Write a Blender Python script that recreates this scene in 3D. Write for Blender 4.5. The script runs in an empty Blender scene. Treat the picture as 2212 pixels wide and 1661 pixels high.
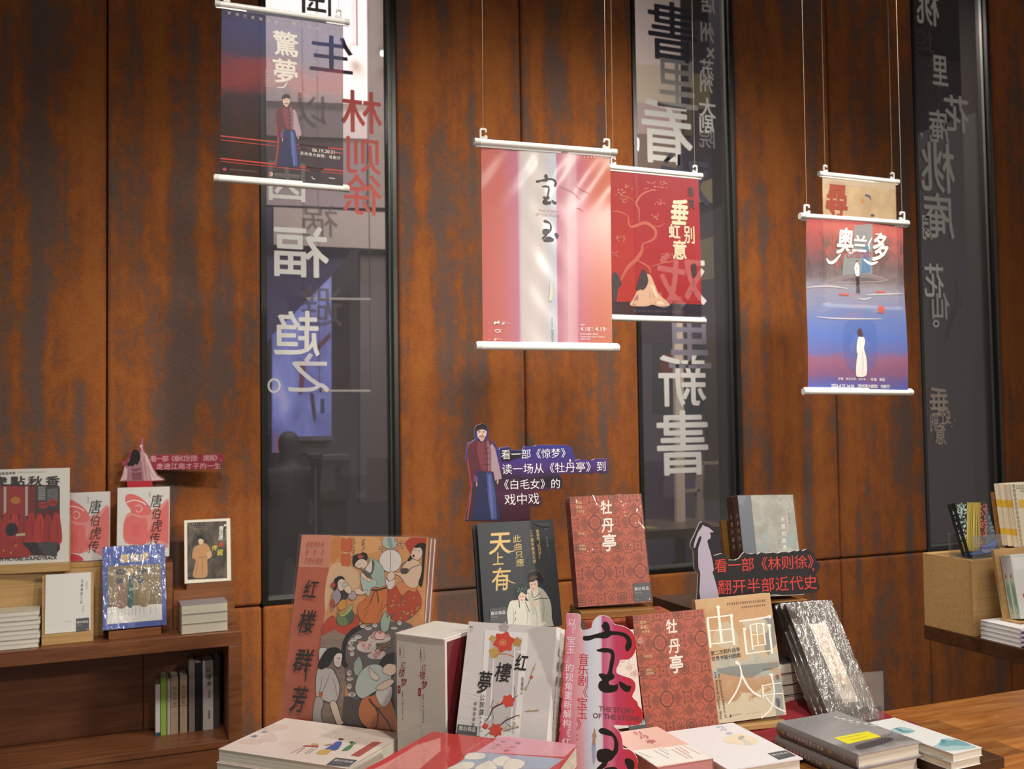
import bpy, math, random
import numpy as np
from mathutils import Vector, Matrix
random.seed(7)
S = bpy.context.scene
COL = S.collection

# ------------------------------------------------------------------ camera
YAW, PITCH, ROLL, FL = 0.381221467, 0.0401831983, -0.0146291379, 2099.36
CAM = np.array([0.0, -3.75275, 1.5])
cxp, cyp = 1106.0, 830.5
_f = np.array([math.sin(YAW)*math.cos(PITCH), math.cos(YAW)*math.cos(PITCH), math.sin(PITCH)])
_r = np.array([math.cos(YAW), -math.sin(YAW), 0.0]); _u = np.cross(_r, _f)
RT = _r*math.cos(ROLL)+_u*math.sin(ROLL); UP = -_r*math.sin(ROLL)+_u*math.cos(ROLL); FW = _f
cd = bpy.data.cameras.new('camera'); cam = bpy.data.objects.new('camera', cd); COL.objects.link(cam)
cam.matrix_world = Matrix(((RT[0], UP[0], -FW[0], CAM[0]), (RT[1], UP[1], -FW[1], CAM[1]), (RT[2], UP[2], -FW[2], CAM[2]), (0, 0, 0, 1)))
cd.sensor_width = 36; cd.lens = 36*FL/2212; cd.clip_start = .05
cd.dof.use_dof = True; cd.dof.focus_distance = 2.05; cd.dof.aperture_fstop = 6.3
S.camera = cam

# ------------------------------------------------------------------ world, lamps, exposure
S.view_settings.view_transform = 'Standard'; S.view_settings.look = 'None'
S.view_settings.gamma = 1; S.view_settings.use_curve_mapping = False
S.view_settings.exposure = 0.12
W = bpy.data.worlds.new('world'); S.world = W; W.use_nodes = True
W.node_tree.nodes['Background'].inputs[0].default_value = (1.0, .93, .85, 1)
W.node_tree.nodes['Background'].inputs[1].default_value = .37
def lamp(name, kind, loc, target, power, color=(1, .93, .84), size=.2, spot=60, blend=.8):
    d = bpy.data.lights.new(name, kind); d.energy = power; d.color = color
    if kind == 'AREA': d.shape = 'DISK'; d.size = size
    else: d.shadow_soft_size = size
    if kind == 'SPOT': d.spot_size = math.radians(spot); d.spot_blend = blend
    o = bpy.data.objects.new(name, d); COL.objects.link(o); o.location = loc
    o.rotation_euler = (Vector(target)-Vector(loc)).to_track_quat('-Z', 'Y').to_euler(); return o
lamp('downlight', 'SPOT', (.78, -3.3, 3.5), (.75, -1.95, .9), 135, size=.06, spot=62, blend=.9)
lamp('downlight', 'SPOT', (2.0, -3.0, 3.5), (1.35, -1.9, .9), 115, size=.06, spot=62, blend=.9)
lamp('downlight', 'SPOT', (0.45, -2.3, 3.5), (1.2, 0, 1.2), 100, size=.12, spot=80, blend=1)
lamp('downlight', 'SPOT', (1.95, -2.3, 3.5), (1.6, 0, 1.2), 135, size=.12, spot=80, blend=1)
lamp('downlight', 'SPOT', (2.6, -2.3, 3.5), (1.8, 0, 1.2), 120, size=.12, spot=80, blend=1)
lamp('downlight', 'SPOT', (3.35, -2.3, 3.5), (2.4, 0, 1.1), 120, size=.12, spot=80, blend=1)
lamp('downlight', 'SPOT', (-.3, -2.1, 3.5), (-.1, 0, .7), 68, size=.1, spot=70, blend=1)
lamp('downlight', 'SPOT', (1.9, -1.75, 3.5), (2.75, -1.3, 1.0), 70, size=.06, spot=60, blend=1)
lamp('downlight', 'SPOT', (.42, -1.6, 3.5), (2.6, -1.35, .95), 150, size=.06, spot=26, blend=1)
lamp('downlight', 'SPOT', (2.75, -5.6, 2.95), (1.0, -1.75, 1.2), 330, size=.1, spot=36, blend=.9)  # front fill spot added behind the camera, also glints on the pink poster
lamp('hall_fill', 'AREA', (1.6, 1.1, 3.2), (2.0, 3.3, 4.0), 75, color=(1, .94, .9), size=.6)  # unseen light added to brighten the pale boards high in the hall
lamp('hall_fill', 'AREA', (3.2, .5, 3.9), (3.3, 1.8, .7), 75, color=(1, .95, .85), size=.6)  # added fill for the bay behind the middle window
lamp('hall_fill', 'SPOT', (3.0, .4, 3.7), (3.12, 1.5, 1.35), 260, color=(1, .94, .88), size=.08, spot=44, blend=1)  # added spot that brightens the pale pillar
lamp('hall_fill', 'AREA', (1.3, 1.6, 5.2), (1.3, 2.4, 0), 150, color=(.84, .86, 1), size=1.0)  # added bluish fill that lifts the dark left window
lamp('hall_fill', 'AREA', (6.6, 1.4, 4.6), (6.8, 3.2, 1), 30, color=(1, .95, .92), size=1.0)  # added weak fill behind the right window

# ------------------------------------------------------------------ materials
MATS = {}
def lin(h):
    h = h.lstrip('#'); c = [int(h[i:i+2], 16)/255 for i in (0, 2, 4)]
    return tuple(x/12.92 if x <= .04045 else ((x+.055)/1.055)**2.4 for x in c)+(1,)
def newmat(name):
    m = bpy.data.materials.new(name); m.use_nodes = True; nt = m.node_tree
    return m, nt, nt.nodes, nt.links, nt.nodes['Principled BSDF']
def mat(h, rough=.45, metal=0, spec=.5):
    k = (h, rough, metal, spec)
    if k not in MATS:
        m, nt, N, L, B = newmat('paint_'+h.lstrip('#'))
        B.inputs['Base Color'].default_value = lin(h); B.inputs['Roughness'].default_value = rough
        B.inputs['Metallic'].default_value = metal; B.inputs['Specular IOR Level'].default_value = spec
        MATS[k] = m
    return MATS[k]
def emit(h, s):
    k = ('e', h, s)
    if k not in MATS:
        m, nt, N, L, B = newmat('glow_'+h.lstrip('#'))
        B.inputs['Base Color'].default_value = (0, 0, 0, 1); B.inputs['Emission Color'].default_value = lin(h); B.inputs['Emission Strength'].default_value = s
        MATS[k] = m
    return MATS[k]
def node(nt, t, **kw):
    n = nt.nodes.new(t)
    for k, v in kw.items():
        if k in n.inputs: n.inputs[k].default_value = v
        else: setattr(n, k, v)
    return n
def ramp(nt, src, stops, interp='LINEAR'):
    r = nt.nodes.new('ShaderNodeValToRGB'); e = r.color_ramp.elements; r.color_ramp.interpolation = interp
    while len(e) > 1: e.remove(e[-1])
    e[0].position = stops[0][0]; e[0].color = lin(stops[0][1])
    for p, c in stops[1:]:
        x = e.new(p); x.color = lin(c)
    nt.links.new(src, r.inputs[0]); return r.outputs[0]
def coords(nt, scale=(1, 1, 1), kind='Object', loc=(0, 0, 0)):
    t = nt.nodes.new('ShaderNodeTexCoord'); m = nt.nodes.new('ShaderNodeMapping')
    m.inputs['Scale'].default_value = scale; m.inputs['Location'].default_value = loc
    nt.links.new(t.outputs[kind], m.inputs[0]); return m.outputs[0]
def noise(nt, vec, scale=5, detail=4, rough=.55, dist=0):
    n = node(nt, 'ShaderNodeTexNoise', Scale=scale, Detail=detail, Roughness=rough, Distortion=dist)
    nt.links.new(vec, n.inputs['Vector']); return n.outputs['Fac']
def mathn(nt, op, a, b):
    n = nt.nodes.new('ShaderNodeMath'); n.operation = op
    for i, x in enumerate((a, b)):
        if hasattr(x, 'default_value') or hasattr(x, 'links'): nt.links.new(x, n.inputs[i])
        else: n.inputs[i].default_value = x
    return n.outputs[0]
def mixc(nt, fac, a, b, mode='MIX'):
    n = nt.nodes.new('ShaderNodeMix'); n.data_type = 'RGBA'; n.blend_type = mode
    for i, x in ((0, fac), (6, a), (7, b)):
        if isinstance(x, str): n.inputs[i].default_value = lin(x)
        elif isinstance(x, (int, float)): n.inputs[i].default_value = x
        else: nt.links.new(x, n.inputs[i])
    return n.outputs[2]
def bump(nt, B, h, strength=.3, dist=.002):
    b = node(nt, 'ShaderNodeBump', Strength=strength, Distance=dist)
    nt.links.new(h, b.inputs['Height']); nt.links.new(b.outputs[0], B.inputs['Normal'])

def rust_fabric():
    m, nt, N, L, B = newmat('rust_print_fabric')
    colm = noise(nt, coords(nt, (8, 8, .22)), 1.2, 3, .55)
    big = noise(nt, coords(nt, (3.6, 3.6, 1.0)), 1.5, 9, .62, .3)
    mid = noise(nt, coords(nt, (12, 12, 7), 'Object', (3, 1, 7)), 1.6, 9, .75, .2)
    fine = noise(nt, coords(nt, (60, 60, 90)), 1.5, 6, .7)
    thread = noise(nt, coords(nt, (18, 18, 190), 'Object'), 2.0, 5, .65)
    weave = noise(nt, coords(nt, (260, 260, 200), 'Object'), 1.0, 2, .5)
    f = mathn(nt, 'ADD', mathn(nt, 'ADD', mathn(nt, 'MULTIPLY', colm, .34), mathn(nt, 'MULTIPLY', big, .38)), mathn(nt, 'MULTIPLY', mid, .28))
    f = mathn(nt, 'ADD', f, mathn(nt, 'ADD', mathn(nt, 'MULTIPLY', mathn(nt, 'SUBTRACT', thread, .5), .13), mathn(nt, 'MULTIPLY', mathn(nt, 'SUBTRACT', fine, .5), .16)))
    c = ramp(nt, f, [(.38, '#b16e37'), (.46, '#ab6636'), (.50, '#9c5c34'), (.53, '#855c46'), (.56, '#745d53'), (.72, '#6a5953')])
    red = noise(nt, coords(nt, (5, 5, 1.2), 'Object', (9, 2, 4)), 1.2, 5, .6)
    c = mixc(nt, ramp(nt, red, [(.5, '#000000'), (.75, '#707070')]), c, '#8a4c29')
    c = mixc(nt, .38, c, ramp(nt, thread, [(.3, '#606060'), (.7, '#c4c4c4')]), 'OVERLAY')
    c = mixc(nt, .35, c, ramp(nt, weave, [(.3, '#606060'), (.7, '#c0c0c0')]), 'OVERLAY')
    L.new(c, B.inputs['Base Color']); B.inputs['Roughness'].default_value = .9; B.inputs['Specular IOR Level'].default_value = .12
    bump(nt, B, mathn(nt, 'ADD', thread, mathn(nt, 'MULTIPLY', weave, .5)), .3, .002)
    return m
def wood(name, c1, c2, c3, scale=(3, 40, 40), rough=.4, planks=None):
    m, nt, N, L, B = newmat(name)
    v = coords(nt, scale); g = noise(nt, v, 1.3, 6, .6, .6)
    c = ramp(nt, g, [(.25, c1), (.5, c2), (.78, c3)])
    if planks:
        br = node(nt, 'ShaderNodeTexBrick', Scale=1.0); br.offset = .37
        br.inputs['Brick Width'].default_value = planks[0]; br.inputs['Row Height'].default_value = planks[1]; br.inputs['Mortar Size'].default_value = .0006
        br.inputs['Color1'].default_value = (.25, .25, .25, 1); br.inputs['Color2'].default_value = (.95, .95, .95, 1); br.inputs['Mortar'].default_value = (.1, .1, .1, 1)
        L.new(coords(nt, (1, 1, 1)), br.inputs['Vector'])
        c = mixc(nt, .7, c, br.outputs['Color'], 'OVERLAY')
    L.new(c, B.inputs['Base Color']); B.inputs['Roughness'].default_value = rough
    bump(nt, B, g, .08, .001); return m
def paper_edges():
    m, nt, N, L, B = newmat('page_edges')
    g = noise(nt, coords(nt, (3, 900, 3)), 1.5, 2, .5)
    L.new(ramp(nt, g, [(.3, '#c9c1ad'), (.6, '#e6dfd0'), (.8, '#efe9dc')]), B.inputs['Base Color']); B.inputs['Roughness'].default_value = .8
    return m
def wrap_mat(name='clear_shrink_wrap', scale=34, strength=.5, base=.05, rough=.07, cap=.14):
    m, nt, N, L, B = newmat(name); nt.nodes.remove(B)
    tr = nt.nodes.new('ShaderNodeBsdfTransparent'); gl = node(nt, 'ShaderNodeBsdfGlossy', Roughness=rough)
    fr = node(nt, 'ShaderNodeFresnel', IOR=1.38)
    bm = node(nt, 'ShaderNodeBump', Strength=strength, Distance=.006)
    n1 = noise(nt, coords(nt, (1, 1, .45)), scale, 3, .55, 1.2)
    L.new(n1, bm.inputs['Height']); L.new(bm.outputs[0], gl.inputs['Normal']); L.new(bm.outputs[0], fr.inputs['Normal'])
    mx = nt.nodes.new('ShaderNodeMixShader'); L.new(mathn(nt, 'MINIMUM', mathn(nt, 'ADD', fr.outputs[0], base), cap), mx.inputs[0])
    L.new(tr.outputs[0], mx.inputs[1]); L.new(gl.outputs[0], mx.inputs[2])
    L.new(mx.outputs[0], nt.nodes['Material Output'].inputs[0]); return m
def clear_mat(name, tint='#ffffff', base=.03, rough=.02, milky=0):
    m, nt, N, L, B = newmat(name); nt.nodes.remove(B)
    tr = nt.nodes.new('ShaderNodeBsdfTransparent'); tr.inputs[0].default_value = lin(tint)
    gl = node(nt, 'ShaderNodeBsdfGlossy', Roughness=rough); fr = node(nt, 'ShaderNodeFresnel', IOR=1.45)
    mx = nt.nodes.new('ShaderNodeMixShader'); L.new(mathn(nt, 'MINIMUM', mathn(nt, 'ADD', fr.outputs[0], base), .1), mx.inputs[0])
    L.new(tr.outputs[0], mx.inputs[1]); L.new(gl.outputs[0], mx.inputs[2]); out = mx.outputs[0]
    if milky:
        df = nt.nodes.new('ShaderNodeBsdfDiffuse'); m2 = nt.nodes.new('ShaderNodeMixShader'); m2.inputs[0].default_value = milky
        L.new(out, m2.inputs[1]); L.new(df.outputs[0], m2.inputs[2]); out = m2.outputs[0]
    L.new(out, nt.nodes['Material Output'].inputs[0]); return m
def film_mat(name, colfn, alpha=.85, rough=.25, spec=.5):
    m, nt, N, L, B = newmat(name); c = colfn(nt)
    L.new(c, B.inputs['Base Color']) if not isinstance(c, str) else setattr(B.inputs['Base Color'], 'default_value', lin(c))
    B.inputs['Roughness'].default_value = rough; B.inputs['Alpha'].default_value = alpha
    B.inputs['Specular IOR Level'].default_value = spec
    return m
def alpha_mat(h, a, rough=.6):
    k = ('a', h, a)
    if k not in MATS:
        m, nt, N, L, B = newmat('veil_'+h.lstrip('#')); B.inputs['Base Color'].default_value = lin(h); B.inputs['Alpha'].default_value = a; B.inputs['Roughness'].default_value = rough
        MATS[k] = m
    return MATS[k]
RUST = rust_fabric(); PAGES = paper_edges(); WRAP = wrap_mat(); WRAP_FINE = wrap_mat('crinkled_wrap', 62, 1.0, .13, .2, .4); WRAP_MID = wrap_mat('rippled_wrap', 48, .8, .08, .12, .26); WRAP_SOFT = wrap_mat('smooth_wrap', 16, .25, .02, .05)
GLASS = clear_mat('window_glass', '#dcd6d4', .0, .02, .034); ACRYL = clear_mat('clear_acrylic', '#f2f2f0', .03, .03, .07)
CAB = wood('reddish_veneer', '#5e3820', '#734529', '#855432', (4, 40, 40), .38)
BEECH = wood('pale_bamboo_wood', '#a8824e', '#b99360', '#c7a26e', (3, 90, 90), .5)
OAK = wood('mid_oak_wood', '#7a5126', '#8f6434', '#a07541', (3, 70, 70), .45)
BROWNW = wood('brown_stand_wood', '#6d4022', '#7f4d2a', '#8f5a34', (3, 60, 60), .45)
DARKW = wood('dark_walnut', '#3a2416', '#4a2e1c', '#593a24', (3, 40, 40), .4)
BUTCHER = wood('butcher_block', '#84491f', '#a5662f', '#c38a49', (5, 34, 34), .32, (.55, .075))
WHITE = mat('#efece6', .5); ROD = mat('#f2f1ea', .3)
BLACKM = mat('#15120f', .35)

# ------------------------------------------------------------------ object helpers
def tag(o, label=None, cat=None, group=None, kind=None):
    if label: o['label'] = label
    if cat: o['category'] = cat
    if group: o['group'] = group
    if kind: o['kind'] = kind
    return o
def empty(name, M=None, loc=None):
    o = bpy.data.objects.new(name, None); COL.objects.link(o); o.empty_display_size = .05
    if M is not None: o.matrix_world = M
    if loc is not None: o.location = loc
    return o
def copy_tree(o, parent=None):
    c = o.copy(); COL.objects.link(c)
    if parent is not None: c.parent = parent
    for ch in list(o.children): copy_tree(ch, c)
    return c
class MB:
    def __init__(s): s.v = []; s.f = []; s.m = []; s.mats = []; s.sm = []
    def mi(s, m):
        if m not in s.mats: s.mats.append(m)
        return s.mats.index(m)
    def face(s, pts, m, smooth=False):
        b = len(s.v); s.v += [tuple(p) for p in pts]; s.f.append(tuple(range(b, b+len(pts)))); s.m.append(s.mi(m)); s.sm.append(smooth)
    def mesh(s, vs, fs, m, smooth=False):
        b = len(s.v); s.v += [tuple(p) for p in vs]; k = s.mi(m)
        for f in fs: s.f.append(tuple(b+i for i in f)); s.m.append(k); s.sm.append(smooth)
    def box(s, x0, x1, y0, y1, z0, z1, m, front=None):
        vs = [(x, y, z) for x in (x0, x1) for y in (y0, y1) for z in (z0, z1)]
        fs = [(0, 1, 3, 2), (4, 6, 7, 5), (0, 4, 5, 1), (2, 3, 7, 6), (0, 2, 6, 4), (1, 5, 7, 3)]
        s.mesh(vs, fs, m)
        if front: s.m[-4] = s.mi(front)
        return s
    def prism(s, pts, y0, y1, m, side=None):           # outline in (x,z), front face at y0
        n = len(pts); a = sum(pts[i][0]*pts[(i+1) % n][1]-pts[(i+1) % n][0]*pts[i][1] for i in range(n))
        if a < 0: pts = pts[::-1]
        s.face([(x, y0, z) for x, z in pts], m); s.face([(x, y1, z) for x, z in pts[::-1]], side or m)
        for i in range(n):
            (xa, za), (xb, zb) = pts[i], pts[(i+1) % n]
            s.face([(xb, y0, zb), (xa, y0, za), (xa, y1, za), (xb, y1, zb)], side or m)
        return s
    def tube(s, p0, p1, r, m, n=12, r1=None, caps=True):
        p0, p1 = Vector(p0), Vector(p1); d = (p1-p0).normalized(); a = d.orthogonal().normalized(); b = d.cross(a); r1 = r if r1 is None else r1
        A = [p0+(a*math.cos(t)+b*math.sin(t))*r for t in [2*math.pi*i/n for i in range(n)]]
        Bv = [p1+(a*math.cos(t)+b*math.sin(t))*r1 for t in [2*math.pi*i/n for i in range(n)]]
        s.mesh(A+Bv, [(i, (i+1) % n, n+(i+1) % n, n+i) for i in range(n)], m, True)
        if caps: s.face(A[::-1], m); s.face(Bv, m)
        return s
    def build(s, name, parent=None, bevel=0, seg=2, M=None):
        me = bpy.data.meshes.new(name); me.from_pydata(s.v, [], s.f)
        for m in s.mats: me.materials.append(m)
        me.polygons.foreach_set('material_index', s.m); me.polygons.foreach_set('use_smooth', s.sm); me.update()
        o = bpy.data.objects.new(name, me); COL.objects.link(o)
        if parent is not None: o.parent = parent
        if M is not None: o.matrix_world = M
        if bevel:
            b = o.modifiers.new('bevel', 'BEVEL'); b.width = bevel; b.segments = seg; b.limit_method = 'ANGLE'; b.angle_limit = math.radians(40)
        return o

# ------------------------------------------------------------------ poses: a plane's own frame (x right, y back, z up) and where the photo's points fall on it
def axes(a, t, r):
    e1 = np.array([math.cos(a), math.sin(a), 0]); b = np.array([-math.sin(a), math.cos(a), 0]); e2 = np.array([0, 0, 1.])*math.cos(t)+b*math.sin(t)
    return e1*math.cos(r)+e2*math.sin(r), -e1*math.sin(r)+e2*math.cos(r)
def ray(x, y):
    d = FW*FL+RT*(x-cxp)-UP*(y-cyp); return d/np.linalg.norm(d)
def at_y(x, y, Y): d = ray(x, y); return CAM+d*((Y-CAM[1])/d[1])
def at_z(x, y, Z): d = ray(x, y); return CAM+d*((Z-CAM[2])/d[2])
class Pose:
    def __init__(s, pos, e1, e2, W=0, H=0):
        s.p = np.array(pos, float); s.e1 = np.array(e1, float); s.e2 = np.array(e2, float); s.b = np.cross(s.e2, s.e1); s.W = W; s.H = H
        s.A = np.array([s.e1, s.b, s.e2])
    @property
    def M(s): return Matrix([[s.e1[i], s.b[i], s.e2[i], s.p[i]] for i in range(3)]+[[0, 0, 0, 1]])
    def local(s, x, y, o=(0, 0, 0), n=(0, -1, 0)):     # photo point -> local point on the local plane (o,n)
        c = s.A@(CAM-s.p); d = s.A@ray(x, y); o = np.array(o, float); n = np.array(n, float)
        return c+d*(((o-c)@n)/(d@n))
def upright(t): return Pose(t[:3], *axes(*t[3:6]), t[6], t[7])
def flat(pos, ang, W, H): return Pose(pos, (math.cos(ang), math.sin(ang), 0), (-math.sin(ang), math.cos(ang), 0), W, H)

# ------------------------------------------------------------------ lettering
GL = {}
def glyph(t, bold=0):
    k = (t, round(bold, 3))
    if k not in GL:
        c = bpy.data.curves.new('lettering', 'FONT'); c.body = t; c.resolution_u = 3
        o = bpy.data.objects.new('lettering', c); COL.objects.link(o)
        dg = bpy.context.evaluated_depsgraph_get(); e = o.evaluated_get(dg); me = e.to_mesh()
        V = [(v.co.x, v.co.y) for v in me.vertices]; F = [tuple(p.vertices) for p in me.polygons]; n = len(V); d = max(bold, 0)
        offs = [(0, 0)] if d < .003 else [(d*math.cos(q), d*math.sin(q)) for q in (.4, 1.97, 3.54, 5.11)]
        GL[k] = ([(x+a, y+b, j*.000012) for j, (a, b) in enumerate(offs) for x, y in V], [tuple(i+n*j for i in f) for j in range(len(offs)) for f in F])
        e.to_mesh_clear(); bpy.data.objects.remove(o); bpy.data.curves.remove(c)
    return GL[k]
def catmull(P, closed, n=5):
    P = [np.array(p, float) for p in P]; N = len(P); out = []
    for i in range(N if closed else N-1):
        if closed: a, b, c, d = P[i-1], P[i], P[(i+1) % N], P[(i+2) % N]
        else: a, b, c, d = P[max(i-1, 0)], P[i], P[i+1], P[min(i+2, N-1)]
        for k in range(n):
            t = k/n; out.append(.5*(2*b+(c-a)*t+(2*a-5*b+4*c-d)*t*t+(3*b-a-3*c+d)*t**3))
    if not closed: out.append(P[-1])
    return out
class Art:                                             # flat print on one face of a thing; points are read off the photo (crop = origin and scale of a close-up)
    def __init__(s, mb, pose, o=(0, 0, 0), ax=(1, 0, 0), az=(0, 0, 1), crop=(0, 0, 1), warp=None, rough=.45):
        s.mb = mb; s.pose = pose; s.o = np.array(o, float); s.ax = np.array(ax, float); s.az = np.array(az, float)
        s.n = np.cross(s.ax, s.az); s.crop = crop; s.k = 4; s.warp = warp; s.rough = rough; s.step = .000015; s.clip = None; s.cyc = None
    def L(s, p):
        q = s.pose.local(s.crop[0]+p[0]/s.crop[2], s.crop[1]+p[1]/s.crop[2], s.o, s.n)-s.o
        return np.array([q@s.ax, q@s.az])
    def col(s, c): return mat(c, s.rough) if isinstance(c, str) else c
    def put(s, pts, fs, c):
        if s.cyc: s.cyc[2] += 1; s.k = s.cyc[0]+s.cyc[2] % s.cyc[1]
        else: s.k += 1
        h = s.k*s.step; out = []
        for p in pts:
            x, z = p[0], p[1]; e = p[2] if len(p) > 2 else 0
            if s.clip: x = min(max(x, s.clip[0]), s.clip[1]); z = min(max(z, s.clip[2]), s.clip[3])
            q = s.o+s.ax*x+s.az*z+s.n*(h+e+(s.warp(x, z) if s.warp else 0)); out.append(q)
        s.mb.mesh(out, fs, s.col(c))
    def loop(s, n=14): s.cyc = [s.k, n, 0]
    def done(s): s.k = s.cyc[0]+s.cyc[1]; s.cyc = None
    def polyL(s, c, pts): s.put(pts, [tuple(range(len(pts)))], c)
    def rectL(s, c, x0, x1, z0, z1): s.polyL(c, [(x0, z0), (x1, z0), (x1, z1), (x0, z1)])
    def poly(s, c, pts): s.polyL(c, [s.L(p) for p in pts])
    def blob(s, c, pts, n=4): s.polyL(c, catmull([s.L(p) for p in pts], True, n))
    def ell(s, c, cx, cy, rx, ry, n=18): s.polyL(c, [s.L((cx+rx*math.cos(2*math.pi*i/n), cy-ry*math.sin(2*math.pi*i/n))) for i in range(n)])
    def lineL(s, c, w, P, closed=False, taper=False):
        P = [np.array(p, float) for p in P]; N = len(P); l = []; r = []
        for i in range(N):
            a = P[i-1] if (i or closed) else P[i]; b = P[(i+1) % N] if (i < N-1 or closed) else P[i]
            d = b-a; d = d/(np.linalg.norm(d)+1e-9); q = np.array([-d[1], d[0]])*w/2*((.25+.75*math.sin(math.pi*(i+.6)/(N+.2))) if taper else 1)
            l.append(P[i]+q); r.append(P[i]-q)
        m = N if closed else N-1
        s.put(l+r, [(i, N+i, N+(i+1) % N, (i+1) % N) for i in range(m)], c)
    def line(s, c, w, pts, smooth=True, closed=False, taper=False):
        Q = [s.L(p) for p in pts]; sc = np.linalg.norm(s.L((pts[0][0]+5, pts[0][1]))-Q[0])/5
        if smooth and len(Q) > 2: Q = catmull(Q, closed, 4)
        s.lineL(c, w*sc, Q, closed, taper)
    def glyphL(s, c, t, x, z, w, h, ux=(1, 0), bold=0, shear=0, mirror=False):
        V, F = glyph(t, bold); ux = np.array(ux, float); ux /= np.linalg.norm(ux); uz = np.array([-ux[1], ux[0]]); P = []
        for a, b, e in V:
            a -= .5; b -= .38; a = a+shear*b
            if mirror: a = -a
            q = np.array([x, z])+ux*a*w+uz*b*h; P.append((q[0], q[1], e))
        s.put(P, F, c)
        if bold >= .003: s.k += 4
    def txt(s, c, t, p0, p1=None, mode='h', k=.98, size=None, asp=1, bold=.012, shear=0, mirror=False):
        A = s.L(p0)
        if p1 is None or len(t) == 1:
            sz = np.linalg.norm(s.L((p0[0]+size/2, p0[1]))-s.L((p0[0]-size/2, p0[1])))
            for ch in t: s.glyphL(c, ch, A[0], A[1], sz*asp, sz, (1, 0), bold, shear, mirror)
            return
        Bq = s.L(p1); d = (Bq-A)/(len(t)-1); sp = np.linalg.norm(d); u = d/sp
        ux = u if mode == 'h' else np.array([-u[1], u[0]])
        if mode == 'h' and mirror: ux = -u
        k0 = s.k
        for i, ch in enumerate(t):
            if ch == ' ': continue
            s.k = k0; q = A+d*i; s.glyphL(c, ch, q[0], q[1], sp*k*asp if mode == 'v' else sp*k, sp*k if mode == 'v' else sp*k/asp, ux, bold, shear, mirror)
    def latin(s, c, t, p0, p1, hs=1, bold=0, shear=0):
        V, F = glyph(t, bold); xs = [v[0] for v in V]; x0, x1 = min(xs), max(xs); A, Bq = s.L(p0), s.L(p1); d = Bq-A; ln = np.linalg.norm(d); u = d/ln; w = np.array([-u[1], u[0]]); sc = ln/(x1-x0)
        s.put([(*(A+u*(a-x0+shear*b)*sc+w*b*sc*hs), e) for a, b, e in V], F, c); s.k += 4
    def dashes(s, c, p0, p1, n, h, fill=.7, seed=0):   # writing too small to read: short ticks
        rnd = random.Random(seed); A, Bq = s.L(p0), s.L(p1); d = (Bq-A)/n; u = d/np.linalg.norm(d); w = np.array([-u[1], u[0]])*h*np.linalg.norm(d)
        P = []; F = []
        for i in range(n):
            q = A+d*(i+.1); f = fill*rnd.uniform(.8, 1.1)
            for a, b in ((0, .1), (.5, .62), (.85, .98)):
                k = len(P); e = rnd.uniform(.0, .3); P += [q+d*f*e+w*a, q+d*f+w*a, q+d*f+w*b, q+d*f*e+w*b]; F.append((k, k+1, k+2, k+3))
            k = len(P); e = rnd.uniform(.2, .6); P += [q+d*f*e, q+d*f*(e+.16), q+d*f*(e+.16)+w, q+d*f*e+w]; F.append((k, k+1, k+2, k+3))
        s.put(P, F, c)
A_ = (0, 900, 2.182); B_ = (440, 0, 3.611); C_ = (540, 420, 3.461); D_ = (1000, 220, 2.966); E_ = (1350, 0, 2.769); F_ = (1350, 560, 2.373); G_ = (1700, 300, 2.769); H_ = (1930, 0, 1.567)
I_ = (980, 890, 3.691); J_ = (600, 1120, 3.461); K_ = (830, 1300, 4.6); L_ = (1180, 1290, 4.476); M_ = (1460, 1050, 4.746); N_ = (1480, 1260, 4.886); O_ = (1640, 1500, 3.867); P_ = (1960, 1020, 3.46)
Q_ = (0, 980, 3.777); S_ = (200, 920, 3.459); T_ = (440, 1520, 2.698); U_ = (540, 850, 3.461); V_ = (240, 1370, 5.707); W_ = (660, 1140, 5.537); X_ = (1340, 1520, 5.821)

# ------------------------------------------------------------------ shop shell
X0, PW, WW, SEAM = .4858, 1.62, .535, .832
MB().box(-3.5, 7, -6.5, 9, -.05, 0, wood('floor_boards', '#3c2a1c', '#4a3524', '#5a422d', (2, 20, 20), .35)).build('floor')['kind'] = 'structure'
MB().box(-3.5, 6.5, -6.5, .0, 4.0, 4.05, mat('#5a5048', .8)).build('ceiling')['kind'] = 'structure'
core = MB(); CM = mat('#1c1613', .8)
edges = [-3.5]+[v for k in range(3) for v in (X0+PW*k, X0+PW*k+WW)]+[6.5]
for i in range(0, len(edges), 2): core.box(edges[i], edges[i+1], .045, .2, SEAM, 4.0, CM)
core.box(-3.5, 6.5, .045, .2, 0, SEAM, CM); core.box(-3.5, 6.5, .045, .2, 4.0, 5, CM)
wall = core.build('wall_back'); wall['kind'] = 'structure'
half = [-.053+.0, X0, X0+WW, 1.566, X0+PW, X0+PW+WW, 3.186, X0+2*PW, X0+2*PW+WW, 4.806, 6.5]
def panel(x0, x1, z0, z1):
    g = .0022; MB().box(x0+g, x1-g, 0, .045, z0+g, z1-g, RUST).build('padded_panel', wall, .014, 4)
panel(-1.6, -.053, SEAM, 4.0); panel(-1.6, -.053, 0, SEAM)
for i in range(len(half)-1):
    if i not in (1, 4, 7): panel(half[i], half[i+1], SEAM, 4.0)
    panel(half[i], half[i+1], 0, SEAM)

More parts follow.
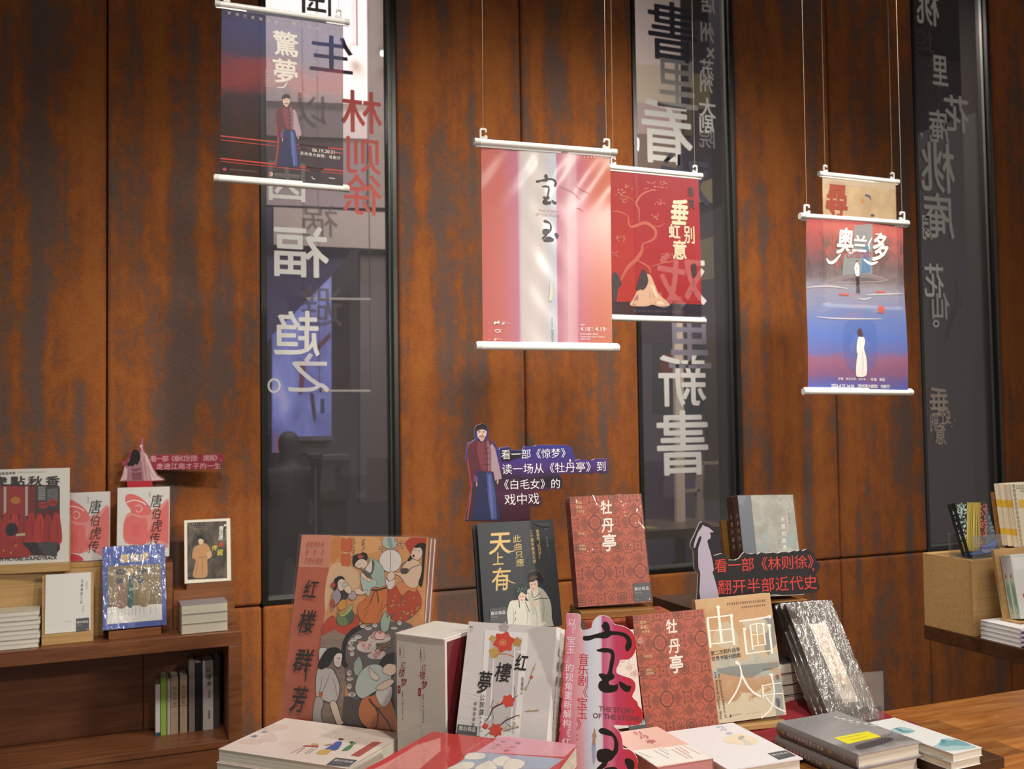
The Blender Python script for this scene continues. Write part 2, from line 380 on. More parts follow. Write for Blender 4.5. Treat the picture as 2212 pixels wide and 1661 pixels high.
FRAME = mat('#1a1815', .32, .0, .6); SILV = mat('#8d9088', .3, .8)
VEIL = Pose((0, 0, 0), (1, 0, 0), (0, 0, 1))
def window(k):
    x0 = X0+PW*k; x1 = x0+WW; w = empty('window_%d' % (k+1), loc=(0, 0, 0)); w['kind'] = 'structure'
    m = MB(); t = .02
    m.box(x0, x0+t, .004, .075, SEAM, 4.0, FRAME); m.box(x1-t, x1, .004, .075, SEAM, 4.0, FRAME); m.box(x0+t, x1-t, .004, .075, SEAM, SEAM+t, FRAME)
    m.box(x0+t, x1-t, .004, .075, 3.98, 4.0, FRAME); m.build('frame', w, .002)
    b = MB(); b.box(x1-t-.008, x1-t-.001, .03, .044, SEAM+t, 3.98, SILV); b.box(x0+t+.001, x0+t+.006, .03, .044, SEAM+t, 3.98, FRAME); b.box(x0+t, x1-t, .03, .044, SEAM+t, SEAM+t+.008, SILV); b.build('highlight_bead', w)  # silver right and bottom beads put the black frame's highlight into colour
    MB().box(x0+t, x1-t, .046, .052, SEAM+t, 3.98, GLASS).build('glass', w)
    f = MB(); a = Art(f, VEIL, (0, .044, 0), rough=.6); r = MB(); g = Art(r, VEIL, (0, .068, 0), rough=.7)
    return w, f, a, r, g
def ring(a, c, x, y, rr, wd): a.line(c, wd, [(x+rr*math.cos(i*.628), y+rr*1.15*math.sin(i*.628)) for i in range(10)], closed=True)
def letters(a, L):
    for ch, x, y, sz, c, asp in L: a.k = 4; a.txt(c, ch, (x, y), size=sz, asp=asp, bold=.012, mirror=True)
WL = mat('#dcdad6', .6); GH = alpha_mat('#a8a2a4', .28); GH2 = alpha_mat('#a09a9c', .5); DK = alpha_mat('#3a3b4c', .92); RD = mat('#c0524a', .6); RDW = mat('#b8a89c', .6)
w, f, a, r, g = window(0)
letters(a, [('因', 620, 390, 96, WL, .95), ('福', 649, 543, 120, WL, 1.05), ('趋', 641, 720, 106, WL, .98), ('之', 667, 806, 92, alpha_mat('#d8d4d6', .75), 1.05), ('生', 716, 118, 88, DK, 1.15), ('国', 684, 2, 92, alpha_mat('#6e726c', .9), .8),
    ('林', 781, 242, 96, RD, .95), ('则', 784, 336, 84, RD, 1.0), ('徐', 782, 420, 92, RD, .95), ('以', 672, 238, 84, alpha_mat('#cfc6c4', .35), 1)])
ring(a, WL, 592, 833, 12, 4.5)
letters(g, [('祸', 690, 477, 76, GH, 1.1), ('避', 694, 662, 96, GH, 1.0)])
f.build('lettering', w); r.build('lettering_behind', w)
w, f, a, r, g = window(1)
letters(a, [('書', 1452, 68, 118, DK, .95), ('看', 1440, 285, 128, WL, .92), ('戏', 1472, 606, 112, WL, 1), ('新', 1474, 822, 104, WL, 1.05), ('書', 1475, 956, 128, WL, .95), ('里', 1463, 180, 106, alpha_mat('#a9a6a6', .72), .9), ('里', 1490, 738, 112, alpha_mat('#8d8796', .8), .9), ('戏', 1480, 392, 112, DK, 1)])
letters(a, [('店', 1529, 8, 36, WL, .9), ('州', 1527, 70, 40, WL, .8), ('×', 1527, 112, 46, WL, .8), ('苏', 1527, 150, 40, WL, .8), ('州', 1525, 181, 36, WL, .85), ('大', 1528, 233, 40, WL, .95), ('剧', 1526, 267, 38, WL, .9), ('院', 1528, 300, 36, GH2, 1)])
f.build('lettering', w)
w, f, a, r, g = window(2)
WD = alpha_mat('#d2cec8', .85)
letters(a, [('桃', 2004, 14, 66, WL, .75), ('里', 2031, 152, 56, WL, .65), ('花', 2066, 246, 64, WL, .9), ('庵', 2028, 273, 58, WL, .75), ('桃', 2026, 362, 88, WL, .85), ('庵', 2028, 466, 80, WL, .85), ('月', 2001, 490, 46, WL, .55), ('花', 2018, 606, 60, WL, .75), ('仙', 2031, 661, 46, WD, .9)])
letters(a, [('垂', 2028, 868, 52, RDW, .85), ('虹', 2042, 900, 30, RDW, .8), ('别', 2018, 912, 28, RDW, .7), ('意', 2031, 938, 36, RDW, .7)])
a.blob(WL, [(1987, 288), (1992, 287), (1994, 292), (1989, 300), (1990, 294)]); ring(a, WL, 2022, 699, 5.5, 2.5)
for i in range(14): a.ell(RDW, 2008+random.random()*56, 905+random.random()*55, 1.6, 1.8, 6)
letters(g, [('坞', 1996, 92, 50, GH2, .9), ('桃', 2014, 200, 58, GH2, .8), ('花', 2003, 412, 50, GH, .7), ('桃', 2033, 543, 70, GH, .85)])
BR = alpha_mat('#3a2420', .6)
for q in ([(2063, 606), (2072, 650), (2078, 664)], [(2066, 640), (2060, 668), (2050, 700), (2038, 748)], [(2067, 665), (2052, 702), (2044, 735)]): g.line(BR, 9, q, taper=True)
f.build('lettering', w); r.build('lettering_behind', w)

# ------------------------------------------------------------------ the dim hall seen through the glass
def st(o): o['kind'] = 'structure'; return o
def slab(name, px, Y, m, d=.06, parent=None):                 # upright board at distance Y, its corners where the photo shows them
    P = [at_y(x, y, Y) for x, y in px]; mb = MB(); mb.prism([(p[0], p[2]) for p in P], Y, Y+d, m); return mb.build(name, parent)
st(MB().box(-2, 11, 4.6, 4.7, 0, 5.6, mat('#5f5668', .8)).build('wall_far')); st(MB().box(-2, 11, .2, 4.7, 5.6, 5.66, mat('#4a4540', .8)).build('ceiling'))
st(MB().box(7, 11, .2, 4.6, -.05, 0, mat('#3c3838', .3)).build('floor')); st(MB().box(11, 11.1, .2, 4.7, 0, 5.6, mat('#3a3434', .8)).build('wall_right')); st(MB().box(-2.1, -2, .2, 4.7, 0, 5.6, mat('#332c33', .8)).build('wall_left'))
st(slab('trim_1', [(500, -160), (795, -160), (795, 225), (500, 215)], 3.0, mat('#d8cfc8', .8)))
st(slab('trim_2', [(795, -160), (900, -160), (900, 452), (795, 447)], 3.02, mat('#6f675f', .8)))
st(slab('trim_3', [(500, 215), (795, 225), (795, 300), (500, 290)], 3.04, mat('#a59c98', .8)))  # darker band: fading light below the pale soffit put into the colour
st(slab('trim_4', [(500, 290), (795, 300), (795, 450), (500, 440)], 3.06, mat('#6d6466', .8)))  # next step of the same fade, painted darker again
st(slab('trim_5', [(591, 447), (900, 462), (900, 541), (591, 528)], 2.9, mat('#7a736c', .8)))
st(slab('trim_6', [(778, 541), (900, 541), (900, 1085), (778, 1085)], 3.05, mat('#4a4446', .8)))
# projection screen and what stands before it
ps = empty('projection_screen', loc=at_y(655, 985, 3.3)); tag(ps, 'tall glowing blue projection screen behind the left window glass', 'screen')
bpy.context.view_layer.update()
def slabp(*a): o = slab(*a); o.parent = ps; o.matrix_parent_inverse = ps.matrix_world.inverted(); return o
m, nt, N, L, B = newmat('screen_picture'); n1 = noise(nt, coords(nt, (1.6, 1, .7)), 3.2, 3, .5, .6)
L.new(ramp(nt, n1, [(.3, '#4a4f9c'), (.5, '#6a78c8'), (.62, '#7d90e0'), (.75, '#a3a6e4')]), B.inputs['Emission Color']); B.inputs['Emission Strength'].default_value = 1.15; B.inputs['Base Color'].default_value = (.02, .02, .03, 1)
scr = slabp('screen_surface', [(590, 690), (716, 585), (716, 978), (590, 978)], 3.3, m)
slabp('pink_stroke', [(648, 790), (662, 775), (655, 850), (645, 855)], 3.295, emit('#8a3a66', .6), .004); slabp('dark_stroke', [(669, 848), (678, 850), (683, 900), (680, 915), (674, 890)], 3.295, emit('#2a2448', .5), .004)
slabp('dark_title', [(692, 862), (701, 860), (701, 893), (692, 893)], 3.295, emit('#3c3f80', .6), .004); slabp('pink_patch', [(592, 930), (602, 945), (610, 978), (592, 978)], 3.295, emit('#b07aa8', .6), .004); slabp('red_stroke', [(682, 748), (714, 716), (714, 730), (684, 762)], 3.295, emit('#6a2f5c', .6), .004)
for sx in (596, 708):
    qa = at_y(sx, 978, 3.3); mb = MB().box(qa[0]-.01, qa[0]+.01, 3.31, 3.34, 0, qa[2], mat('#2b2530', .6)); o = mb.build('leg', ps); o.matrix_parent_inverse = ps.matrix_world.inverted()
tag(slab('curtain', [(560, -330), (760, -330), (760, 540), (712, 600), (590, 722), (560, 760)], 3.1, mat('#2b2550', .8)), 'dark slanting curtain edge over the glowing blue screen', 'curtain')
DS = mat('#231e28', .7)
def person():
    P = at_y(624, 985, 2.6); zt = at_y(624, 921, 2.6)[2]; h = zt/7.4
    me = bpy.data.meshes.new('person'); v = [(0, 0, .52*zt), (0, 0, .62*zt), (0, 0, .76*zt), (0, 0, .82*zt), (0, 0, .85*zt), (0, 0, .93*zt), (0, 0, .985*zt)]; e = [(0, 1), (1, 2), (2, 3), (3, 4), (4, 5), (5, 6)]; R = [.13, .12, .14, .10, .05, .085, .05]
    for sx in (-1, 1):
        b = len(v); v += [(sx*.15, 0, .80*zt), (sx*.2, -.02, .62*zt), (sx*.17, .14, .5*zt), (sx*.12, .22, .5*zt)]; R += [.06, .05, .04, .03]; e += [(2, b), (b, b+1), (b+1, b+2), (b+2, b+3)]
        b = len(v); v += [(sx*.09, 0, .48*zt), (sx*.1, 0, .27*zt), (sx*.1, .02, .035*zt), (sx*.1, -.12, .02*zt)]; R += [.085, .06, .04, .03]; e += [(0, b), (b, b+1), (b+1, b+2), (b+2, b+3)]
    me.from_pydata(v, e, []); o = bpy.data.objects.new('person', me); COL.objects.link(o); o.location = (P[0], 2.6, 0); me.materials.append(DS)
    k = o.modifiers.new('skin', 'SKIN')
    for i, q in enumerate(me.skin_vertices[0].data): q.radius = (R[i], R[i]*.8); q.use_root = i == 0
    o.modifiers.new('sub', 'SUBSURF').levels = 2; o.modifiers['sub'].render_levels = 2
    tag(o, 'person in dark clothes standing before the glowing blue screen, seen from behind', 'person')
person()
def hallbox(name, label, cat, px0, px1, Y, d, m, legs=True, **kw):
    a_, b_ = at_y(*px0, Y), at_y(*px1, Y); t = empty(name, loc=(0, 0, 0)); tag(t, label, cat, **kw)
    MB().box(a_[0], b_[0], Y, Y+d, b_[2], a_[2]-.03, m).build('front_panel', t); MB().box(a_[0]-.01, b_[0]+.01, Y-.02, Y+d, a_[2]-.03, a_[2], mat('#4c4650', .5)).build('top', t)
    if legs and b_[2] > .03: MB().box(a_[0]+.02, b_[0]-.02, Y+.02, Y+d-.02, 0, b_[2], m).build('base', t)
    return t
hallbox('lectern', 'dark lectern box right of the person silhouette, behind the left window', 'lectern', (690, 984), (757, 1080), 2.2, .3, mat('#2b2530', .6))
hallbox('console_desk', 'dark desk with equipment below the glowing blue screen', 'desk', (640, 943), (716, 978), 3.0, .2, DS)
hallbox('pale_carton', 'small pale lilac box beside the dark lectern', 'box', (674, 980), (692, 1000), 1.95, .1, mat('#8a7a9c', .6))
for y, xa in ((645, 656), (844, 690)):
    a_, b_ = at_y(xa, y, 1.6), at_y(800, y+(1 if y < 700 else 0), 1.6); t = MB().tube(a_, b_, .0055, emit('#cfc9c2', .8), 8).tube(a_, a_+np.array([.012, 0, 0]), .008, DS, 8).build('light_tube')
    tag(t, 'thin bright light tube across the left window, %s of the two' % ('upper' if y < 700 else 'lower'), 'light', 'light tubes behind the left window')
    w_ = MB()
    for q in (a_, b_): w_.tube(q, (q[0], q[1], 5.6), .0015, DS, 5)
    w_.build('cord', t)
for (x, y, rx), wch in zip(((768, 113, 13), (826, 120, 9)), ('larger and left', 'smaller and right')):
    p = at_y(x, y, 2.95); tag(MB().tube((p[0], 2.9, p[2]-.015), (p[0], 2.9, p[2]+.01), rx*.0032, emit('#fff6e4', 4), 20).build('downlight_reflection'), 'glowing disc imitating a downlight reflection in the left window, %s one' % wch, 'light', 'downlight reflections in the left window')  # glowing discs added as reflections of the shop downlights in the glass
    MBp = MB().tube((p[0], 2.9, p[2]+.01), (p[0], 2.9, 5.6), .004, DS, 6).build('stem', bpy.data.objects[[o.name for o in COL.objects if o.name.startswith('downlight_reflection')][-1]])  # stem added to hold the reflection disc
# behind the middle window
for i, (q, c) in enumerate([([(1300, -160), (1468, -160), (1470, 142), (1300, 136)], '#cfc4bc'), ([(1300, 136), (1470, 142), (1471, 225), (1300, 218)], '#c2b9a4'), ([(1300, 218), (1471, 225), (1472, 292), (1300, 286)], '#b3a09a'), ([(1300, 286), (1472, 292), (1474, 372), (1300, 366)], '#7d6c60'),  # these four boards step darker downward, a light fade put into colour
        ([(1494, 158), (1550, 162), (1550, 238), (1492, 234)], '#6f6a52'), ([(1478, 232), (1495, 233), (1496, 294), (1478, 292)], '#6f6a52'), ([(1500, 400), (1556, 378), (1558, 440), (1505, 436)], '#8b8468'), ([(1508, 520), (1560, 506), (1562, 600), (1512, 606)], '#6f6a58'),
        ([(1530, 730), (1566, 730), (1570, 1080), (1530, 1080)], '#4d463a')]):
    st(slab('trim_%d' % (7+i), q, 2.6 if i < 4 else 2.7, mat(c, .8), .05))
pl = slab('pillar', [(1457, 640), (1474, 640), (1482, 1226), (1464, 1226)], 1.5, mat('#c9bcae', .7), .03); tag(pl, 'slim pale pillar standing behind the middle window glass', 'pillar')
p = at_y(1473, 1226, 1.5); MB().box(p[0]-.03, p[0]+.04, 1.47, 1.56, 0, p[2]+.03, mat('#b7a99b', .7)).build('foot', pl)
pk = tag(slab('wall_poster', [(1412, 742), (1522, 742), (1522, 896), (1412, 896)], 2.5, mat('#28323f', .6), .02), 'dark blue poster with a red disc behind the middle window', 'poster')
mb = MB(); c0 = at_y(1452, 790, 2.49); mb.tube((c0[0], 2.49, c0[2]), (c0[0], 2.5, c0[2]), .10, mat('#6e2a24', .6), 24); mb.build('red_disc', pk)
hf = empty('room_divider', loc=(0, 0, 0)); tag(hf, 'cream wooden rail frame low behind the middle window', 'frame')
CRM = mat('#8c7f72', .6)
for q in ([(1518, 998), (1569, 996), (1569, 1002), (1518, 1004)], [(1510, 1000), (1521, 1000), (1517, 1076), (1506, 1076)], [(1484, 1058), (1512, 1056), (1512, 1062), (1484, 1064)]): slab('rail', q, 1.9, CRM, .03, hf)
p = at_y(1512, 1076, 1.9); MB().box(p[0]-.02, p[0]+.03, 1.9, 1.93, 0, p[2], CRM).build('post', hf)
ht = empty('reading_table', loc=(0, 0, 0)); tag(ht, 'long dark low table behind the middle window', 'table')
a_, b_ = at_y(1380, 1146, 1.2), at_y(1580, 1146, 1.2); MB().box(a_[0]-.2, b_[0], 1.15, 1.75, a_[2]-.05, a_[2], mat('#4d443c', .35)).build('tabletop', ht)
for dx in (0, 1): MB().box(a_[0]+dx*.9, a_[0]+dx*.9+.05, 1.2, 1.25, 0, a_[2]-.05, DS).build('leg', ht)
for i, (x0, x1, y0, y1, c) in enumerate([(1399, 1426, 1130, 1140, '#a39a3c'), (1400, 1424, 1118, 1129, '#6c6a30'), (1436, 1452, 1124, 1140, '#4d5a52'), (1486, 1540, 1126, 1140, '#6a6058')]):
    a_, b_ = at_y(x0, y0, 1.2), at_y(x1, y1, 1.2); zb = ht.children[0].data.vertices; ztop = max(v.co.z for v in zb); z0 = ztop if i != 1 else ztop+.03
    mb = MB().box(a_[0], b_[0], 1.2, 1.34, z0, z0+.028, mat(c, .6)); o = mb.build('book', None, .003)
    tag(o, ['yellow-green book lying on the dark table behind the middle window', 'dark olive book on top of the yellow-green book behind the glass', 'small grey-green book on the dark table behind the glass', 'wide tan book on the dark table behind the glass'][i], 'book')

# ------------------------------------------------------------------ furniture
cb = empty('wooden_cabinet', loc=(-.3, -.14, 0)); tag(cb, 'low reddish-brown wooden cabinet with open niche against the left wall', 'cabinet')
bpy.context.view_layer.update()
def part(mb, name, root, bevel=.0015):
    o = mb.build(name, root, bevel); o.matrix_parent_inverse = root.matrix_world.inverted(); return o
CX, CF = .382, -.268
part(MB().box(-1.0, CX, CF, -.004, .753, .80, CAB), 'top_board', cb); part(MB().box(.337, CX, CF, -.004, 0, .7525, CAB), 'side_panel', cb)
part(MB().box(-1.0, .3365, CF, -.004, .413, .4347, CAB), 'shelf_board', cb); part(MB().box(-1.0, .3365, CF+.004, CF+.022, .06, .4125, CAB), 'front_board', cb)
part(MB().box(-1.0, .3365, CF+.03, -.004, 0, .06, DARKW), 'plinth', cb)
part(MB().box(-1.0, .068, -.018, -.004, .435, .7525, CAB), 'back_panel', cb); part(MB().box(.07, .3365, -.018, -.004, .435, .7525, CAB), 'back_panel', cb)
def riser(name, label, x0, x1, y0, y1, z0, z1, m):
    o = MB().box(x0-(x0+x1)/2, x1-(x0+x1)/2, y0-(y0+y1)/2, y1-(y0+y1)/2, 0, z1-z0, m).build(name, None, .0012); o.location = ((x0+x1)/2, (y0+y1)/2, z0); tag(o, label, 'display block'); return o
riser('display_riser', 'pale bamboo block on the cabinet under the record sleeve', -.62, -.06, -.13, -.004, .8002, 1.03, BEECH)
riser('display_riser', 'brown wooden block on the cabinet behind the blue book', -.012, .163, -.13, -.004, .8002, 1.03, BROWNW)
riser('display_riser', 'low brown wooden block under the small framed-cover book', .165, .372, -.128, -.004, .8002, .932, BROWNW)
# main table, raised back step, right-hand island
tb = empty('display_table', loc=(1.2, -2.45, 0)); tag(tb, 'large butcher-block display table carrying the books in front', 'table'); bpy.context.view_layer.update()
part(MB().box(.2, 2.33, -2.9, -2.0, .80, .84, BUTCHER), 'tabletop', tb, .002)
part(MB().box(.32, 2.2, -2.8, -2.1, 0, .7995, DARKW), 'base', tb)
st_ = MB(); pts = [(.22, -2.0), (1.36, -2.0), (1.36, -1.905), (1.52, -1.905), (1.52, -1.63), (.345, -1.63), (.22, -1.79)]
st_.face([(x, y, .85) for x, y in pts], DARKW); st_.face([(x, y, 0) for x, y in pts[::-1]], DARKW)
for i in range(7): (xa, ya), (xb, yb) = pts[i], pts[(i+1) % 7]; st_.face([(xb, yb, .85), (xa, ya, .85), (xa, ya, 0), (xb, yb, 0)], DARKW)
o = st_.build('display_plinth'); tag(o, 'dark wooden plinth behind the table carrying the upright books', 'plinth')
il = empty('island_table', loc=(3.0, -1.9, 0)); tag(il, 'dark plank-topped display island at the right edge', 'table'); bpy.context.view_layer.update()
part(MB().box(2.513, 3.7, -2.6, -1.189, .754, .80, DARKW), 'tabletop', il, .002); part(MB().box(2.9, 3.5, -2.4, -1.4, 0, .7535, DARKW), 'base', il)
riser('display_riser', 'large pale bamboo block on the right-hand island table', 2.515, 3.1, -1.397, -1.192, .8002, 1.043, BEECH)
riser('display_riser', 'dark wooden block behind the black cut-out sign, under the grey books', 1.2, 1.5, -1.836, -1.66, .8502, 1.074, DARKW)
riser('display_riser', 'flat dark wooden block under the white book with teal landscape', 1.392, 1.54, -2.372, -2.215, .8402, .8595, DARKW)
riser('display_riser', 'wooden block hidden behind the white floral book, under the dark grey books', .70, .86, -1.79, -1.64, .8502, 1.040, OAK)
# red cloth
mb = MB(); nx, ny = 46, 40; V = []
for j in range(ny+1):
    for i in range(nx+1):
        x = 1.10+.46*i/nx; y = -2.20+.36*j/ny; z = .8525+.009*(1+math.sin(24*x+31*y+2.2*math.sin(9*y)))*.5*(1+math.sin(17*x-11*y))*.6+.007*abs(math.sin(40*y+13*x))
        if y < -2.0: z -= min(1, (-2.0-y)/.03)*.008
        V.append((x, y, z))
mb.mesh(V, [(j*(nx+1)+i, j*(nx+1)+i+1, (j+1)*(nx+1)+i+1, (j+1)*(nx+1)+i) for j in range(ny) for i in range(nx)], mat('#8a1a28', .75), True)
tag(mb.build('red_cloth'), 'crumpled dark red cloth on the table behind the grey hardcovers', 'cloth')
# ------------------------------------------------------------------ hanging scroll posters
CAP = mat('#d4d3cc', .45); CORD = alpha_mat('#b9a890', .75)
def film_grid(mb, W, H, m, warp, nx=36, nz=50):
    V = [(-W/2+W*i/nx, -warp(-W/2+W*i/nx, H*j/nz), H*j/nz) for j in range(nz+1) for i in range(nx+1)]
    mb.mesh(V, [(j*(nx+1)+i, j*(nx+1)+i+1, (j+1)*(nx+1)+i+1, (j+1)*(nx+1)+i) for j in range(nz) for i in range(nx)], m, True)
def poster(t, label, fm, art, warp, crop, over=.016, group=None, clips=(.42, .42)):
    ps = upright(t); W, H = ps.W, ps.H; root = empty('scroll_poster', ps.M); tag(root, label, 'poster', group)
    mb = MB(); film_grid(mb, W, H, fm, warp); a = Art(mb, ps, warp=warp, crop=crop); a.k = 45; art(a, W, H); mb.build('film', root)
    for nm, z in (('top_rod', H+.006), ('bottom_rod', -.006)):
        L = W/2+over
        r = MB().tube((-L, .001, z), (L, .001, z), .0088, ROD, 16); r.box(-L, L, -.0015, .0035, z-.0125 if nm == 'top_rod' else z, z if nm == 'top_rod' else z+.0125, ROD); o = r.build(nm, root)
        for sx in (-1, 1): MB().tube((sx*(L-.012), .001, z), (sx*(L+.003), .001, z), .0100, CAP, 16).build('end_cap', o)
    for sx, k in zip((-1, 1), clips):
        x = sx*W*k*1.1; zt = H+.015; m = MB(); w = .0055
        P = [(.012, .0), (-.009, .0), (-.011, .004), (-.011, .024), (-.008, .028), (.007, .028), (.010, .025), (.010, .017), (.0055, .017), (.0055, .0225), (-.006, .0225), (-.006, .0055), (.004, .0055), (.004, .0095), (.010, .0095), (.012, .007)]
        m.prism([(x-sx*px*.85, zt+pz*.95) for px, pz in P], -.002, .004, CAP); o = m.build('hanging_clip', root, .0006, 1)
        top = 4.0
        q = ps.p+ps.e1*x+ps.e2*(zt+.026); tp = np.array([q[0]+.01, q[1], top])-q; loc = ps.A@tp
        MB().tube((x, .001, zt+.026), (x+loc[0], .001+loc[1], zt+.026+loc[2]), .0006, CORD, 5).build('cord', root)
    return root, ps
def uvz(nt, W, H):      # 0..1 across and up the film
    t = nt.nodes.new('ShaderNodeTexCoord'); s = nt.nodes.new('ShaderNodeSeparateXYZ'); nt.links.new(t.outputs['Object'], s.inputs[0])
    return mathn(nt, 'ADD', mathn(nt, 'DIVIDE', s.outputs[0], W), .5), mathn(nt, 'DIVIDE', s.outputs[2], H)
def combine(nt, x, z):
    c = nt.nodes.new('ShaderNodeCombineXYZ')
    for i, v in ((0, x), (2, z)):
        if hasattr(v, 'links'): nt.links.new(v, c.inputs[i])
        else: c.inputs[i].default_value = v
    return c.outputs[0]
def man(a, crop, dark=False):
    old = a.crop; a.crop = crop; k = a.k
    a.blob('#2a2d52', [(150, 560), (190, 590), (200, 480), (300, 480), (330, 560), (350, 720), (370, 850), (300, 862), (110, 858), (118, 800), (135, 700)])
    a.blob('#3a2a3c', [(150, 590), (185, 600), (170, 700), (150, 850), (108, 856), (120, 790)])
    a.poly('#4a5288', [(262, 485), (300, 485), (330, 640), (345, 855), (300, 858), (275, 700)]); a.poly('#5e69a4', [(275, 500), (292, 500), (312, 700), (318, 850), (304, 850), (285, 680)])
    a.poly('#9a3a40', [(118, 260), (150, 240), (140, 480), (150, 560), (140, 700), (115, 860), (100, 860), (112, 780), (135, 600), (105, 400)])
    a.blob('#5d2a34', [(155, 240), (190, 222), (215, 235), (245, 232), (270, 215), (310, 238), (335, 290), (345, 380), (330, 470), (255, 478), (205, 465), (180, 470), (165, 560), (140, 555), (130, 470), (115, 380), (120, 280)])
    a.poly('#7a3a42', [(195, 232), (240, 240), (262, 330), (265, 470), (225, 455), (205, 400), (185, 300)]); a.poly('#a8909a', [(275, 300), (305, 250), (330, 290), (352, 380), (385, 530), (330, 548), (318, 480), (300, 470), (290, 380)]); a.poly('#8a5f6c', [(255, 240), (275, 225), (300, 300), (300, 470), (272, 472), (268, 340)])
    a.poly('#6b4a78', [(160, 500), (195, 520), (190, 560), (165, 555)]); a.line('#2a1a22', 4, [(262, 228), (268, 340), (266, 470)], False)
    for y in (290, 330, 375, 420): a.line('#2a1a22', 4, [(240, y), (290, y-4)], False)
    a.blob('#c9a18a', [(345, 548), (358, 545), (352, 575), (344, 568)]); a.blob('#b58d78', [(178, 560), (190, 565), (186, 595), (178, 588)])
    a.blob('#d9b8a4', [(186, 150), (192, 135), (225, 128), (258, 138), (262, 170), (252, 198), (232, 214), (205, 212), (190, 195)]); a.poly('#c9a690', [(200, 205), (245, 205), (240, 235), (215, 232)])
    a.blob('#1c1620', [(172, 150), (180, 120), (195, 102), (225, 96), (255, 106), (266, 135), (262, 150), (225, 135), (190, 145)]); a.poly('#40252c', [(178, 140), (192, 128), (225, 124), (258, 132), (264, 148), (226, 138), (184, 152)])
    for x in (205, 240): a.line('#2a1c1c', 4, [(x-10, 158), (x+8, 156)], False); a.ell('#1c1414', x, 165, 5, 2.5, 8)
    a.line('#8a6450', 3, [(226, 165), (230, 182), (220, 184)]); a.blob('#5a4a44', [(203, 193), (222, 187), (242, 192), (246, 200), (222, 194), (202, 201)]); a.line('#9a4a44', 3, [(214, 201), (232, 201)], False)
    a.line('#1a1418', 5, [(195, 218), (222, 240), (250, 216)]); a.crop = old
# 1: dark blue and red
def c1(nt):
    u, v = uvz(nt, .354, .5); n = noise(nt, combine(nt, mathn(nt, 'MULTIPLY', u, 1.3), mathn(nt, 'MULTIPLY', v, 5)), 1.4, 5, .6, .5)
    base = ramp(nt, mathn(nt, 'ADD', v, mathn(nt, 'MULTIPLY', mathn(nt, 'SUBTRACT', n, .5), .12)), [(0, '#1e1517'), (.3, '#251c1e'), (.5, '#2c2430'), (.62, '#3a3040'), (.8, '#34365e'), (.9, '#33386e'), (1, '#2a2a4a')])
    red = ramp(nt, mathn(nt, 'ADD', v, mathn(nt, 'MULTIPLY', mathn(nt, 'SUBTRACT', n, .5), .4)), [(.5, '#000000'), (.58, '#d0d0d0'), (.66, '#c0c0c0'), (.72, '#000000')])
    return mixc(nt, red, base, '#9a2c2c')
def a1(a, W, H):
    for z, h in ((.118, .0036), (.107, .002), (.052, .004), (.0445, .002)): a.polyL('#c03c34', [(-W/2, z*.5/.5), (-.01, z-.004), (W/2, z-.007), (W/2, z-.007+h), (-.01, z-.004+h), (-W/2, z+h)])
    cr = '#dcd6c8'
    a.txt(cr, '驚夢', (640, 345), (637, 560), 'v', k=.92, bold=.02, shear=-.1); a.line(cr, 10, [(650, 640), (625, 680), (570, 684)], taper=True)
    a.txt('#b5aa9c', '梦惊已是新天地', (200, 103), (565, 175), 'h', k=.48, bold=.0); a.txt('#a9a2a6', '但向孤城戏晓月', (705, 190), (1060, 260), 'h', k=.48)
    for x in (478, 508, 537): a.dashes('#b5aaa8', (x, 545), (x, 680), 7, .9, .6, x)
    man(a, (440+(637-215*.737)/3.611, (740-100*.737)/3.611, 3.611/.737))
    a.latin(cr, '06.19.20.21', (845, 1185), (1020, 1203), .95, .01); a.dashes(cr, (808, 1165), (838, 1172), 4, .4); a.dashes(cr, (1030, 1195), (1064, 1200), 4, .5)
    a.txt(cr, '苏州湾大剧院·戏剧厅', (765, 1198), (1052, 1236), 'h', k=.86)
    a.ell('#a8323a', 163, 1320, 17, 14); a.dashes('#8d8288', (200, 1325), (425, 1345), 16, .7); a.ell('#c8b8b4', 523, 1358, 17, 16); a.ell('#b04a3c', 517, 1358, 9, 12); a.dashes('#8d8288', (557, 1360), (760, 1380), 14, .7)
    a.line(cr, 5, [(842, 1380), (850, 1395), (868, 1400)]); a.line(cr, 6, [(975, 1390), (1022, 1396)], False)
poster((.4376, -.87, 2.2219, -.0206, -.0024, -.0089, .3541, .5), 'dark blue and red scroll poster with standing robed man, at upper left', film_mat('film_night', c1, .76, .5, .3), a1, lambda x, z: .003*math.sin(9*x+3*z), B_)
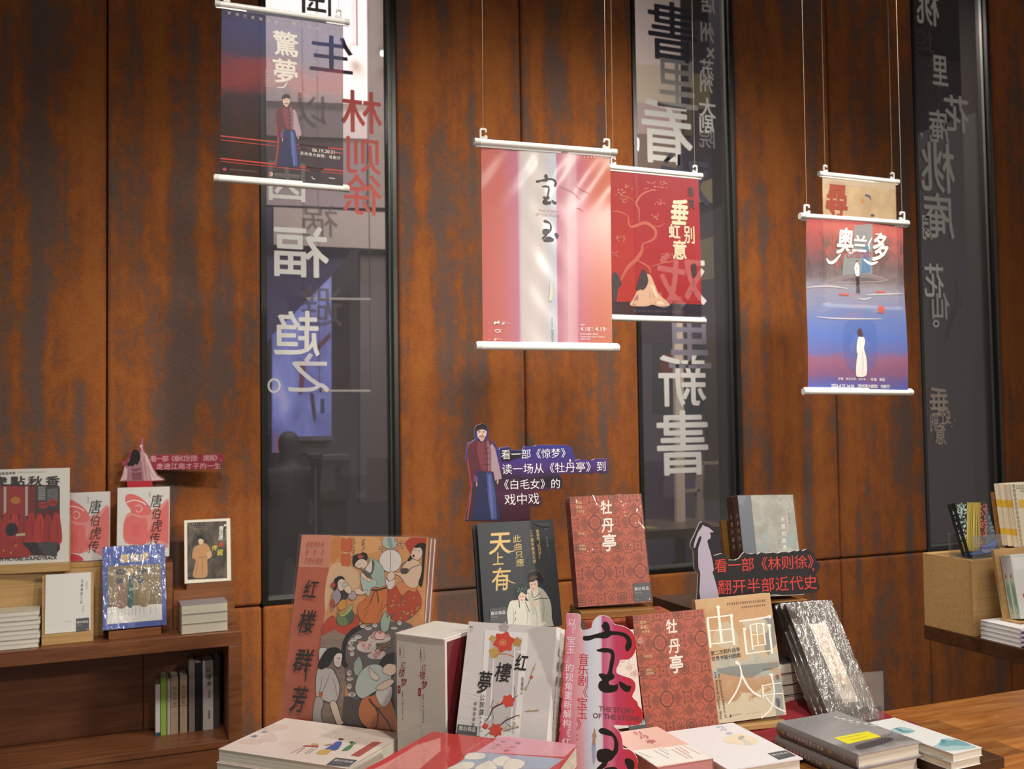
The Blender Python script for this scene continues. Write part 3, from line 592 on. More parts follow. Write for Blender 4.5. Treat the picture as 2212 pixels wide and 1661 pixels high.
# 2: pink stripes
def c2(nt):
    u, v = uvz(nt, .35, .5); n = noise(nt, combine(nt, mathn(nt, 'MULTIPLY', u, 30), mathn(nt, 'MULTIPLY', v, .5)), 1, 3, .6)
    return ramp(nt, mathn(nt, 'ADD', u, mathn(nt, 'MULTIPLY', mathn(nt, 'SUBTRACT', n, .5), .05)), [(0, '#b7655f'), (.14, '#b86a66'), (.2, '#b57079'), (.265, '#b3758a'), (.285, '#b88ba0'), (.3, '#c0b6b6'), (.42, '#c8c0bc'), (.5, '#bfbbbe'), (.56, '#b4bcca'), (.575, '#b3748a'), (.62, '#b8828f'), (.66, '#c6a2a8'), (.71, '#c4959d'), (.74, '#b56a7e'), (.8, '#b86d6e'), (.88, '#bb6b5d'), (1, '#bb6f58')])
BAO = [[(355, 385), (370, 374), (430, 368), (520, 343), (560, 330), (545, 300), (533, 272), (545, 262), (560, 238), (590, 240), (615, 280), (622, 325), (690, 330), (770, 350), (815, 395), (830, 450), (815, 495), (780, 527), (762, 480), (777, 430), (760, 392), (710, 370), (640, 365), (600, 390), (560, 400), (480, 395), (420, 418), (362, 418)],
    [(485, 512), (510, 500), (560, 490), (630, 500), (655, 530), (662, 580), (652, 650), (640, 725), (660, 760), (650, 790), (608, 812), (610, 842), (660, 850), (692, 838), (694, 880), (670, 910), (600, 924), (550, 918), (512, 890), (500, 850), (520, 812), (540, 800), (505, 748), (540, 735), (585, 745), (605, 690), (615, 620), (628, 560), (605, 535), (560, 534), (505, 526)],
    [(703, 815), (740, 825), (790, 855), (820, 858), (808, 910), (770, 915), (735, 890), (710, 855)]]
YU = [[(505, 1290), (530, 1265), (560, 1265), (610, 1285), (655, 1320), (685, 1370), (697, 1430), (692, 1490), (660, 1540), (630, 1575), (600, 1590), (580, 1630), (545, 1661), (500, 1700), (470, 1690), (500, 1640), (540, 1600), (510, 1590), (488, 1560), (484, 1520), (500, 1480), (545, 1465), (600, 1465), (640, 1485), (655, 1460), (658, 1400), (640, 1350), (590, 1335), (530, 1320)],
    [(575, 1650), (660, 1640), (690, 1661), (740, 1690), (735, 1740), (640, 1760), (540, 1750), (500, 1720), (540, 1690)], [(765, 1562), (800, 1558), (845, 1585), (852, 1640), (830, 1690), (800, 1680), (775, 1630), (760, 1600)]]
def bao(a, c, sx, sy, ox, oy, yu_dx=0, yu_dy=0):
    for P in BAO: a.blob(c, [(ox+sx*x, oy+sy*y) for x, y in P], 3)
    for P in YU: a.blob(c, [(ox+yu_dx+sx*x, oy+yu_dy+sy*y) for x, y in P], 3)
def a2(a, W, H):
    k = '#3a3534'; s = .285; bao(a, k, s, s*1.0, 467-355*s, 465-238*s, 4, 757-1265*s-465+238*s)
    a.latin('#c2a39c', 'THE STORY', (484, 703), (604, 712), 1, .012); a.latin('#c2a39c', 'OF THE STONE', (466, 727), (618, 738), 1, .012)
    a.polyL('#cfc6b4', [a.L(p) for p in [(555, 1160), (566, 1165), (578, 1215), (570, 1275), (548, 1278), (557, 1210)]])
    for y in (1382, 1455): a.dashes('#4a4446', (565, y), (566, y+(62 if y < 1400 else 92)), 6, .9, .7, y)
    w = '#efe2e0'
    a.latin(w, '4.18', (752, 1468), (812, 1470), 1, .0); a.latin(w, '4.19', (847, 1470), (910, 1472), 1, .0); a.dashes(w, (815, 1450), (835, 1452), 3, .7); a.dashes(w, (815, 1465), (843, 1466), 4, .5); a.dashes(w, (912, 1455), (932, 1456), 3, .7); a.dashes(w, (912, 1468), (938, 1470), 4, .5); a.latin(w, '2026', (752, 1433), (778, 1434))
    a.latin(w, '苏州湾大剧院 · 歌剧厅', (752, 1493), (865, 1494)); a.latin(w, 'Suzhou Bay Grand Theatre', (752, 1508), (906, 1511)); a.latin(w, 'Opera Hall', (752, 1523), (812, 1524))
    for y in (1418, 1470, 1522): a.dashes(w, (162, y), (178, y), 2, .4)
    a.blob(w, [(196, 1420), (205, 1405), (215, 1412), (228, 1402), (234, 1416), (222, 1422), (212, 1418), (202, 1427)]); a.line(w, 4, [(200, 1465), (222, 1460), (242, 1464)]); a.line(w, 4, [(205, 1474), (225, 1477), (240, 1470)])
    for x, y in ((252, 1420), (200, 1523)): a.line(w, 4, [(x, y-9), (x+12, y+7)], False); a.line(w, 4, [(x-2, y+8), (x+15, y-9)], False); a.dashes(w, (x+18, y), (x+50, y+1), 5, .8)
    for x0, x1, y in ((160, 330, 282), (775, 905, 350)):
        for i in range(7): xx = x0+(x1-x0)*i/6; a.line(w, 3, [(xx, y), (xx+3, y+8)], False)
    for q in ([(200, 322), (225, 318), (250, 322)], [(612, 540), (690, 575), (755, 630)], [(720, 545), (770, 570), (815, 590)], [(722, 680), (745, 685), (770, 700)]): a.line(mat('#a05a50', .4), 3, q, taper=True)
def w2(x, z): return .0012*math.sin(14*x+1)*math.sin(4*z)+.0017*math.sin(60*x+20*z)*math.sin(38*z+9*x)*math.exp(-(x+.012)**2/.0016)+.0016*math.sin(48*z-70*x)*math.exp(-(z-.43)**2/.004)
poster((1.0053, -1.5012, 1.6986, -.0758, -.0103, -.0026, .3491, .5), 'pink striped scroll poster with black brush writing, hanging in the centre', film_mat('film_pink', c2, .97, .25, .3), a2, w2, D_, over=.015, clips=(.44, .43))
# 3: red with blossom tree
def c3(nt):
    u, v = uvz(nt, .35, .5); n = noise(nt, combine(nt, mathn(nt, 'MULTIPLY', u, 3), mathn(nt, 'MULTIPLY', v, 4)), 1, 4, .5)
    return ramp(nt, mathn(nt, 'ADD', v, mathn(nt, 'MULTIPLY', mathn(nt, 'SUBTRACT', n, .5), .02)), [(0, '#2c2430'), (.103, '#2c2430'), (.107, '#a52a2c'), (.5, '#a22c30'), (1, '#8e2a2e')])
def robe(a, T, hair='#2c2226'):
    a.blob('#c49c82', [T(p) for p in [(30, 20), (40, 5), (60, 0), (75, 30), (88, 60), (110, 80), (120, 95), (90, 98), (70, 92), (50, 97), (20, 97), (0, 92), (10, 75), (22, 50)]])
    a.poly('#a47862', [T(p) for p in [(35, 60), (55, 62), (58, 92), (30, 92)]]); a.poly('#dcbc9c', [T(p) for p in [(62, 30), (72, 35), (86, 70), (106, 92), (84, 90), (70, 60)]]); a.poly('#8c604e', [T(p) for p in [(16, 72), (24, 60), (24, 94), (8, 92)]])
    for q in ([(66, 40), (72, 66), (78, 92)], [(60, 50), (62, 70), (62, 94)], [(26, 60), (24, 80), (18, 94)]): a.line('#8c604e', 3, [T(p) for p in q], taper=True)
    a.blob(hair, [T(p) for p in [(38, -14), (46, -15), (52, 0), (56, 20), (50, 38), (40, 48), (32, 46), (24, 50), (20, 40), (26, 20), (32, 0)]])
def a3(a, W, H):
    T_ = '#a9513f'; T2 = '#a85a48'
    for w, q in ((24, [(1010, 1150), (1050, 1070), (1110, 1010), (1145, 960), (1150, 910)]), (20, [(1150, 910), (1220, 880), (1235, 830), (1200, 790), (1160, 775), (1075, 800), (1060, 730)]), (12, [(1130, 770), (1128, 690), (1110, 650), (1150, 590), (1230, 560)]), (8, [(1060, 730), (1010, 705), (960, 700)]), (14, [(1110, 1010), (1190, 1060), (1200, 1100)]), (9, [(1190, 1060), (1290, 1030), (1330, 1025), (1400, 1000)]), (6, [(1200, 790), (1250, 800), (1290, 780)]), (5, [(1110, 650), (1060, 610), (1000, 600)])):
        a.line(T_, w, q, taper=True)
    rnd = random.Random(3); a.loop(20)
    for cx, cy, n, s in ((1010, 580, 14, 30), (1030, 630, 10, 24), (1200, 540, 14, 40), (1280, 530, 12, 30), (1260, 650, 12, 30), (1235, 740, 10, 24), (1010, 880, 16, 36), (970, 970, 10, 26), (1350, 990, 8, 26), (1290, 985, 9, 26), (1400, 980, 8, 24), (1060, 545, 8, 24)):
        for i in range(n): a.ell(T2 if i % 3 else '#a5504a', cx+rnd.uniform(-s, s), cy+rnd.uniform(-s, s)*.7, 6, 5, 6)
    a.done(); a.blob('#3a2c30', [(958, 1110), (985, 1095), (1005, 1130), (1018, 1170), (995, 1200), (985, 1265), (960, 1270)])
    for i in range(26): x = 985+i*21; a.polyL('#a52a2c', [a.L(p) for p in [(x, 1272), (x+11, 1272), (x+11, 1281), (x, 1281)]])
    robe(a, lambda p: (1068+p[0]*2.12, 1106+p[1]*2.1), '#3a2a2e')
    ink = '#4a2426'; g = '#d2bc9c'
    a.txt(ink, '唐寅', (1458, 575), (1462, 655), 'v', k=.86, asp=.68, bold=.02); a.txt(g, '垂', (1385, 708), size=150, asp=.78, bold=.035, shear=.12); a.txt(g, '虹', (1352, 832), size=84, asp=.9, bold=.03); a.txt(g, '别', (1447, 852), size=104, asp=.72, bold=.015); a.txt(g, '意', (1385, 950), size=112, asp=.85, bold=.03)
    a.blob('#3c2a30', [(1462, 1050), (1475, 1036), (1490, 1050), (1492, 1110), (1478, 1126), (1464, 1112)]); a.dashes('#3c2a30', (1470, 1135), (1472, 1190), 5, .9); a.dashes('#3c2a30', (1445, 1218), (1495, 1222), 5, .7); a.dashes('#6a5a60', (1090, 1345), (1420, 1352), 22, .7)
poster((1.6983, -.8666, 1.8537, .0104, .0005, .0004, .3503, .5), 'red scroll poster with blossom tree and kneeling robed figure, overlapping the middle window', film_mat('film_red', c3, .86, .3), a3, lambda x, z: .003*math.sin(8*x)*math.sin(6*z), D_, over=.012)
# 4: blue and red painting
def c4(nt):
    u, v = uvz(nt, .338, .5); n = noise(nt, combine(nt, mathn(nt, 'MULTIPLY', u, 2.2), mathn(nt, 'MULTIPLY', v, 7)), 1.2, 7, .65, .6); n2 = noise(nt, combine(nt, mathn(nt, 'MULTIPLY', u, 6), mathn(nt, 'MULTIPLY', v, 5)), 1.2, 5, .6, .3); n3 = noise(nt, combine(nt, mathn(nt, 'MULTIPLY', u, 2.5), mathn(nt, 'MULTIPLY', v, 22)), 1.3, 4, .6)
    b = ramp(nt, mathn(nt, 'ADD', v, mathn(nt, 'MULTIPLY', mathn(nt, 'SUBTRACT', n, .5), .16)), [(0, '#5066b8'), (.05, '#6a62a4'), (.1, '#8d5f86'), (.17, '#9c6684'), (.22, '#6d73b4'), (.32, '#5b7ac6'), (.42, '#6a7fb8'), (.52, '#8188a8'), (.6, '#8d8c9c'), (.66, '#7a6d72'), (.72, '#6d5a60'), (.84, '#a05a58'), (.95, '#c2605c'), (1, '#b85c5c')])
    dk = mixc(nt, mathn(nt, 'MULTIPLY', ramp(nt, n2, [(.46, '#000000'), (.54, '#ffffff')]), ramp(nt, v, [(.62, '#000000'), (.68, '#d0d0d0'), (.86, '#d0d0d0'), (.95, '#202020')])), b, '#4c4a50')
    rd = mixc(nt, mathn(nt, 'MULTIPLY', ramp(nt, n3, [(.55, '#000000'), (.62, '#c0c0c0')]), ramp(nt, v, [(.33, '#000000'), (.45, '#808080'), (.6, '#808080'), (.65, '#000000')])), dk, '#c86a58')
    return mixc(nt, mathn(nt, 'MULTIPLY', ramp(nt, n3, [(.3, '#b0b0b0'), (.4, '#000000')]), ramp(nt, v, [(.35, '#000000'), (.5, '#ffffff'), (.6, '#c0c0c0'), (.65, '#000000')])), rd, '#b9b6b4')
def a4(a, W, H):
    wv = '#e9e4e0'; pale = '#8f9698'
    a.poly(alpha_mat('#9aa0a2', .7), [(395, 520), (505, 510), (508, 810), (330, 815), (338, 700), (390, 650)]); a.poly(alpha_mat('#5f8fc0', .6), [(452, 640), (505, 640), (508, 800), (440, 805)]); a.blob(alpha_mat('#9a8a90', .7), [(245, 850), (330, 815), (420, 810), (520, 812), (600, 840), (560, 855), (300, 860)])
    for q in ([(120, 888), (240, 880), (360, 895)], [(470, 935), (560, 930), (690, 925)], [(180, 1065), (320, 1075), (560, 1078)], [(420, 955), (460, 960), (500, 950)]): a.line(alpha_mat('#c9c4c4', .8), 8, q, taper=True)
    for x, y, w_, h in ((290, 740, 14, 60), (325, 710, 8, 90), (270, 620, 10, 80), (550, 640, 16, 70), (420, 590, 10, 10), (600, 560, 8, 60), (230, 680, 12, 40), (310, 930, 60, 16), (540, 1020, 40, 46), (530, 915, 60, 14)): a.poly(alpha_mat('#cf5a4c', .8), [(x, y-h/2), (x+w_, y-h/2+4), (x+w_-3, y+h/2), (x+2, y+h/2-3)])
    a.blob(alpha_mat('#5a80cc', .3), [(340, 1110), (440, 1085), (520, 1110), (525, 1330), (440, 1400), (350, 1340)])
    a.txt(wv, '奥', (345, 612), size=140, asp=.75, bold=.03, shear=.1); a.txt(wv, '兰', (432, 630), size=92, asp=.95, bold=.028, shear=.1); a.txt(wv, '多', (556, 648), size=150, asp=.7, bold=.028, shear=.1); a.line(wv, 17, [(318, 690), (280, 735), (250, 738), (236, 715)], taper=True); a.line(wv, 15, [(455, 722), (500, 748), (540, 735)], taper=True); a.line(wv, 9, [(505, 590), (485, 630), (490, 665)], taper=True); a.line(wv, 8, [(520, 572), (560, 575), (565, 600)], taper=True)
    a.latin(mat('#b5484c', .4), 'Orlando', (350, 712), (500, 708), 1.2, 0, .35)
    a.blob(wv, [(408, 745), (414, 735), (422, 745), (430, 770), (428, 820), (410, 820), (400, 775)]); a.ell('#8a4a40', 415, 732, 6, 7); a.poly('#3c3038', [(410, 822), (430, 822), (432, 870), (424, 880), (414, 880)]); a.poly(alpha_mat('#3c3850', .6), [(414, 882), (432, 882), (436, 925), (410, 920)]); a.line('#6b4a3c', 4, [(408, 778), (428, 776)], False)
    a.blob('#e6e2dc', [(418, 1190), (434, 1182), (452, 1190), (458, 1215), (452, 1255), (466, 1310), (472, 1390), (462, 1420), (430, 1424), (410, 1415), (408, 1350), (416, 1270), (410, 1285), (410, 1230)]); a.blob('#5a3634', [(416, 1155), (422, 1138), (436, 1136), (442, 1155), (447, 1182), (436, 1186), (424, 1180)]); a.line('#bdb6b2', 4, [(440, 1260), (448, 1330), (446, 1415)], taper=True)
    a.txt(wv, '原著/弗吉尼亚·伍尔夫', (312, 1434), (460, 1438), 'h', k=1, bold=.0); a.txt(wv, '导演/黄盈', (502, 1440), (570, 1441), 'h', k=1)
    a.latin(wv, '2026.4.25 14:30', (265, 1487), (400, 1492), 1.3, .02); a.txt(wv, '苏州湾大剧院·戏剧厅', (431, 1478), (600, 1482), 'h', k=1.05, bold=.02)
poster((2.0099, -1.4793, 1.5836, -.088, .0089, -.0145, .3382, .5), 'blue and red painted scroll poster with woman in white, nearest on the right', film_mat('film_painting', c4, .88, .3), a4, lambda x, z: .004*math.sin(9*x+4*z)+.003*math.sin(14*z), G_, over=.015, clips=(.44, .45))
def c5(nt):
    u, v = uvz(nt, .36, .5); n = noise(nt, combine(nt, mathn(nt, 'MULTIPLY', u, 3), mathn(nt, 'MULTIPLY', v, 4)), 1, 5, .6)
    return ramp(nt, n, [(.3, '#a58c6c'), (.5, '#b59a78'), (.62, '#c0a780'), (.75, '#a9a5a0')])
def a5(a, W, H):
    a.rectL(alpha_mat('#c8b8a0', .5), -W/2, W/2, H-.03, H); r = '#8d3a26'
    a.txt(r, '尋', (300, 360), size=190, asp=.72, bold=.03, shear=.1); a.ell('#b5823c', 265, 232, 7, 8); a.dashes('#b5823c', (275, 235), (370, 245), 8, .9)
    a.blob('#4a4860', [(462, 338), (480, 332), (498, 345), (500, 370), (490, 350)]); a.blob('#b5783c', [(445, 362), (460, 360), (464, 380), (448, 384)]); a.blob('#4a4860', [(500, 455), (515, 450), (522, 462), (505, 466)])
poster((2.677, -.7589, 1.9359, .0139, -.0087, .0006, .3616, .5), 'beige scroll poster with rust-brown character, half hidden behind the blue-red poster', film_mat('film_beige', c5, .9, .4), a5, lambda x, z: .002*math.sin(9*x), G_, over=.014)

# ------------------------------------------------------------------ cut-out board signs
def signbase(name, label, ps, outline, base, crop, T=.005, k=1):
    root = empty(name, ps.M); tag(root, label, 'sign'); mb = MB(); a = Art(mb, ps, crop=crop)
    P = [tuple(p) for p in catmull([a.L(q) for q in outline], True, k)] if k > 1 else [tuple(a.L(q)) for q in outline]
    mb.prism(P, 0, T, base, mat('#eceae6', .6)); return root, mb, a
JP = Pose(CAM+(np.array([.8495, -1.8687, 1.3245])-CAM)*1.11, *axes(-.153, 0, .003))
def jing_base():
    m, nt, N, L, B = newmat('sign_violet_night'); n = noise(nt, coords(nt, (1, 1, 1)), 9, 4, .6, .4); t = nt.nodes.new('ShaderNodeTexCoord'); s = nt.nodes.new('ShaderNodeSeparateXYZ'); L.new(t.outputs['Object'], s.inputs[0])
    L.new(ramp(nt, mathn(nt, 'ADD', mathn(nt, 'MULTIPLY', s.outputs[2], 4.2), mathn(nt, 'MULTIPLY', mathn(nt, 'SUBTRACT', n, .5), .25)), [(0, '#3c1224'), (.12, '#4a1c3c'), (.28, '#2e1830'), (.4, '#4c2a78'), (.5, '#332c7c'), (.65, '#35348a'), (.8, '#2a2a6a')]), B.inputs['Base Color']); B.inputs['Roughness'].default_value = .5; return m
root, mb, a = signbase('cutout_sign', 'violet cut-out sign with robed man in black cap, above the dark grey books', JP,
    [(172, 125), (185, 104), (225, 93), (262, 105), (278, 140), (275, 185), (262, 208), (320, 235), (345, 280), (362, 300), (372, 282), (440, 275), (460, 300), (545, 305), (565, 270), (640, 275), (660, 262), (900, 262), (940, 280), (950, 330), (972, 350), (965, 388), (1010, 375), (1100, 385), (1130, 372), (1222, 372), (1228, 485), (1180, 492), (1130, 482), (1100, 499), (1040, 490), (870, 490), (845, 505), (870, 535), (870, 600), (850, 620), (770, 617), (745, 632), (690, 630), (640, 637), (660, 647), (690, 660), (699, 737), (680, 752), (606, 754), (612, 1610), (375, 1620), (375, 878), (88, 868), (103, 790), (148, 560), (128, 480), (93, 370), (112, 250), (150, 233), (180, 212), (163, 180)], jing_base(), I_)
a.poly('#1c1422', [(372, 300), (440, 285), (455, 310), (545, 312), (540, 360), (440, 395), (380, 400)]); a.poly('#1c1422', [(690, 525), (845, 510), (862, 540), (860, 600), (770, 605), (690, 590)])
man(a, I_)
for t, p0, p1 in (('看一部《惊梦》', (417, 338), (893, 325)), ('读一场从《牡丹亭》到', (425, 455), (1176, 432)), ('《白毛女》的', (400, 578), (812, 570)), ('戏中戏', (450, 697), (638, 690))): a.txt('#f2eef0', t, p0, p1, 'h', k=1.0, bold=-.006)
a.txt('#f2eef0', ',', (962, 352), size=90)
mb.build('board', root)
LP_ = Pose(CAM+(np.array([1.2149, -2.0976, 1.1496])-CAM)*1.092, *axes(-.2237, .0261, .0124))
root, mb, a = signbase('cutout_sign', 'black cut-out sign with pale capped silhouette and red writing, right of centre', LP_,
    [(245, 375), (270, 365), (330, 380), (385, 430), (402, 465), (390, 495), (365, 512), (372, 545), (350, 582), (345, 600), (375, 680), (388, 712), (475, 690), (510, 705), (525, 745), (540, 758), (610, 758), (650, 740), (680, 698), (700, 678), (722, 690), (760, 698), (800, 690), (840, 700), (870, 678), (920, 690), (990, 680), (1040, 690), (1080, 676), (1130, 675), (1160, 680), (1210, 660), (1240, 668), (1270, 655), (1300, 665), (1340, 645), (1385, 655), (1420, 700), (1440, 772), (1475, 778), (1480, 830), (1455, 885), (1430, 900), (1445, 940), (1462, 1000), (1475, 1040), (1450, 1082), (1400, 1095), (1250, 1110), (1100, 1117), (1000, 1107), (900, 1130), (700, 1160), (700, 2050), (330, 2080), (225, 1400), (215, 1165), (230, 900), (188, 850), (178, 660), (148, 620), (155, 570), (190, 500)], mat('#1d191c', .5), M_, .006)
pv = '#b3a7ba'
a.blob(pv, [(280, 395), (290, 408), (335, 425), (372, 455), (385, 470), (350, 478), (358, 510), (350, 540), (325, 552), (330, 600), (355, 680), (378, 780), (388, 865), (375, 880), (400, 960), (440, 1135), (380, 1150), (250, 1152), (250, 900), (232, 840), (228, 660), (245, 570), (262, 520), (240, 520), (215, 580), (195, 632), (182, 625), (195, 560), (230, 470), (262, 425)], 3)
a.line('#1d191c', 10, [(262, 520), (245, 570), (230, 625)], taper=True)
a.poly(pv, [(252, 1140), (440, 1130), (470, 1500), (300, 1500)])
RDT = '#cf3f38'
a.txt(RDT, '看一部《林则徐》', (460, 815), (1415, 770), 'h', k=1.02, bold=.004); a.txt(RDT, ',', (1452, 805), size=120, bold=.01); a.txt(RDT, '翻开半部近代史', (500, 1035), (1378, 985), 'h', k=1.0, bold=.004)
mb.build('board', root)
TP = Pose(CAM+(np.array([.0652, -.135, 1.27])-CAM)*1.0235, *axes(-.10, 0, 0))
root, mb, a = signbase('cutout_sign', 'small crimson cut-out sign with long-haired robed figure, on the left cabinet', TP,
    [(203, 270), (250, 250), (290, 185), (320, 165), (350, 180), (345, 150), (360, 110), (365, 75), (378, 80), (376, 130), (386, 185), (410, 215), (430, 240), (440, 215), (540, 213), (700, 213), (970, 208), (990, 250), (960, 272), (955, 322), (480, 328), (462, 322), (485, 365), (540, 395), (535, 410), (445, 416), (445, 985), (258, 985), (258, 416), (205, 415), (235, 350), (240, 305)], mat('#8e2a38', .5), S_, .004)
a.poly('#b02434', [(258, 414), (445, 412), (445, 980), (258, 980)])
a.poly('#9a6e78', [(205, 412), (240, 300), (255, 280), (300, 200), (325, 180), (350, 190), (372, 180), (362, 140), (366, 82), (376, 90), (374, 130), (384, 190), (405, 220), (425, 250), (450, 320), (480, 375), (538, 402), (440, 410), (300, 410)])
a.poly('#c9a6a8', [(238, 302), (262, 325), (256, 400), (207, 411), (228, 370)]); a.poly('#d3b4b2', [(384, 195), (408, 222), (450, 318), (482, 374), (536, 402), (442, 409), (425, 340), (398, 262)]); a.poly('#b98e92', [(350, 200), (382, 195), (396, 262), (424, 345), (436, 409), (385, 408), (372, 300)]); a.poly('#7c4a56', [(290, 320), (358, 310), (372, 405), (296, 405)])
a.blob('#8a3a48', [(210, 272), (250, 262), (270, 290), (235, 300)]); a.line('#b98088', 5, [(292, 340), (325, 346), (362, 334)]); a.line('#5a3038', 4, [(300, 360), (330, 364), (365, 354)])
for q_ in ([(262, 330), (268, 370), (262, 405)], [(412, 270), (432, 340), (470, 398)], [(382, 230), (392, 320), (404, 405)]): a.line('#8a5a64', 4, q_, taper=True)
a.blob('#1a1214', [(296, 192), (318, 174), (348, 192), (358, 225), (350, 262), (332, 292), (318, 285), (300, 304), (286, 296), (268, 302), (258, 284), (275, 258), (284, 225)]); a.blob('#d8b8ae', [(352, 150), (360, 138), (372, 142), (368, 160), (356, 162)]); a.line('#a4525a', 8, [(370, 85), (366, 110), (360, 140)]); a.line('#c9a6a8', 9, [(360, 160), (374, 190), (386, 215)])
a.txt('#d9a4a8', '看一部《垂虹别意·唐寅》,', (455, 245), (978, 238), 'h', k=1.16, bold=.004); a.txt('#d9a4a8', '走进江南才子的一生', (503, 302), (932, 298), 'h', k=.98, bold=.006)
mb.build('board', root)
# tall pink brush sign in front
def bao_base():
    m, nt, N, L, B = newmat('sign_pink_streaks'); t = nt.nodes.new('ShaderNodeTexCoord'); s = nt.nodes.new('ShaderNodeSeparateXYZ'); L.new(t.outputs['Object'], s.inputs[0])
    n = noise(nt, coords(nt, (180, 1, 2)), 1, 3, .6); u = mathn(nt, 'ADD', mathn(nt, 'ADD', mathn(nt, 'MULTIPLY', s.outputs[0], 6.2), .5), mathn(nt, 'MULTIPLY', mathn(nt, 'SUBTRACT', n, .5), .07))
    L.new(ramp(nt, u, [(.0, '#cf3e56'), (.10, '#d0546c'), (.2, '#d88a9c'), (.28, '#dba2ac'), (.33, '#dfb4bc'), (.36, '#c9cbe0'), (.42, '#d2dbe8'), (.5, '#dfe3ee'), (.535, '#d4cfe0'), (.55, '#c65480'), (.62, '#d47a98'), (.68, '#c4446e'), (.78, '#c83c58'), (.9, '#c8303c'), (1, '#cc2c30')]), B.inputs['Base Color']); B.inputs['Roughness'].default_value = .45; return m
BP = Pose(CAM+ray(1296, 1668)*(1.698/(ray(1296, 1668)@FW)), *axes(-.5, .1, 0))
root, mb, a = signbase('cutout_sign', 'tall pink cut-out sign with huge black brush strokes, front centre', BP,
    [(190, 172), (220, 158), (310, 162), (332, 185), (335, 240), (328, 270), (345, 322), (430, 302), (440, 270), (460, 220), (510, 180), (560, 178), (620, 205), (655, 260), (740, 280), (810, 315), (855, 380), (868, 460), (850, 545), (800, 600), (740, 603), (708, 610), (705, 640), (680, 690), (685, 735), (760, 765), (830, 790), (862, 840), (858, 900), (830, 960), (880, 1010), (888, 1048), (922, 1080), (935, 1150), (915, 1215), (870, 1235), (740, 1240), (645, 1237), (690, 1280), (722, 1330), (737, 1400), (745, 1465), (800, 1470), (860, 1520), (887, 1600), (880, 1661), (860, 1780), (110, 1760), (118, 1400), (132, 1320), (124, 1280), (140, 1240), (134, 1170), (148, 1100), (143, 1040), (158, 980), (152, 900), (165, 830), (160, 740), (176, 660), (170, 600), (186, 540), (180, 480), (192, 420), (184, 350), (196, 290)], bao_base(), L_, .006, 2)
bao(a, '#161212', 1, 1, 0, 0)
a.txt('#f3e6ec', '以『宝玉』的视角重新解构《红', (248, 240), (190, 1400), 'v', k=.98, bold=.006); a.txt('#c9303e', '音乐剧《宝玉》:', (362, 595), (340, 1340), 'v', k=1.06, bold=-.004)
a.latin('#7d4a50', 'THE STORY', (508, 1100), (858, 1128), 1.0, .02); a.latin('#7d4a50', 'OF THE STONE', (450, 1166), (905, 1200), 1.0, .02)
a.blob('#b58c74', [(462, 1270), (470, 1268), (478, 1310), (488, 1350), (474, 1360), (476, 1420), (446, 1424), (452, 1352), (438, 1345), (456, 1310)], 3); a.blob(alpha_mat('#9aa4cc', .5), [(440, 1430), (480, 1430), (470, 1600), (452, 1600)])
for q in ([(505, 830), (500, 868), (512, 895)], [(488, 1500), (484, 1540), (492, 1565)]): a.line('#e8e4ea', 5, q, taper=True)
mb.build('board', root)
# ------------------------------------------------------------------ books
def book(name, label, pose, T, cover='#e8e4dc', art=None, spine='L', spart=None, hard=False, crop=(0, 0, 1), scrop=None, group=None, wrap=None, back=None, spcol=None, pagecol=None, cat='book', rounded=False, rough=.42, wpad=.0012):
    W, H = pose.W, pose.H; root = empty(name, pose.M); tag(root, label, cat, group)
    b = .0026 if hard else .0009; ov = .004 if hard else .0012; cm = mat(cover, rough) if isinstance(cover, str) else cover; bm = mat(back, rough) if back else cm; sm = mat(spcol, rough) if spcol else cm
    m = MB(); m.box(-W/2, W/2, 0, b, 0, H, cm); m.box(-W/2, W/2, T-b, T, 0, H, bm)
    sx = -1 if spine == 'L' else 1
    if spine:
        x0, x1 = (-W/2, -W/2+b) if spine == 'L' else (W/2-b, W/2)
        if rounded:
            n = 8; P = [(sx*(W/2+.006*math.sin(math.pi*i/n)), T*i/n) for i in range(n+1)]
            for i in range(n):
                (xa, ya), (xb, yb) = P[i], P[i+1]; q = [(xa, ya, 0), (xb, yb, 0), (xb, yb, H), (xa, ya, H)]
                m.face(q if sx > 0 else q[::-1], sm, True)
            for z in (0, H): m.face([(x, y, z) for x, y in P], sm)
        else: m.box(x0, x1, b, T-b, 0, H, sm)
        if spart:
            so = (sx*(W/2+(.006 if rounded else 0)), T/2, 0); spart(Art(m, pose, so, (0, sx, 0), crop=scrop or crop, rough=rough), T, H)
    if art: art(Art(m, pose, crop=crop, rough=rough), W, H)
    m.build('cover', root)
    px0 = -W/2+(b if spine == 'L' else ov); px1 = W/2-(b if spine == 'R' else ov)
    MB().box(px0, px1, b+.0002, T-b-.0002, ov, H-ov, mat(pagecol, .8) if pagecol else PAGES).build('pages', root)
    if wrap: MB().box(-W/2-wpad, W/2+wpad, -.0022-wpad, T+wpad, -.0006, H+wpad, wrap).build('shrink_wrap', root)
    return root
def behind(root, k, T, label, group=None, dx=0, dz=0):
    c = copy_tree(root); c.matrix_world = root.matrix_world @ Matrix.Translation((dx*k, T*k, dz*k)); c['label'] = label
    if group: c['group'] = group
    return c
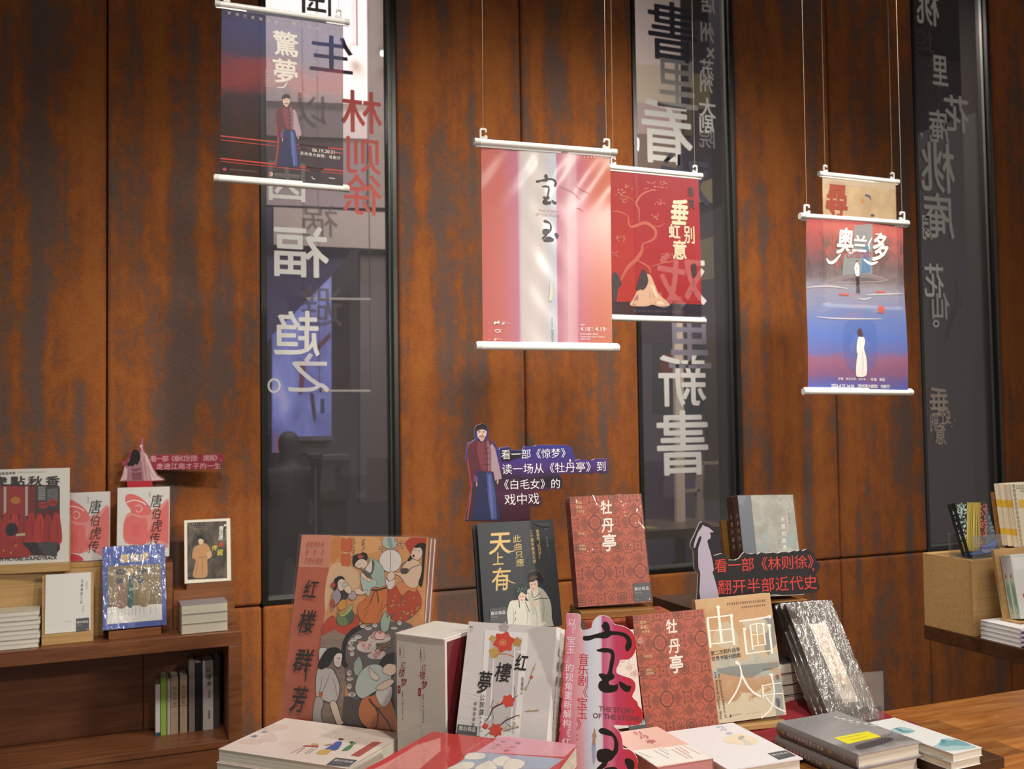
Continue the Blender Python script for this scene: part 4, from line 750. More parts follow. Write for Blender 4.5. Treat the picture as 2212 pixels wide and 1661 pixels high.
def stand(label, pose, W, T, zs, m, hb=.6, lip=.008, pad=.012, x=0):
    lean = math.asin(max(-1, min(1, pose.b[2]*-1))); yaw = math.atan2(pose.e1[1], pose.e1[0]); e1 = np.array([math.cos(yaw), math.sin(yaw), 0]); bk = np.array([-math.sin(yaw), math.cos(yaw), 0])
    z0 = pose.p[2]; top = z0-(T+.002)*math.sin(abs(lean))-.0006; p = pose.p.copy(); p[2] = zs+.0004; p = p+e1*x
    root = empty('book_stand', Pose(p, e1, (0, 0, 1)).M); tag(root, label, 'book stand')
    MB().box(-W/2, W/2, -pad, T+pad+.01, 0, top-zs-.0004, m).build('base', root, .001)
    if hb:
        c, s_ = math.cos(lean), math.sin(lean); y0 = T/c+.001; z1 = top-zs; h = pose.H*hb
        mb = MB(); mb.prism([(0, 0), (.01, 0), (.01+h*math.tan(lean), h), (h*math.tan(lean), h)], 0, 1, m); o = mb
        vs = [(-W/2+v[1]*W, y0+v[0], z1+v[2]) for v in mb.v]; mb.v = vs; mb.build('backrest', root, .0008)
    return root
def sticker(a, q, small=True):      # the grey display-copy sticker
    g = mat('#55565a', .5); a.poly(g, q); q = [np.array(p, float) for p in q]; U = q[1]-q[0]; V = q[3]-q[0]
    f = lambda u, v: tuple(q[0]+U*u+V*v)
    a.txt('#e8e6e2', '展示商品', f(.17, .3), f(.83, .3), 'h', k=.98, bold=.004)
    if small: a.dashes('#c9c7c4', f(.07, .55), f(.5, .55), 6, .9); a.dashes('#c9c7c4', f(.07, .67), f(.6, .67), 9, .35); a.dashes('#c9c7c4', f(.07, .92), f(.25, .92), 3, .6); a.poly('#c9c7c4', [f(.86, .95), f(.9, .82), f(.94, .95)])
def sc(t, s): p = CAM+(np.array(t[:3])-CAM)*s; return (*p, t[3], t[4], t[5], t[6]*s, t[7]*s)

# --- large picture album with banquet ladies
def art_album(a, W, H):
    a.crop = J_; h = W/2
    a.poly('#df9f66', [(405, 128), (1128, 140), (1100, 640), (1050, 1640), (262, 1545)])
    a.poly('#c4674c', [(180, 122), (407, 124), (268, 1545), (20, 1520)]); a.poly('#d98f76', [(180, 122), (407, 124), (383, 366), (158, 362)])
    a.clip = (-h+.0003, h-.0003, .0003, H-.0003)
    a.crop = W_
    a.blob('#e6be96', [(290, 480), (420, 420), (600, 500), (660, 640), (560, 760), (330, 760), (250, 1000), (230, 800)]); a.blob('#e9ad72', [(560, 120), (850, 120), (900, 240), (800, 300), (560, 330)]); a.blob('#d98a4e', [(330, 120), (430, 110), (430, 300), (320, 430), (300, 330)])
    for q in ([(440, 130), (545, 130), (556, 200), (545, 282), (440, 276), (430, 200)], [(437, 312), (525, 312), (534, 380), (520, 458), (440, 452), (424, 380)]): a.blob('#d5683f', q); a.line('#5a3a2c', 3, q, closed=True)
    for x, y in ((490, 120), (480, 300), (478, 465)): a.poly('#e0b890', [(x-26, y-8), (x+26, y-8), (x+22, y+8), (x-22, y+8)])
    ink = '#4a3a32'; rnd = random.Random(5)
    a.loop(10)
    for cx, cy0, cy1 in ((690, 110, 270), (575, 120, 350)):
        for i in range(16): y = cy0+(cy1-cy0)*i/16; a.line(ink, 3, [(cx+rnd.uniform(-18, 18), y), (cx+rnd.uniform(-26, 26), y+14), (cx+rnd.uniform(-20, 20), y+24)])
    a.done()
    def ob(c, q, o=ink, w=3.2): a.blob(c, q); a.line(o, w, q, closed=True)
    sk = '#ecd2be'
    ob('#b9c2bc', [(940, 110), (1060, 105), (1100, 180), (1060, 240), (980, 250), (920, 200)]); a.blob('#8fa8a4', [(980, 120), (1030, 130), (1040, 240), (1000, 230)])
    for x, y in ((1080, 150), (1120, 200), (1160, 230), (900, 240), (930, 270), (1100, 260), (1150, 170)): ob('#d8a090', [(x-20, y), (x, y-18), (x+20, y), (x, y+18)])
    a.poly('#bf4630', [(1185, 180), (1262, 104), (1460, 106), (1455, 220), (1320, 205), (1258, 312)])
    ob('#ece2dc', [(1018, 258), (1110, 295), (1152, 390), (1115, 490), (1018, 532), (922, 490), (884, 390), (925, 295)], ink, 4); a.line(ink, 6, [(1012, 262), (1020, 400), (1020, 530)])
    ob('#c24c30', [(990, 740), (1085, 700), (1160, 820), (1225, 765), (1330, 735), (1395, 880), (1372, 970), (1200, 1112), (1030, 1085), (975, 930)]); ob('#e08a5c', [(1090, 690), (1150, 640), (1300, 690), (1340, 690), (1310, 770), (1230, 750), (1165, 815), (1120, 760)])
    ob('#ecc8ac', [(1180, 440), (1250, 380), (1340, 390), (1400, 470), (1422, 560), (1350, 690), (1290, 722), (1215, 690), (1150, 600), (1092, 560), (1030, 560), (1040, 530), (1130, 530)])
    a.blob('#5a4638', [(1140, 500), (1200, 480), (1250, 510), (1210, 550), (1150, 550)]); a.line('#7a6a6a', 12, [(1210, 400), (1160, 440), (1140, 510)]); a.line('#9a8a8a', 14, [(1370, 440), (1270, 480), (1230, 530)])
    ob(sk, [(985, 560), (1030, 520), (1070, 560), (1050, 620), (1010, 640), (980, 600)]); ob('#e8dcd4', [(960, 600), (1000, 640), (1060, 620), (1080, 600), (1060, 700), (1010, 740), (970, 700)])
    ob(sk, [(1262, 330), (1290, 250), (1330, 220), (1390, 250), (1398, 320), (1350, 385), (1300, 372), (1278, 360)]); a.blob('#3a2420', [(1282, 330), (1300, 318), (1306, 350), (1290, 352)]); a.line(ink, 4, [(1300, 265), (1330, 268)]); a.line(ink, 4, [(1345, 280), (1372, 270)])
    a.blob('#1c1a1e', [(1305, 235), (1345, 190), (1420, 182), (1460, 240), (1450, 380), (1430, 520), (1395, 700), (1370, 690), (1352, 660), (1388, 540), (1395, 420), (1402, 300), (1380, 240), (1340, 240)]); a.blob('#1c1a1e', [(1262, 330), (1275, 370), (1245, 400), (1222, 392)])
    a.loop(16)
    for i in range(26): x, y = 1020+rnd.uniform(0, 330), 800+rnd.uniform(0, 280); a.ell('#c8a468' if i % 3 else '#6a6a5c', x, y, 14, 12, 7); a.ell('#7a3a2c', x, y, 5, 5, 5)
    a.done()
    # bending lady
    ob('#d6793f', [(780, 700), (860, 722), (970, 680), (986, 770), (978, 900), (915, 1010), (922, 1128), (720, 1142), (655, 1090), (628, 1000), (640, 910), (720, 850)])
    ob('#a9bcb0', [(760, 370), (830, 382), (905, 435), (945, 520), (952, 620), (960, 690), (860, 715), (790, 700), (800, 600), (730, 550), (672, 500), (690, 480), (740, 520), (800, 520)]); a.blob('#5f625a', [(800, 385), (830, 420), (815, 520), (770, 590), (735, 570), (675, 505), (700, 500), (780, 540), (800, 470)]); a.blob('#e8d8cc', [(735, 470), (790, 400), (800, 470), (780, 535), (720, 500)])
    ob('#b7cac4', [(662, 545), (700, 540), (740, 610), (800, 610), (855, 640), (840, 700), (790, 720), (770, 810), (730, 800), (690, 740), (668, 650)]); ob(sk, [(665, 560), (700, 545), (735, 590), (790, 620), (770, 650), (720, 620), (690, 600)]); ob(sk, [(590, 750), (640, 720), (690, 760), (740, 740), (735, 770), (680, 800), (610, 790)])
    a.line('#3a332c', 16, [(795, 742), (870, 745), (975, 715)]); a.line('#3a332c', 10, [(850, 750), (870, 820), (875, 895)]); a.line('#3a332c', 9, [(840, 750), (800, 830), (780, 900)])
    ob(sk, [(585, 440), (610, 400), (670, 372), (730, 385), (745, 440), (715, 480), (660, 485), (610, 470)]); a.line(ink, 4, [(640, 440), (668, 428)]); a.line(ink, 4, [(610, 455), (628, 448)]); a.blob('#b05048', [(662, 478), (680, 472), (678, 488)])
    a.blob('#1c1a1e', [(566, 400), (572, 350), (610, 318), (660, 308), (690, 292), (735, 310), (748, 350), (735, 392), (690, 375), (640, 385), (605, 420), (590, 462), (572, 440)]); a.blob('#b5503f', [(630, 330), (660, 318), (700, 340), (690, 362), (650, 370), (628, 355)])
    for q in ([(690, 1000), (760, 930), (800, 850)], [(850, 1100), (900, 980), (930, 880)], [(700, 1100), (720, 1040), (770, 960)]): a.line('#8a4424', 4, q, taper=True)
    # girl with bowl
    ob('#c4492f', [(225, 1150), (330, 1050), (400, 1162), (560, 1140), (590, 1030), (655, 1110), (570, 1230), (440, 1298), (370, 1240), (230, 1310), (200, 1250)])
    ob('#3a3632', [(400, 780), (470, 720), (510, 760), (500, 840), (440, 880), (395, 850)]); ob('#a99ca8', [(330, 780), (380, 730), (430, 800), (410, 880), (360, 930), (310, 1000), (320, 900)]); ob('#b8a8b0', [(520, 800), (580, 760), (612, 800), (590, 860), (530, 850)])
    ob('#c0553f', [(305, 880), (340, 860), (358, 920), (320, 960)]); ob('#d99c4c', [(388, 930), (440, 860), (492, 872), (480, 955), (420, 990)]); ob('#4f6a5c', [(480, 1000), (560, 985), (586, 1080), (520, 1145), (478, 1080)]); ob('#7e8a5a', [(376, 1050), (470, 1050), (515, 1150), (410, 1168)]); ob('#aab56c', [(376, 990), (450, 1030), (560, 905), (562, 970), (500, 1040), (430, 1062)])
    ob(sk, [(395, 640), (440, 610), (478, 630), (480, 700), (450, 750), (410, 750), (392, 700)]); a.line(ink, 4, [(410, 662), (436, 656)]); ob('#bccdc2', [(440, 690), (470, 650), (505, 660), (512, 700), (470, 720)]); ob(sk, [(470, 720), (520, 690), (560, 740), (530, 790), (480, 760)])
    a.blob('#1c1a1e', [(338, 690), (350, 620), (400, 580), (452, 585), (478, 625), (430, 612), (395, 640), (385, 690), (372, 740), (345, 752)]); a.blob('#b5503a', [(305, 680), (330, 655), (362, 670), (355, 712), (320, 712)])
    # table, dishes
    a.crop = J_
    a.poly('#9a8579', [(330, 880), (430, 830), (520, 880), (500, 1330), (470, 1560), (262, 1545), (300, 1150), (322, 960)])
    a.loop(6)
    for i in range(12):
        for j in range(9):
            x, y = 330+i*15-j*3, 900+j*72
            if x < 490: a.line('#6e584e', 2.5, [(x, y), (x+8, y+22), (x, y+44)], False)
    a.done(); a.poly('#554a48', [(500, 1330), (620, 1330), (1000, 1280), (1045, 1640), (480, 1570)])
    a.blob('#6f6362', [(520, 920), (600, 830), (760, 780), (1000, 790), (1050, 1000), (1000, 1300), (700, 1340), (560, 1340), (510, 1200), (505, 1020)]); a.line('#262022', 34, [(650, 800), (560, 850), (505, 930), (495, 1060), (520, 1110)])
    for x, y, rx, ry in ((640, 805, 20, 14), (682, 822, 26, 12), (730, 800, 18, 14), (605, 885, 26, 14), (575, 905, 22, 14), (550, 930, 18, 20), (555, 970, 26, 16), (560, 1010, 16, 20), (540, 1155, 18, 22), (545, 1200, 26, 14), (540, 1255, 18, 20), (560, 1315, 30, 18), (915, 780, 16, 18), (875, 820, 24, 10)): a.ell('#dcd8d2', x, y, rx, ry, 12); a.ell('#b8a49c', x, y-ry*.3, rx*.7, ry*.45, 10)
    def tea(q): a.blob('#a6bbae', q); a.line(ink, 3, q, closed=True)
    tea([(775, 760), (812, 690), (822, 740), (850, 720), (835, 820), (812, 848), (780, 835)]); tea([(575, 1080), (612, 1030), (630, 1060), (640, 1120), (610, 1175), (580, 1160), (570, 1110)])
    a.loop(40)
    for cx, cy, rx, ry in ((765, 880, 85, 45), (670, 945, 75, 52), (745, 1010, 70, 34)):
        a.ell('#d4ccc6', cx, cy+16, rx, ry*.8)
        for i in range(24): t = rnd.uniform(0, 6.28); r = rnd.uniform(0, .8); a.ell(('#dfb0aa', '#e6c6c0', '#cf8a80')[i % 3], cx+rx*r*math.cos(t), cy+ry*r*math.sin(t), 14, 13, 9)
    a.done(); ob('#e8c8c0', [(735, 860), (770, 835), (805, 860), (800, 900), (740, 900)]); a.blob('#cf7a62', [(755, 850), (772, 836), (790, 850), (772, 865)])
    for i in range(16): a.ell(('#b04a3c', '#7a8a5c')[i % 2], 810+rnd.uniform(-45, 45), 950+rnd.uniform(-30, 30), 9, 8, 7)
    for i in range(9): a.ell('#c0503c', 560+rnd.uniform(-14, 20), 880+i*55, 6, 6, 6)
    # lower ladies
    ob('#d2cac6', [(322, 970), (380, 975), (360, 1020), (318, 1060)]); ob('#cfc8c6', [(305, 1130), (400, 1120), (432, 1150), (470, 1250), (452, 1355), (400, 1375), (335, 1350), (295, 1330)]); ob('#b9aeaa', [(290, 1340), (350, 1360), (330, 1460), (345, 1540), (270, 1530)]); ob(sk, [(398, 1380), (442, 1370), (482, 1495), (500, 1530), (455, 1540), (430, 1490)])
    ob('#e8d8d0', [(428, 1030), (470, 995), (490, 1020), (486, 1070), (470, 1112), (432, 1095)]); a.line(ink, 4, [(452, 1042), (476, 1044)]); a.blob('#1c1a1e', [(306, 1105), (330, 1040), (380, 975), (450, 965), (486, 1005), (450, 1010), (420, 1050), (395, 1090), (340, 1128)]); a.blob('#cc6a44', [(312, 1300), (345, 1295), (340, 1330), (318, 1328)])
    for q in ([(400, 1150), (370, 1230), (330, 1320)], [(420, 1190), (440, 1260), (450, 1330)], [(340, 1180), (330, 1260), (312, 1300)]): a.line(ink, 3, q, taper=True)
    ob('#d27b46', [(640, 1350), (720, 1320), (800, 1290), (870, 1400), (900, 1640), (690, 1572), (612, 1470)]); ob('#c5cfca', [(600, 1200), (640, 1130), (710, 1090), (780, 1100), (830, 1170), (860, 1170), (830, 1240), (740, 1290), (640, 1345), (588, 1290)]); ob('#e8d6ca', [(690, 1110), (720, 1140), (770, 1190), (740, 1210), (700, 1180)]); ob('#dfd8d4', [(740, 1300), (790, 1240), (862, 1260), (850, 1360), (800, 1410), (760, 1370)])
    ob(sk, [(790, 1140), (820, 1090), (880, 1080), (890, 1150), (840, 1175)]); a.blob('#2a2426', [(770, 1080), (800, 1030), (850, 1005), (900, 1010), (900, 1090), (840, 1085), (800, 1100)]); ob(sk, [(740, 1270), (800, 1220), (860, 1200), (872, 1230), (800, 1280)])
    a.line('#4a3a32', 14, [(690, 1345), (720, 1390), (770, 1430)]); a.line('#4a3a32', 9, [(735, 1400), (760, 1480), (740, 1570)]); a.line('#4a3a32', 9, [(760, 1430), (830, 1520), (860, 1590)])
    a.clip = None; t = '#b8503a'
    a.txt(t, '彩色放大本', (236, 188), (345, 189), 'h', k=.92); a.txt(t, '戴敦邦', (230, 247), (345, 250), 'h', k=.42); a.txt(t, '中国人物画', (222, 307), (336, 311), 'h', k=.9)
    for ch, x, y, s_, asp in (('红', 255, 530, 125, .86), ('楼', 228, 770, 150, .85), ('群', 200, 1060, 150, .95), ('芳', 168, 1350, 165, .72)): a.txt('#2a1a16', ch, (x, y), size=s_, asp=asp, bold=.014, shear=.22)
    a.line('#2a1a16', 11, [(222, 1080), (222, 1140), (214, 1222)], taper=True)
AP = upright((.4201, -1.7682, .8904, -.7959, .2165, .0205, .3106, .3835))
al = book('picture_album', 'large orange picture album with banquet ladies, standing at left front', AP, .007, '#d98f5c', art_album, 'L', wrap=WRAP_SOFT, crop=J_, pagecol='#d8c8c4', cat='book', group=None, wpad=.004)
def plain(name, label, pose, T, cover, **k): return book(name, label, pose, T, cover, **k)
for i in (1, 2):
    q = Pose(AP.p+AP.b*.0115*i+AP.e1*.003*i, AP.e1, AP.e2, AP.W, AP.H); plain('picture_album', ['shrink-wrapped picture album directly behind the large orange front one', 'rearmost of the large picture albums standing at left front'][i-1], q, .007, '#b9908c', wrap=WRAP_SOFT, wpad=.003)
stand('low wooden stand under the large orange picture albums', AP, .28, .044, .8502, DARKW, .35)

# --- boxed set
yaw = -.93; e1 = np.array([math.cos(yaw), math.sin(yaw), 0]); bk = np.array([-math.sin(yaw), math.cos(yaw), 0]); FLc = np.array([.486, -1.927, .8506])
SP = Pose(FLc+e1*.057, e1, (0, 0, 1), .114, .2535)
sl = empty('slipcase', SP.M); tag(sl, 'white slipcase with dark red side holding two cream volumes', 'slipcase'); CR = mat('#e4e0d6', .6)
m = MB(); m.box(-.057, .057, -.003, .125, .2505, .2535, CR); m.box(-.057, .057, .0, .125, 0, .003, CR); m.box(-.057, -.0545, -.0, .125, .003, .2505, CR); m.box(.0545, .0566, 0, .125, .003, .2505, CR); m.box(-.0545, .0545, .1225, .125, .003, .2505, CR); m.build('box', sl, .0006, 1)
m = MB(); m.box(.0567, .0572, .006, .125, .0, .246, mat('#6a1420', .5)); a = Art(m, SP, (.0572, 0, 0), (0, 1, 0), crop=K_); a.dashes('#c9a0a0', (752, 450), (752, 730), 12, .5, .8, 4); m.build('red_side_panel', sl)
MB().box(-.0585, .0588, -.0042, .1265, -.0002, .2552, WRAP_SOFT).build('shrink_wrap', sl)
cream = mat('#e0dbd0', .7)
for i, (x0, x1, ch) in enumerate(((-.0543, -.0003, '下'), (.0003, .0543, '上'))):
    bp = Pose(SP.p+e1*(x0+x1)/2+np.array([0, 0, .0032]), e1, (0, 0, 1), x1-x0, .2468); rt = empty('hardcover_book', bp.M); tag(rt, ['cream volume in the white slipcase, left of the two spines', 'cream volume in the white slipcase, right of the two spines'][i], 'book', 'two cream volumes in the slipcase')
    w = (x1-x0)/2; m = MB(); m.box(-w, w, .0, .003, 0, .2468, cream); m.box(-w, -w+.0025, .003, .118, 0, .2468, cream); m.box(w-.0025, w, .003, .118, 0, .2468, cream); a = Art(m, bp, crop=K_); k = '#9c2a2a'; dx = 0 if i else -205; dy = 0 if i else -25
    for t, x, y, s_ in (('红', 395, 652, 56), ('楼', 380, 728, 74), ('梦', 400, 826, 72)): a.txt(k, t, (x+dx, y+dy), size=s_, asp=.85, bold=.01, shear=.18)
    a.blob(k, [(340+dx, 862+dy), (352+dx, 856+dy), (366+dx, 866+dy), (366+dx, 925+dy), (352+dx, 936+dy), (338+dx, 925+dy)]); a.txt('#e0dbd0', ch, (352+dx, 896+dy), size=30, asp=.7)
    g = '#8a5a54'; a.txt(g, '四大名著', (398+dx, 487+dy), (399+dx, 550+dy), 'v', k=.9, asp=.6); a.txt(g, '珍藏版', (364+dx, 487+dy), (365+dx, 544+dy), 'v', k=1, asp=.8); a.line(g, 2, [(352+dx, 575+dy), (412+dx, 579+dy)], False); a.line(g, 2, [(378+dx, 455+dy), (405+dx, 456+dy)], False)
    a.txt(g, '曹雪芹', (388+dx, 925+dy), (388+dx, 970+dy), 'v', k=1.0, asp=.7); a.txt(g, '无名氏', (390+dx, 1080+dy), (390+dx, 1130+dy), 'v', k=1, asp=.75); ring(a, g, 389+dx, 1005+dy, 6, 2.5); ring(a, g, 391+dx, 1162+dy, 6, 2.5); a.txt(g, '著', (389+dx, 1038+dy), size=18, asp=.7); a.txt(g, '续', (391+dx, 1192+dy), size=18, asp=.7)
    m.build('cover', rt); MB().box(-w+.0026, w-.0026, .0032, .116, .002, .2448, PAGES).build('pages', rt)

# --- white floral books
WP = upright(sc((.648, -2.0516, .9197, -.752, .3331, 0, .1808, .2068), .97))
def art_floral(a, W, H):
    a.crop = K_; h = W/2; rnd = random.Random(2); a.loop(30)
    for cx, cy in ((700, 700), (1700, 300), (1600, 1250), (850, 200), (780, 1250)):
        for r in range(6, 34):
            t0 = rnd.uniform(0, 6.28); pts = [(cx+r*17*math.cos(t0+i*.16), cy+r*15*math.sin(t0+i*.16)) for i in range(7)]
            L = [a.L(p) for p in pts]
            if all(-h < p[0] < h and 0 < p[1] < H for p in L): a.line('#ebe8e6', 4, pts, taper=True)
    a.done(); gy = '#c3bfbf'
    a.poly(alpha_mat('#f1efee', .9), [(1000, 278), (1435, 308), (1325, 1560), (940, 1500)]); a.poly(gy, [(1055, 335), (1372, 362), (1335, 730), (1290, 1310), (985, 1265), (1020, 800)])
    for q in ([(1300, 420), (1260, 1310)], [(1090, 560), (1050, 1180)], [(1310, 495), (1400, 500)], [(985, 1140), (1060, 1150)], [(1260, 1305), (985, 1270)], [(1200, 1310), (1190, 1450)], [(1260, 1180), (1330, 1186)]): a.line('#f4f2f0', 9, q, False)
    def flower(c, x, y, r, n=6, p=.25): a.polyL(c, catmull([a.L((x+r*(1-p*(i % 2))*math.cos(math.pi*i/n+.2), y-r*(1-p*(i % 2))*math.sin(math.pi*i/n+.2))) for i in range(2*n)], True, 3))
    flower('#c2a05c', 1095, 505, 62, 5); flower('#b98f50', 1320, 400, 52, 5); flower('#c4a464', 1075, 365, 36, 4); flower('#b0a4a8', 1190, 255, 52, 5)
    flower('#cf4a3c', 1190, 400, 112, 6); a.ell('#dd8a5c', 1180, 405, 36, 34); ring(a, '#a83a2c', 1180, 405, 20, 4)
    for q in ([(1080, 560), (1140, 520), (1220, 520), (1290, 545)], ): a.line('#c07a3c', 8, q)
    br = '#4a4240'
    for q, w_ in (([(1005, 1190), (1050, 1130), (1080, 1060), (1150, 1020), (1240, 985), (1330, 930)], 15), ([(1080, 1060), (1070, 1010), (1095, 970)], 6), ([(1300, 940), (1300, 880), (1290, 840)], 5), ([(1075, 1080), (1085, 1150), (1070, 1210)], 4), ([(1140, 1240), (1210, 1180), (1330, 1125)], 13), ([(1000, 1335), (1060, 1290), (1100, 1290)], 8), ([(1180, 1290), (1250, 1265), (1340, 1245)], 6), ([(1210, 1200), (1260, 1240), (1330, 1240)], 4), ([(1390, 1090), (1460, 1085), (1545, 1078)], 5), ([(1400, 880), (1440, 800), (1470, 700), (1510, 605)], 5)): a.line(br, w_, q, taper=True)
    flower('#cf4a3c', 1235, 985, 70, 6); flower('#d0503f', 1110, 1275, 74, 7); flower('#cf4a3c', 1005, 1235, 34, 4); flower('#cf4a3c', 1465, 748, 18, 4)
    for x, y in ((1065, 1040), (1130, 1010), (1225, 1150), (1340, 1130), (1300, 1210), (1210, 1250), (1330, 1240), (1440, 1080), (1520, 1075), (1410, 860), (1490, 660)): a.ell('#c9a45c', x, y, 11, 13, 7)
    k = '#2c2826'; a.txt(k, '红', (1365, 605), size=165, asp=.75, bold=.022, shear=.18); a.txt(k, '樓', (1185, 700), size=185, asp=.9, bold=.012, shear=.12); a.txt(k, '夢', (1000, 800), size=215, asp=.65, bold=.012, shear=.1)
    a.txt(k, '公開課', (978, 950), (970, 1095), 'v', k=.95, asp=.85, bold=.0); a.txt(k, '細論寶黛釵', (908, 1010), (888, 1218), 'v', k=.78, asp=.9, bold=.0); a.txt(k, '歐麗娟', (1378, 768), (1372, 860), 'v', k=1, asp=.7, bold=.0); ring(a, k, 1368, 908, 8, 3); a.txt(k, '第二冊', (962, 1195), (955, 1250), 'v', k=.9, asp=.7)
    for y in (1150, 1280): a.line(k, 4, [(945, y), (978, y+4)], False)
    a.dashes(k, (850, 258), (884, 262), 2, 1, .9); a.line(k, 3, [(855, 282), (880, 284)], False)
    sticker(a, [(735, 1215), (930, 1240), (920, 1345), (722, 1325)])
def sp_floral(dx):
    def f(a, T, H):
        for i, (ch, z, s_) in enumerate((('红', .78, .016), ('樓', .66, .019), ('夢', .53, .019))): a.glyphL('#3a3634', ch, 0, H*z, s_*.7, s_, (1, 0), .01, .1)
        for i, ch in enumerate('公開課細論寶黛釵'): a.glyphL('#5a5654', ch, -.001, H*(.44-.045*i), .006, .0075)
    return f
wb = book('paperback_book', 'white book with red blossoms and a grey display sticker at lower left', WP, .020, '#d6d2d0', art_floral, 'R', sp_floral(0), crop=K_, pagecol='#f2f0ec', rounded=True)
behind(wb, 1, .0215, 'second white blossom book, behind the one with the display sticker')
stand('hidden wooden stand under the two white blossom books', WP, .16, .043, .8502, OAK, .3)

# --- dark grey hardbacks
def art_tian(a, W, H):
    a.crop = I_; g = '#d8b878'
    a.txt(g, '天', (370, 1040), size=190, asp=.95, bold=.02, shear=.12); a.txt(g, '上', (355, 1170), size=110, asp=.85, bold=.012, shear=.1); a.txt(g, '有', (380, 1330), size=190, asp=.85, bold=.008, shear=.15); a.line(g, 9, [(400, 1100), (450, 1112), (488, 1105)], taper=True); a.line(g, 8, [(350, 1250), (440, 1345), (495, 1365)], taper=True); a.line(g, 6, [(400, 1330), (398, 1390), (405, 1425)], taper=True)
    a.txt(g, '此曲只應', (503, 1010), (530, 1200), 'v', k=1.0, asp=1.1, bold=.002, shear=.1); a.txt(g, '青春版《牡丹亭》', (668, 950), (690, 1155), 'v', k=1.02, asp=.9); a.txt(g, '二十週年慶演紀錄', (618, 955), (645, 1190), 'v', k=.9, asp=.85)
    a.txt('#9a968c', '白先勇', (742, 1005), (748, 1065), 'v', k=.9, asp=.8, bold=0); a.dashes('#9a968c', (753, 1085), (758, 1160), 7, .5); a.dashes('#9a968c', (725, 940), (750, 940), 2, 1)
    ov = a.clip; h = W/2; a.clip = (-h+.0003, h-.0003, .0003, H-.0003); wh = '#d8d6c8'; sh = '#b4b2a4'; fl = '#e2c0ac'
    a.blob(wh, [(570, 1450), (620, 1400), (690, 1400), (740, 1450), (775, 1530), (782, 1640), (790, 1740), (640, 1740), (620, 1560)]); a.blob('#c8c6b8', [(590, 1440), (640, 1480), (650, 1600), (610, 1600)]); a.blob(wh, [(440, 1530), (500, 1500), (560, 1500), (610, 1540), (620, 1740), (430, 1740)])
    for q in ([(700, 1450), (720, 1560), (712, 1660)], [(470, 1560), (480, 1650), (470, 1720)], [(570, 1540), (590, 1620), (580, 1700)], [(650, 1550), (665, 1640), (660, 1720)]): a.line(sh, 7, q, taper=True)
    a.line('#a88a6a', 9, [(620, 1420), (640, 1480), (690, 1440)]); a.line('#5c6a5a', 7, [(640, 1500), (690, 1486), (750, 1488)]); a.line('#3a3634', 5, [(570, 1510), (590, 1560), (605, 1595)]); a.line('#3a3634', 6, [(522, 1440), (520, 1500), (526, 1560)])
    for y in (1600, 1650): a.line('#4a4a44', 4, [(488, y-12), (494, y), (486, y+14)])
    a.blob(fl, [(603, 1360), (620, 1342), (655, 1340), (670, 1360), (668, 1400), (640, 1432), (615, 1415)]); a.blob(fl, [(512, 1460), (530, 1440), (560, 1440), (572, 1465), (565, 1500), (540, 1515), (518, 1495)]); a.blob(fl, [(630, 1520), (660, 1512), (670, 1540), (640, 1560)])
    a.blob('#2a2624', [(590, 1330), (600, 1290), (630, 1265), (680, 1268), (708, 1300), (715, 1350), (700, 1365), (670, 1330), (640, 1350), (605, 1355)]); a.line('#6a6058', 6, [(600, 1280), (640, 1262), (690, 1275), (712, 1320)]); a.blob('#5c4a3a', [(605, 1320), (640, 1305), (672, 1315), (650, 1330), (610, 1340)])
    a.blob('#2c3a34', [(492, 1440), (500, 1390), (540, 1370), (580, 1400), (585, 1450), (565, 1450), (540, 1435), (515, 1470), (500, 1480)])
    for i in range(14): a.ell('#8aa89a', 505+6*i, 1395+(i*37) % 50, 4, 4, 6)
    for x, y in ((622, 1375), (648, 1372), (530, 1468), (552, 1468)): a.ell('#3a2a28', x, y, 6, 2.5, 8)
    a.ell('#b04a44', 634, 1412, 7, 4, 8); a.ell('#b04a44', 542, 1498, 6, 3.5, 8)
    sticker(a, [(285, 1567), (420, 1553), (432, 1690), (292, 1705)]); a.clip = ov
    a.poly('#4a4b4c', [(640, 890), (765, 880), (772, 915), (700, 915)])
TPs = upright((.8166, -1.7637, 1.0515, -.1731, .2429, .0153, .175, .235))
tb_ = book('hardcover_book', 'dark grey hardback with gold writing and two white-robed opera players', TPs, .017, '#3c3f44', art_tian, 'R', hard=True, crop=I_)
behind(tb_, 1, .019, 'dark grey hardback hidden behind the gold-lettered one', dx=-.006)

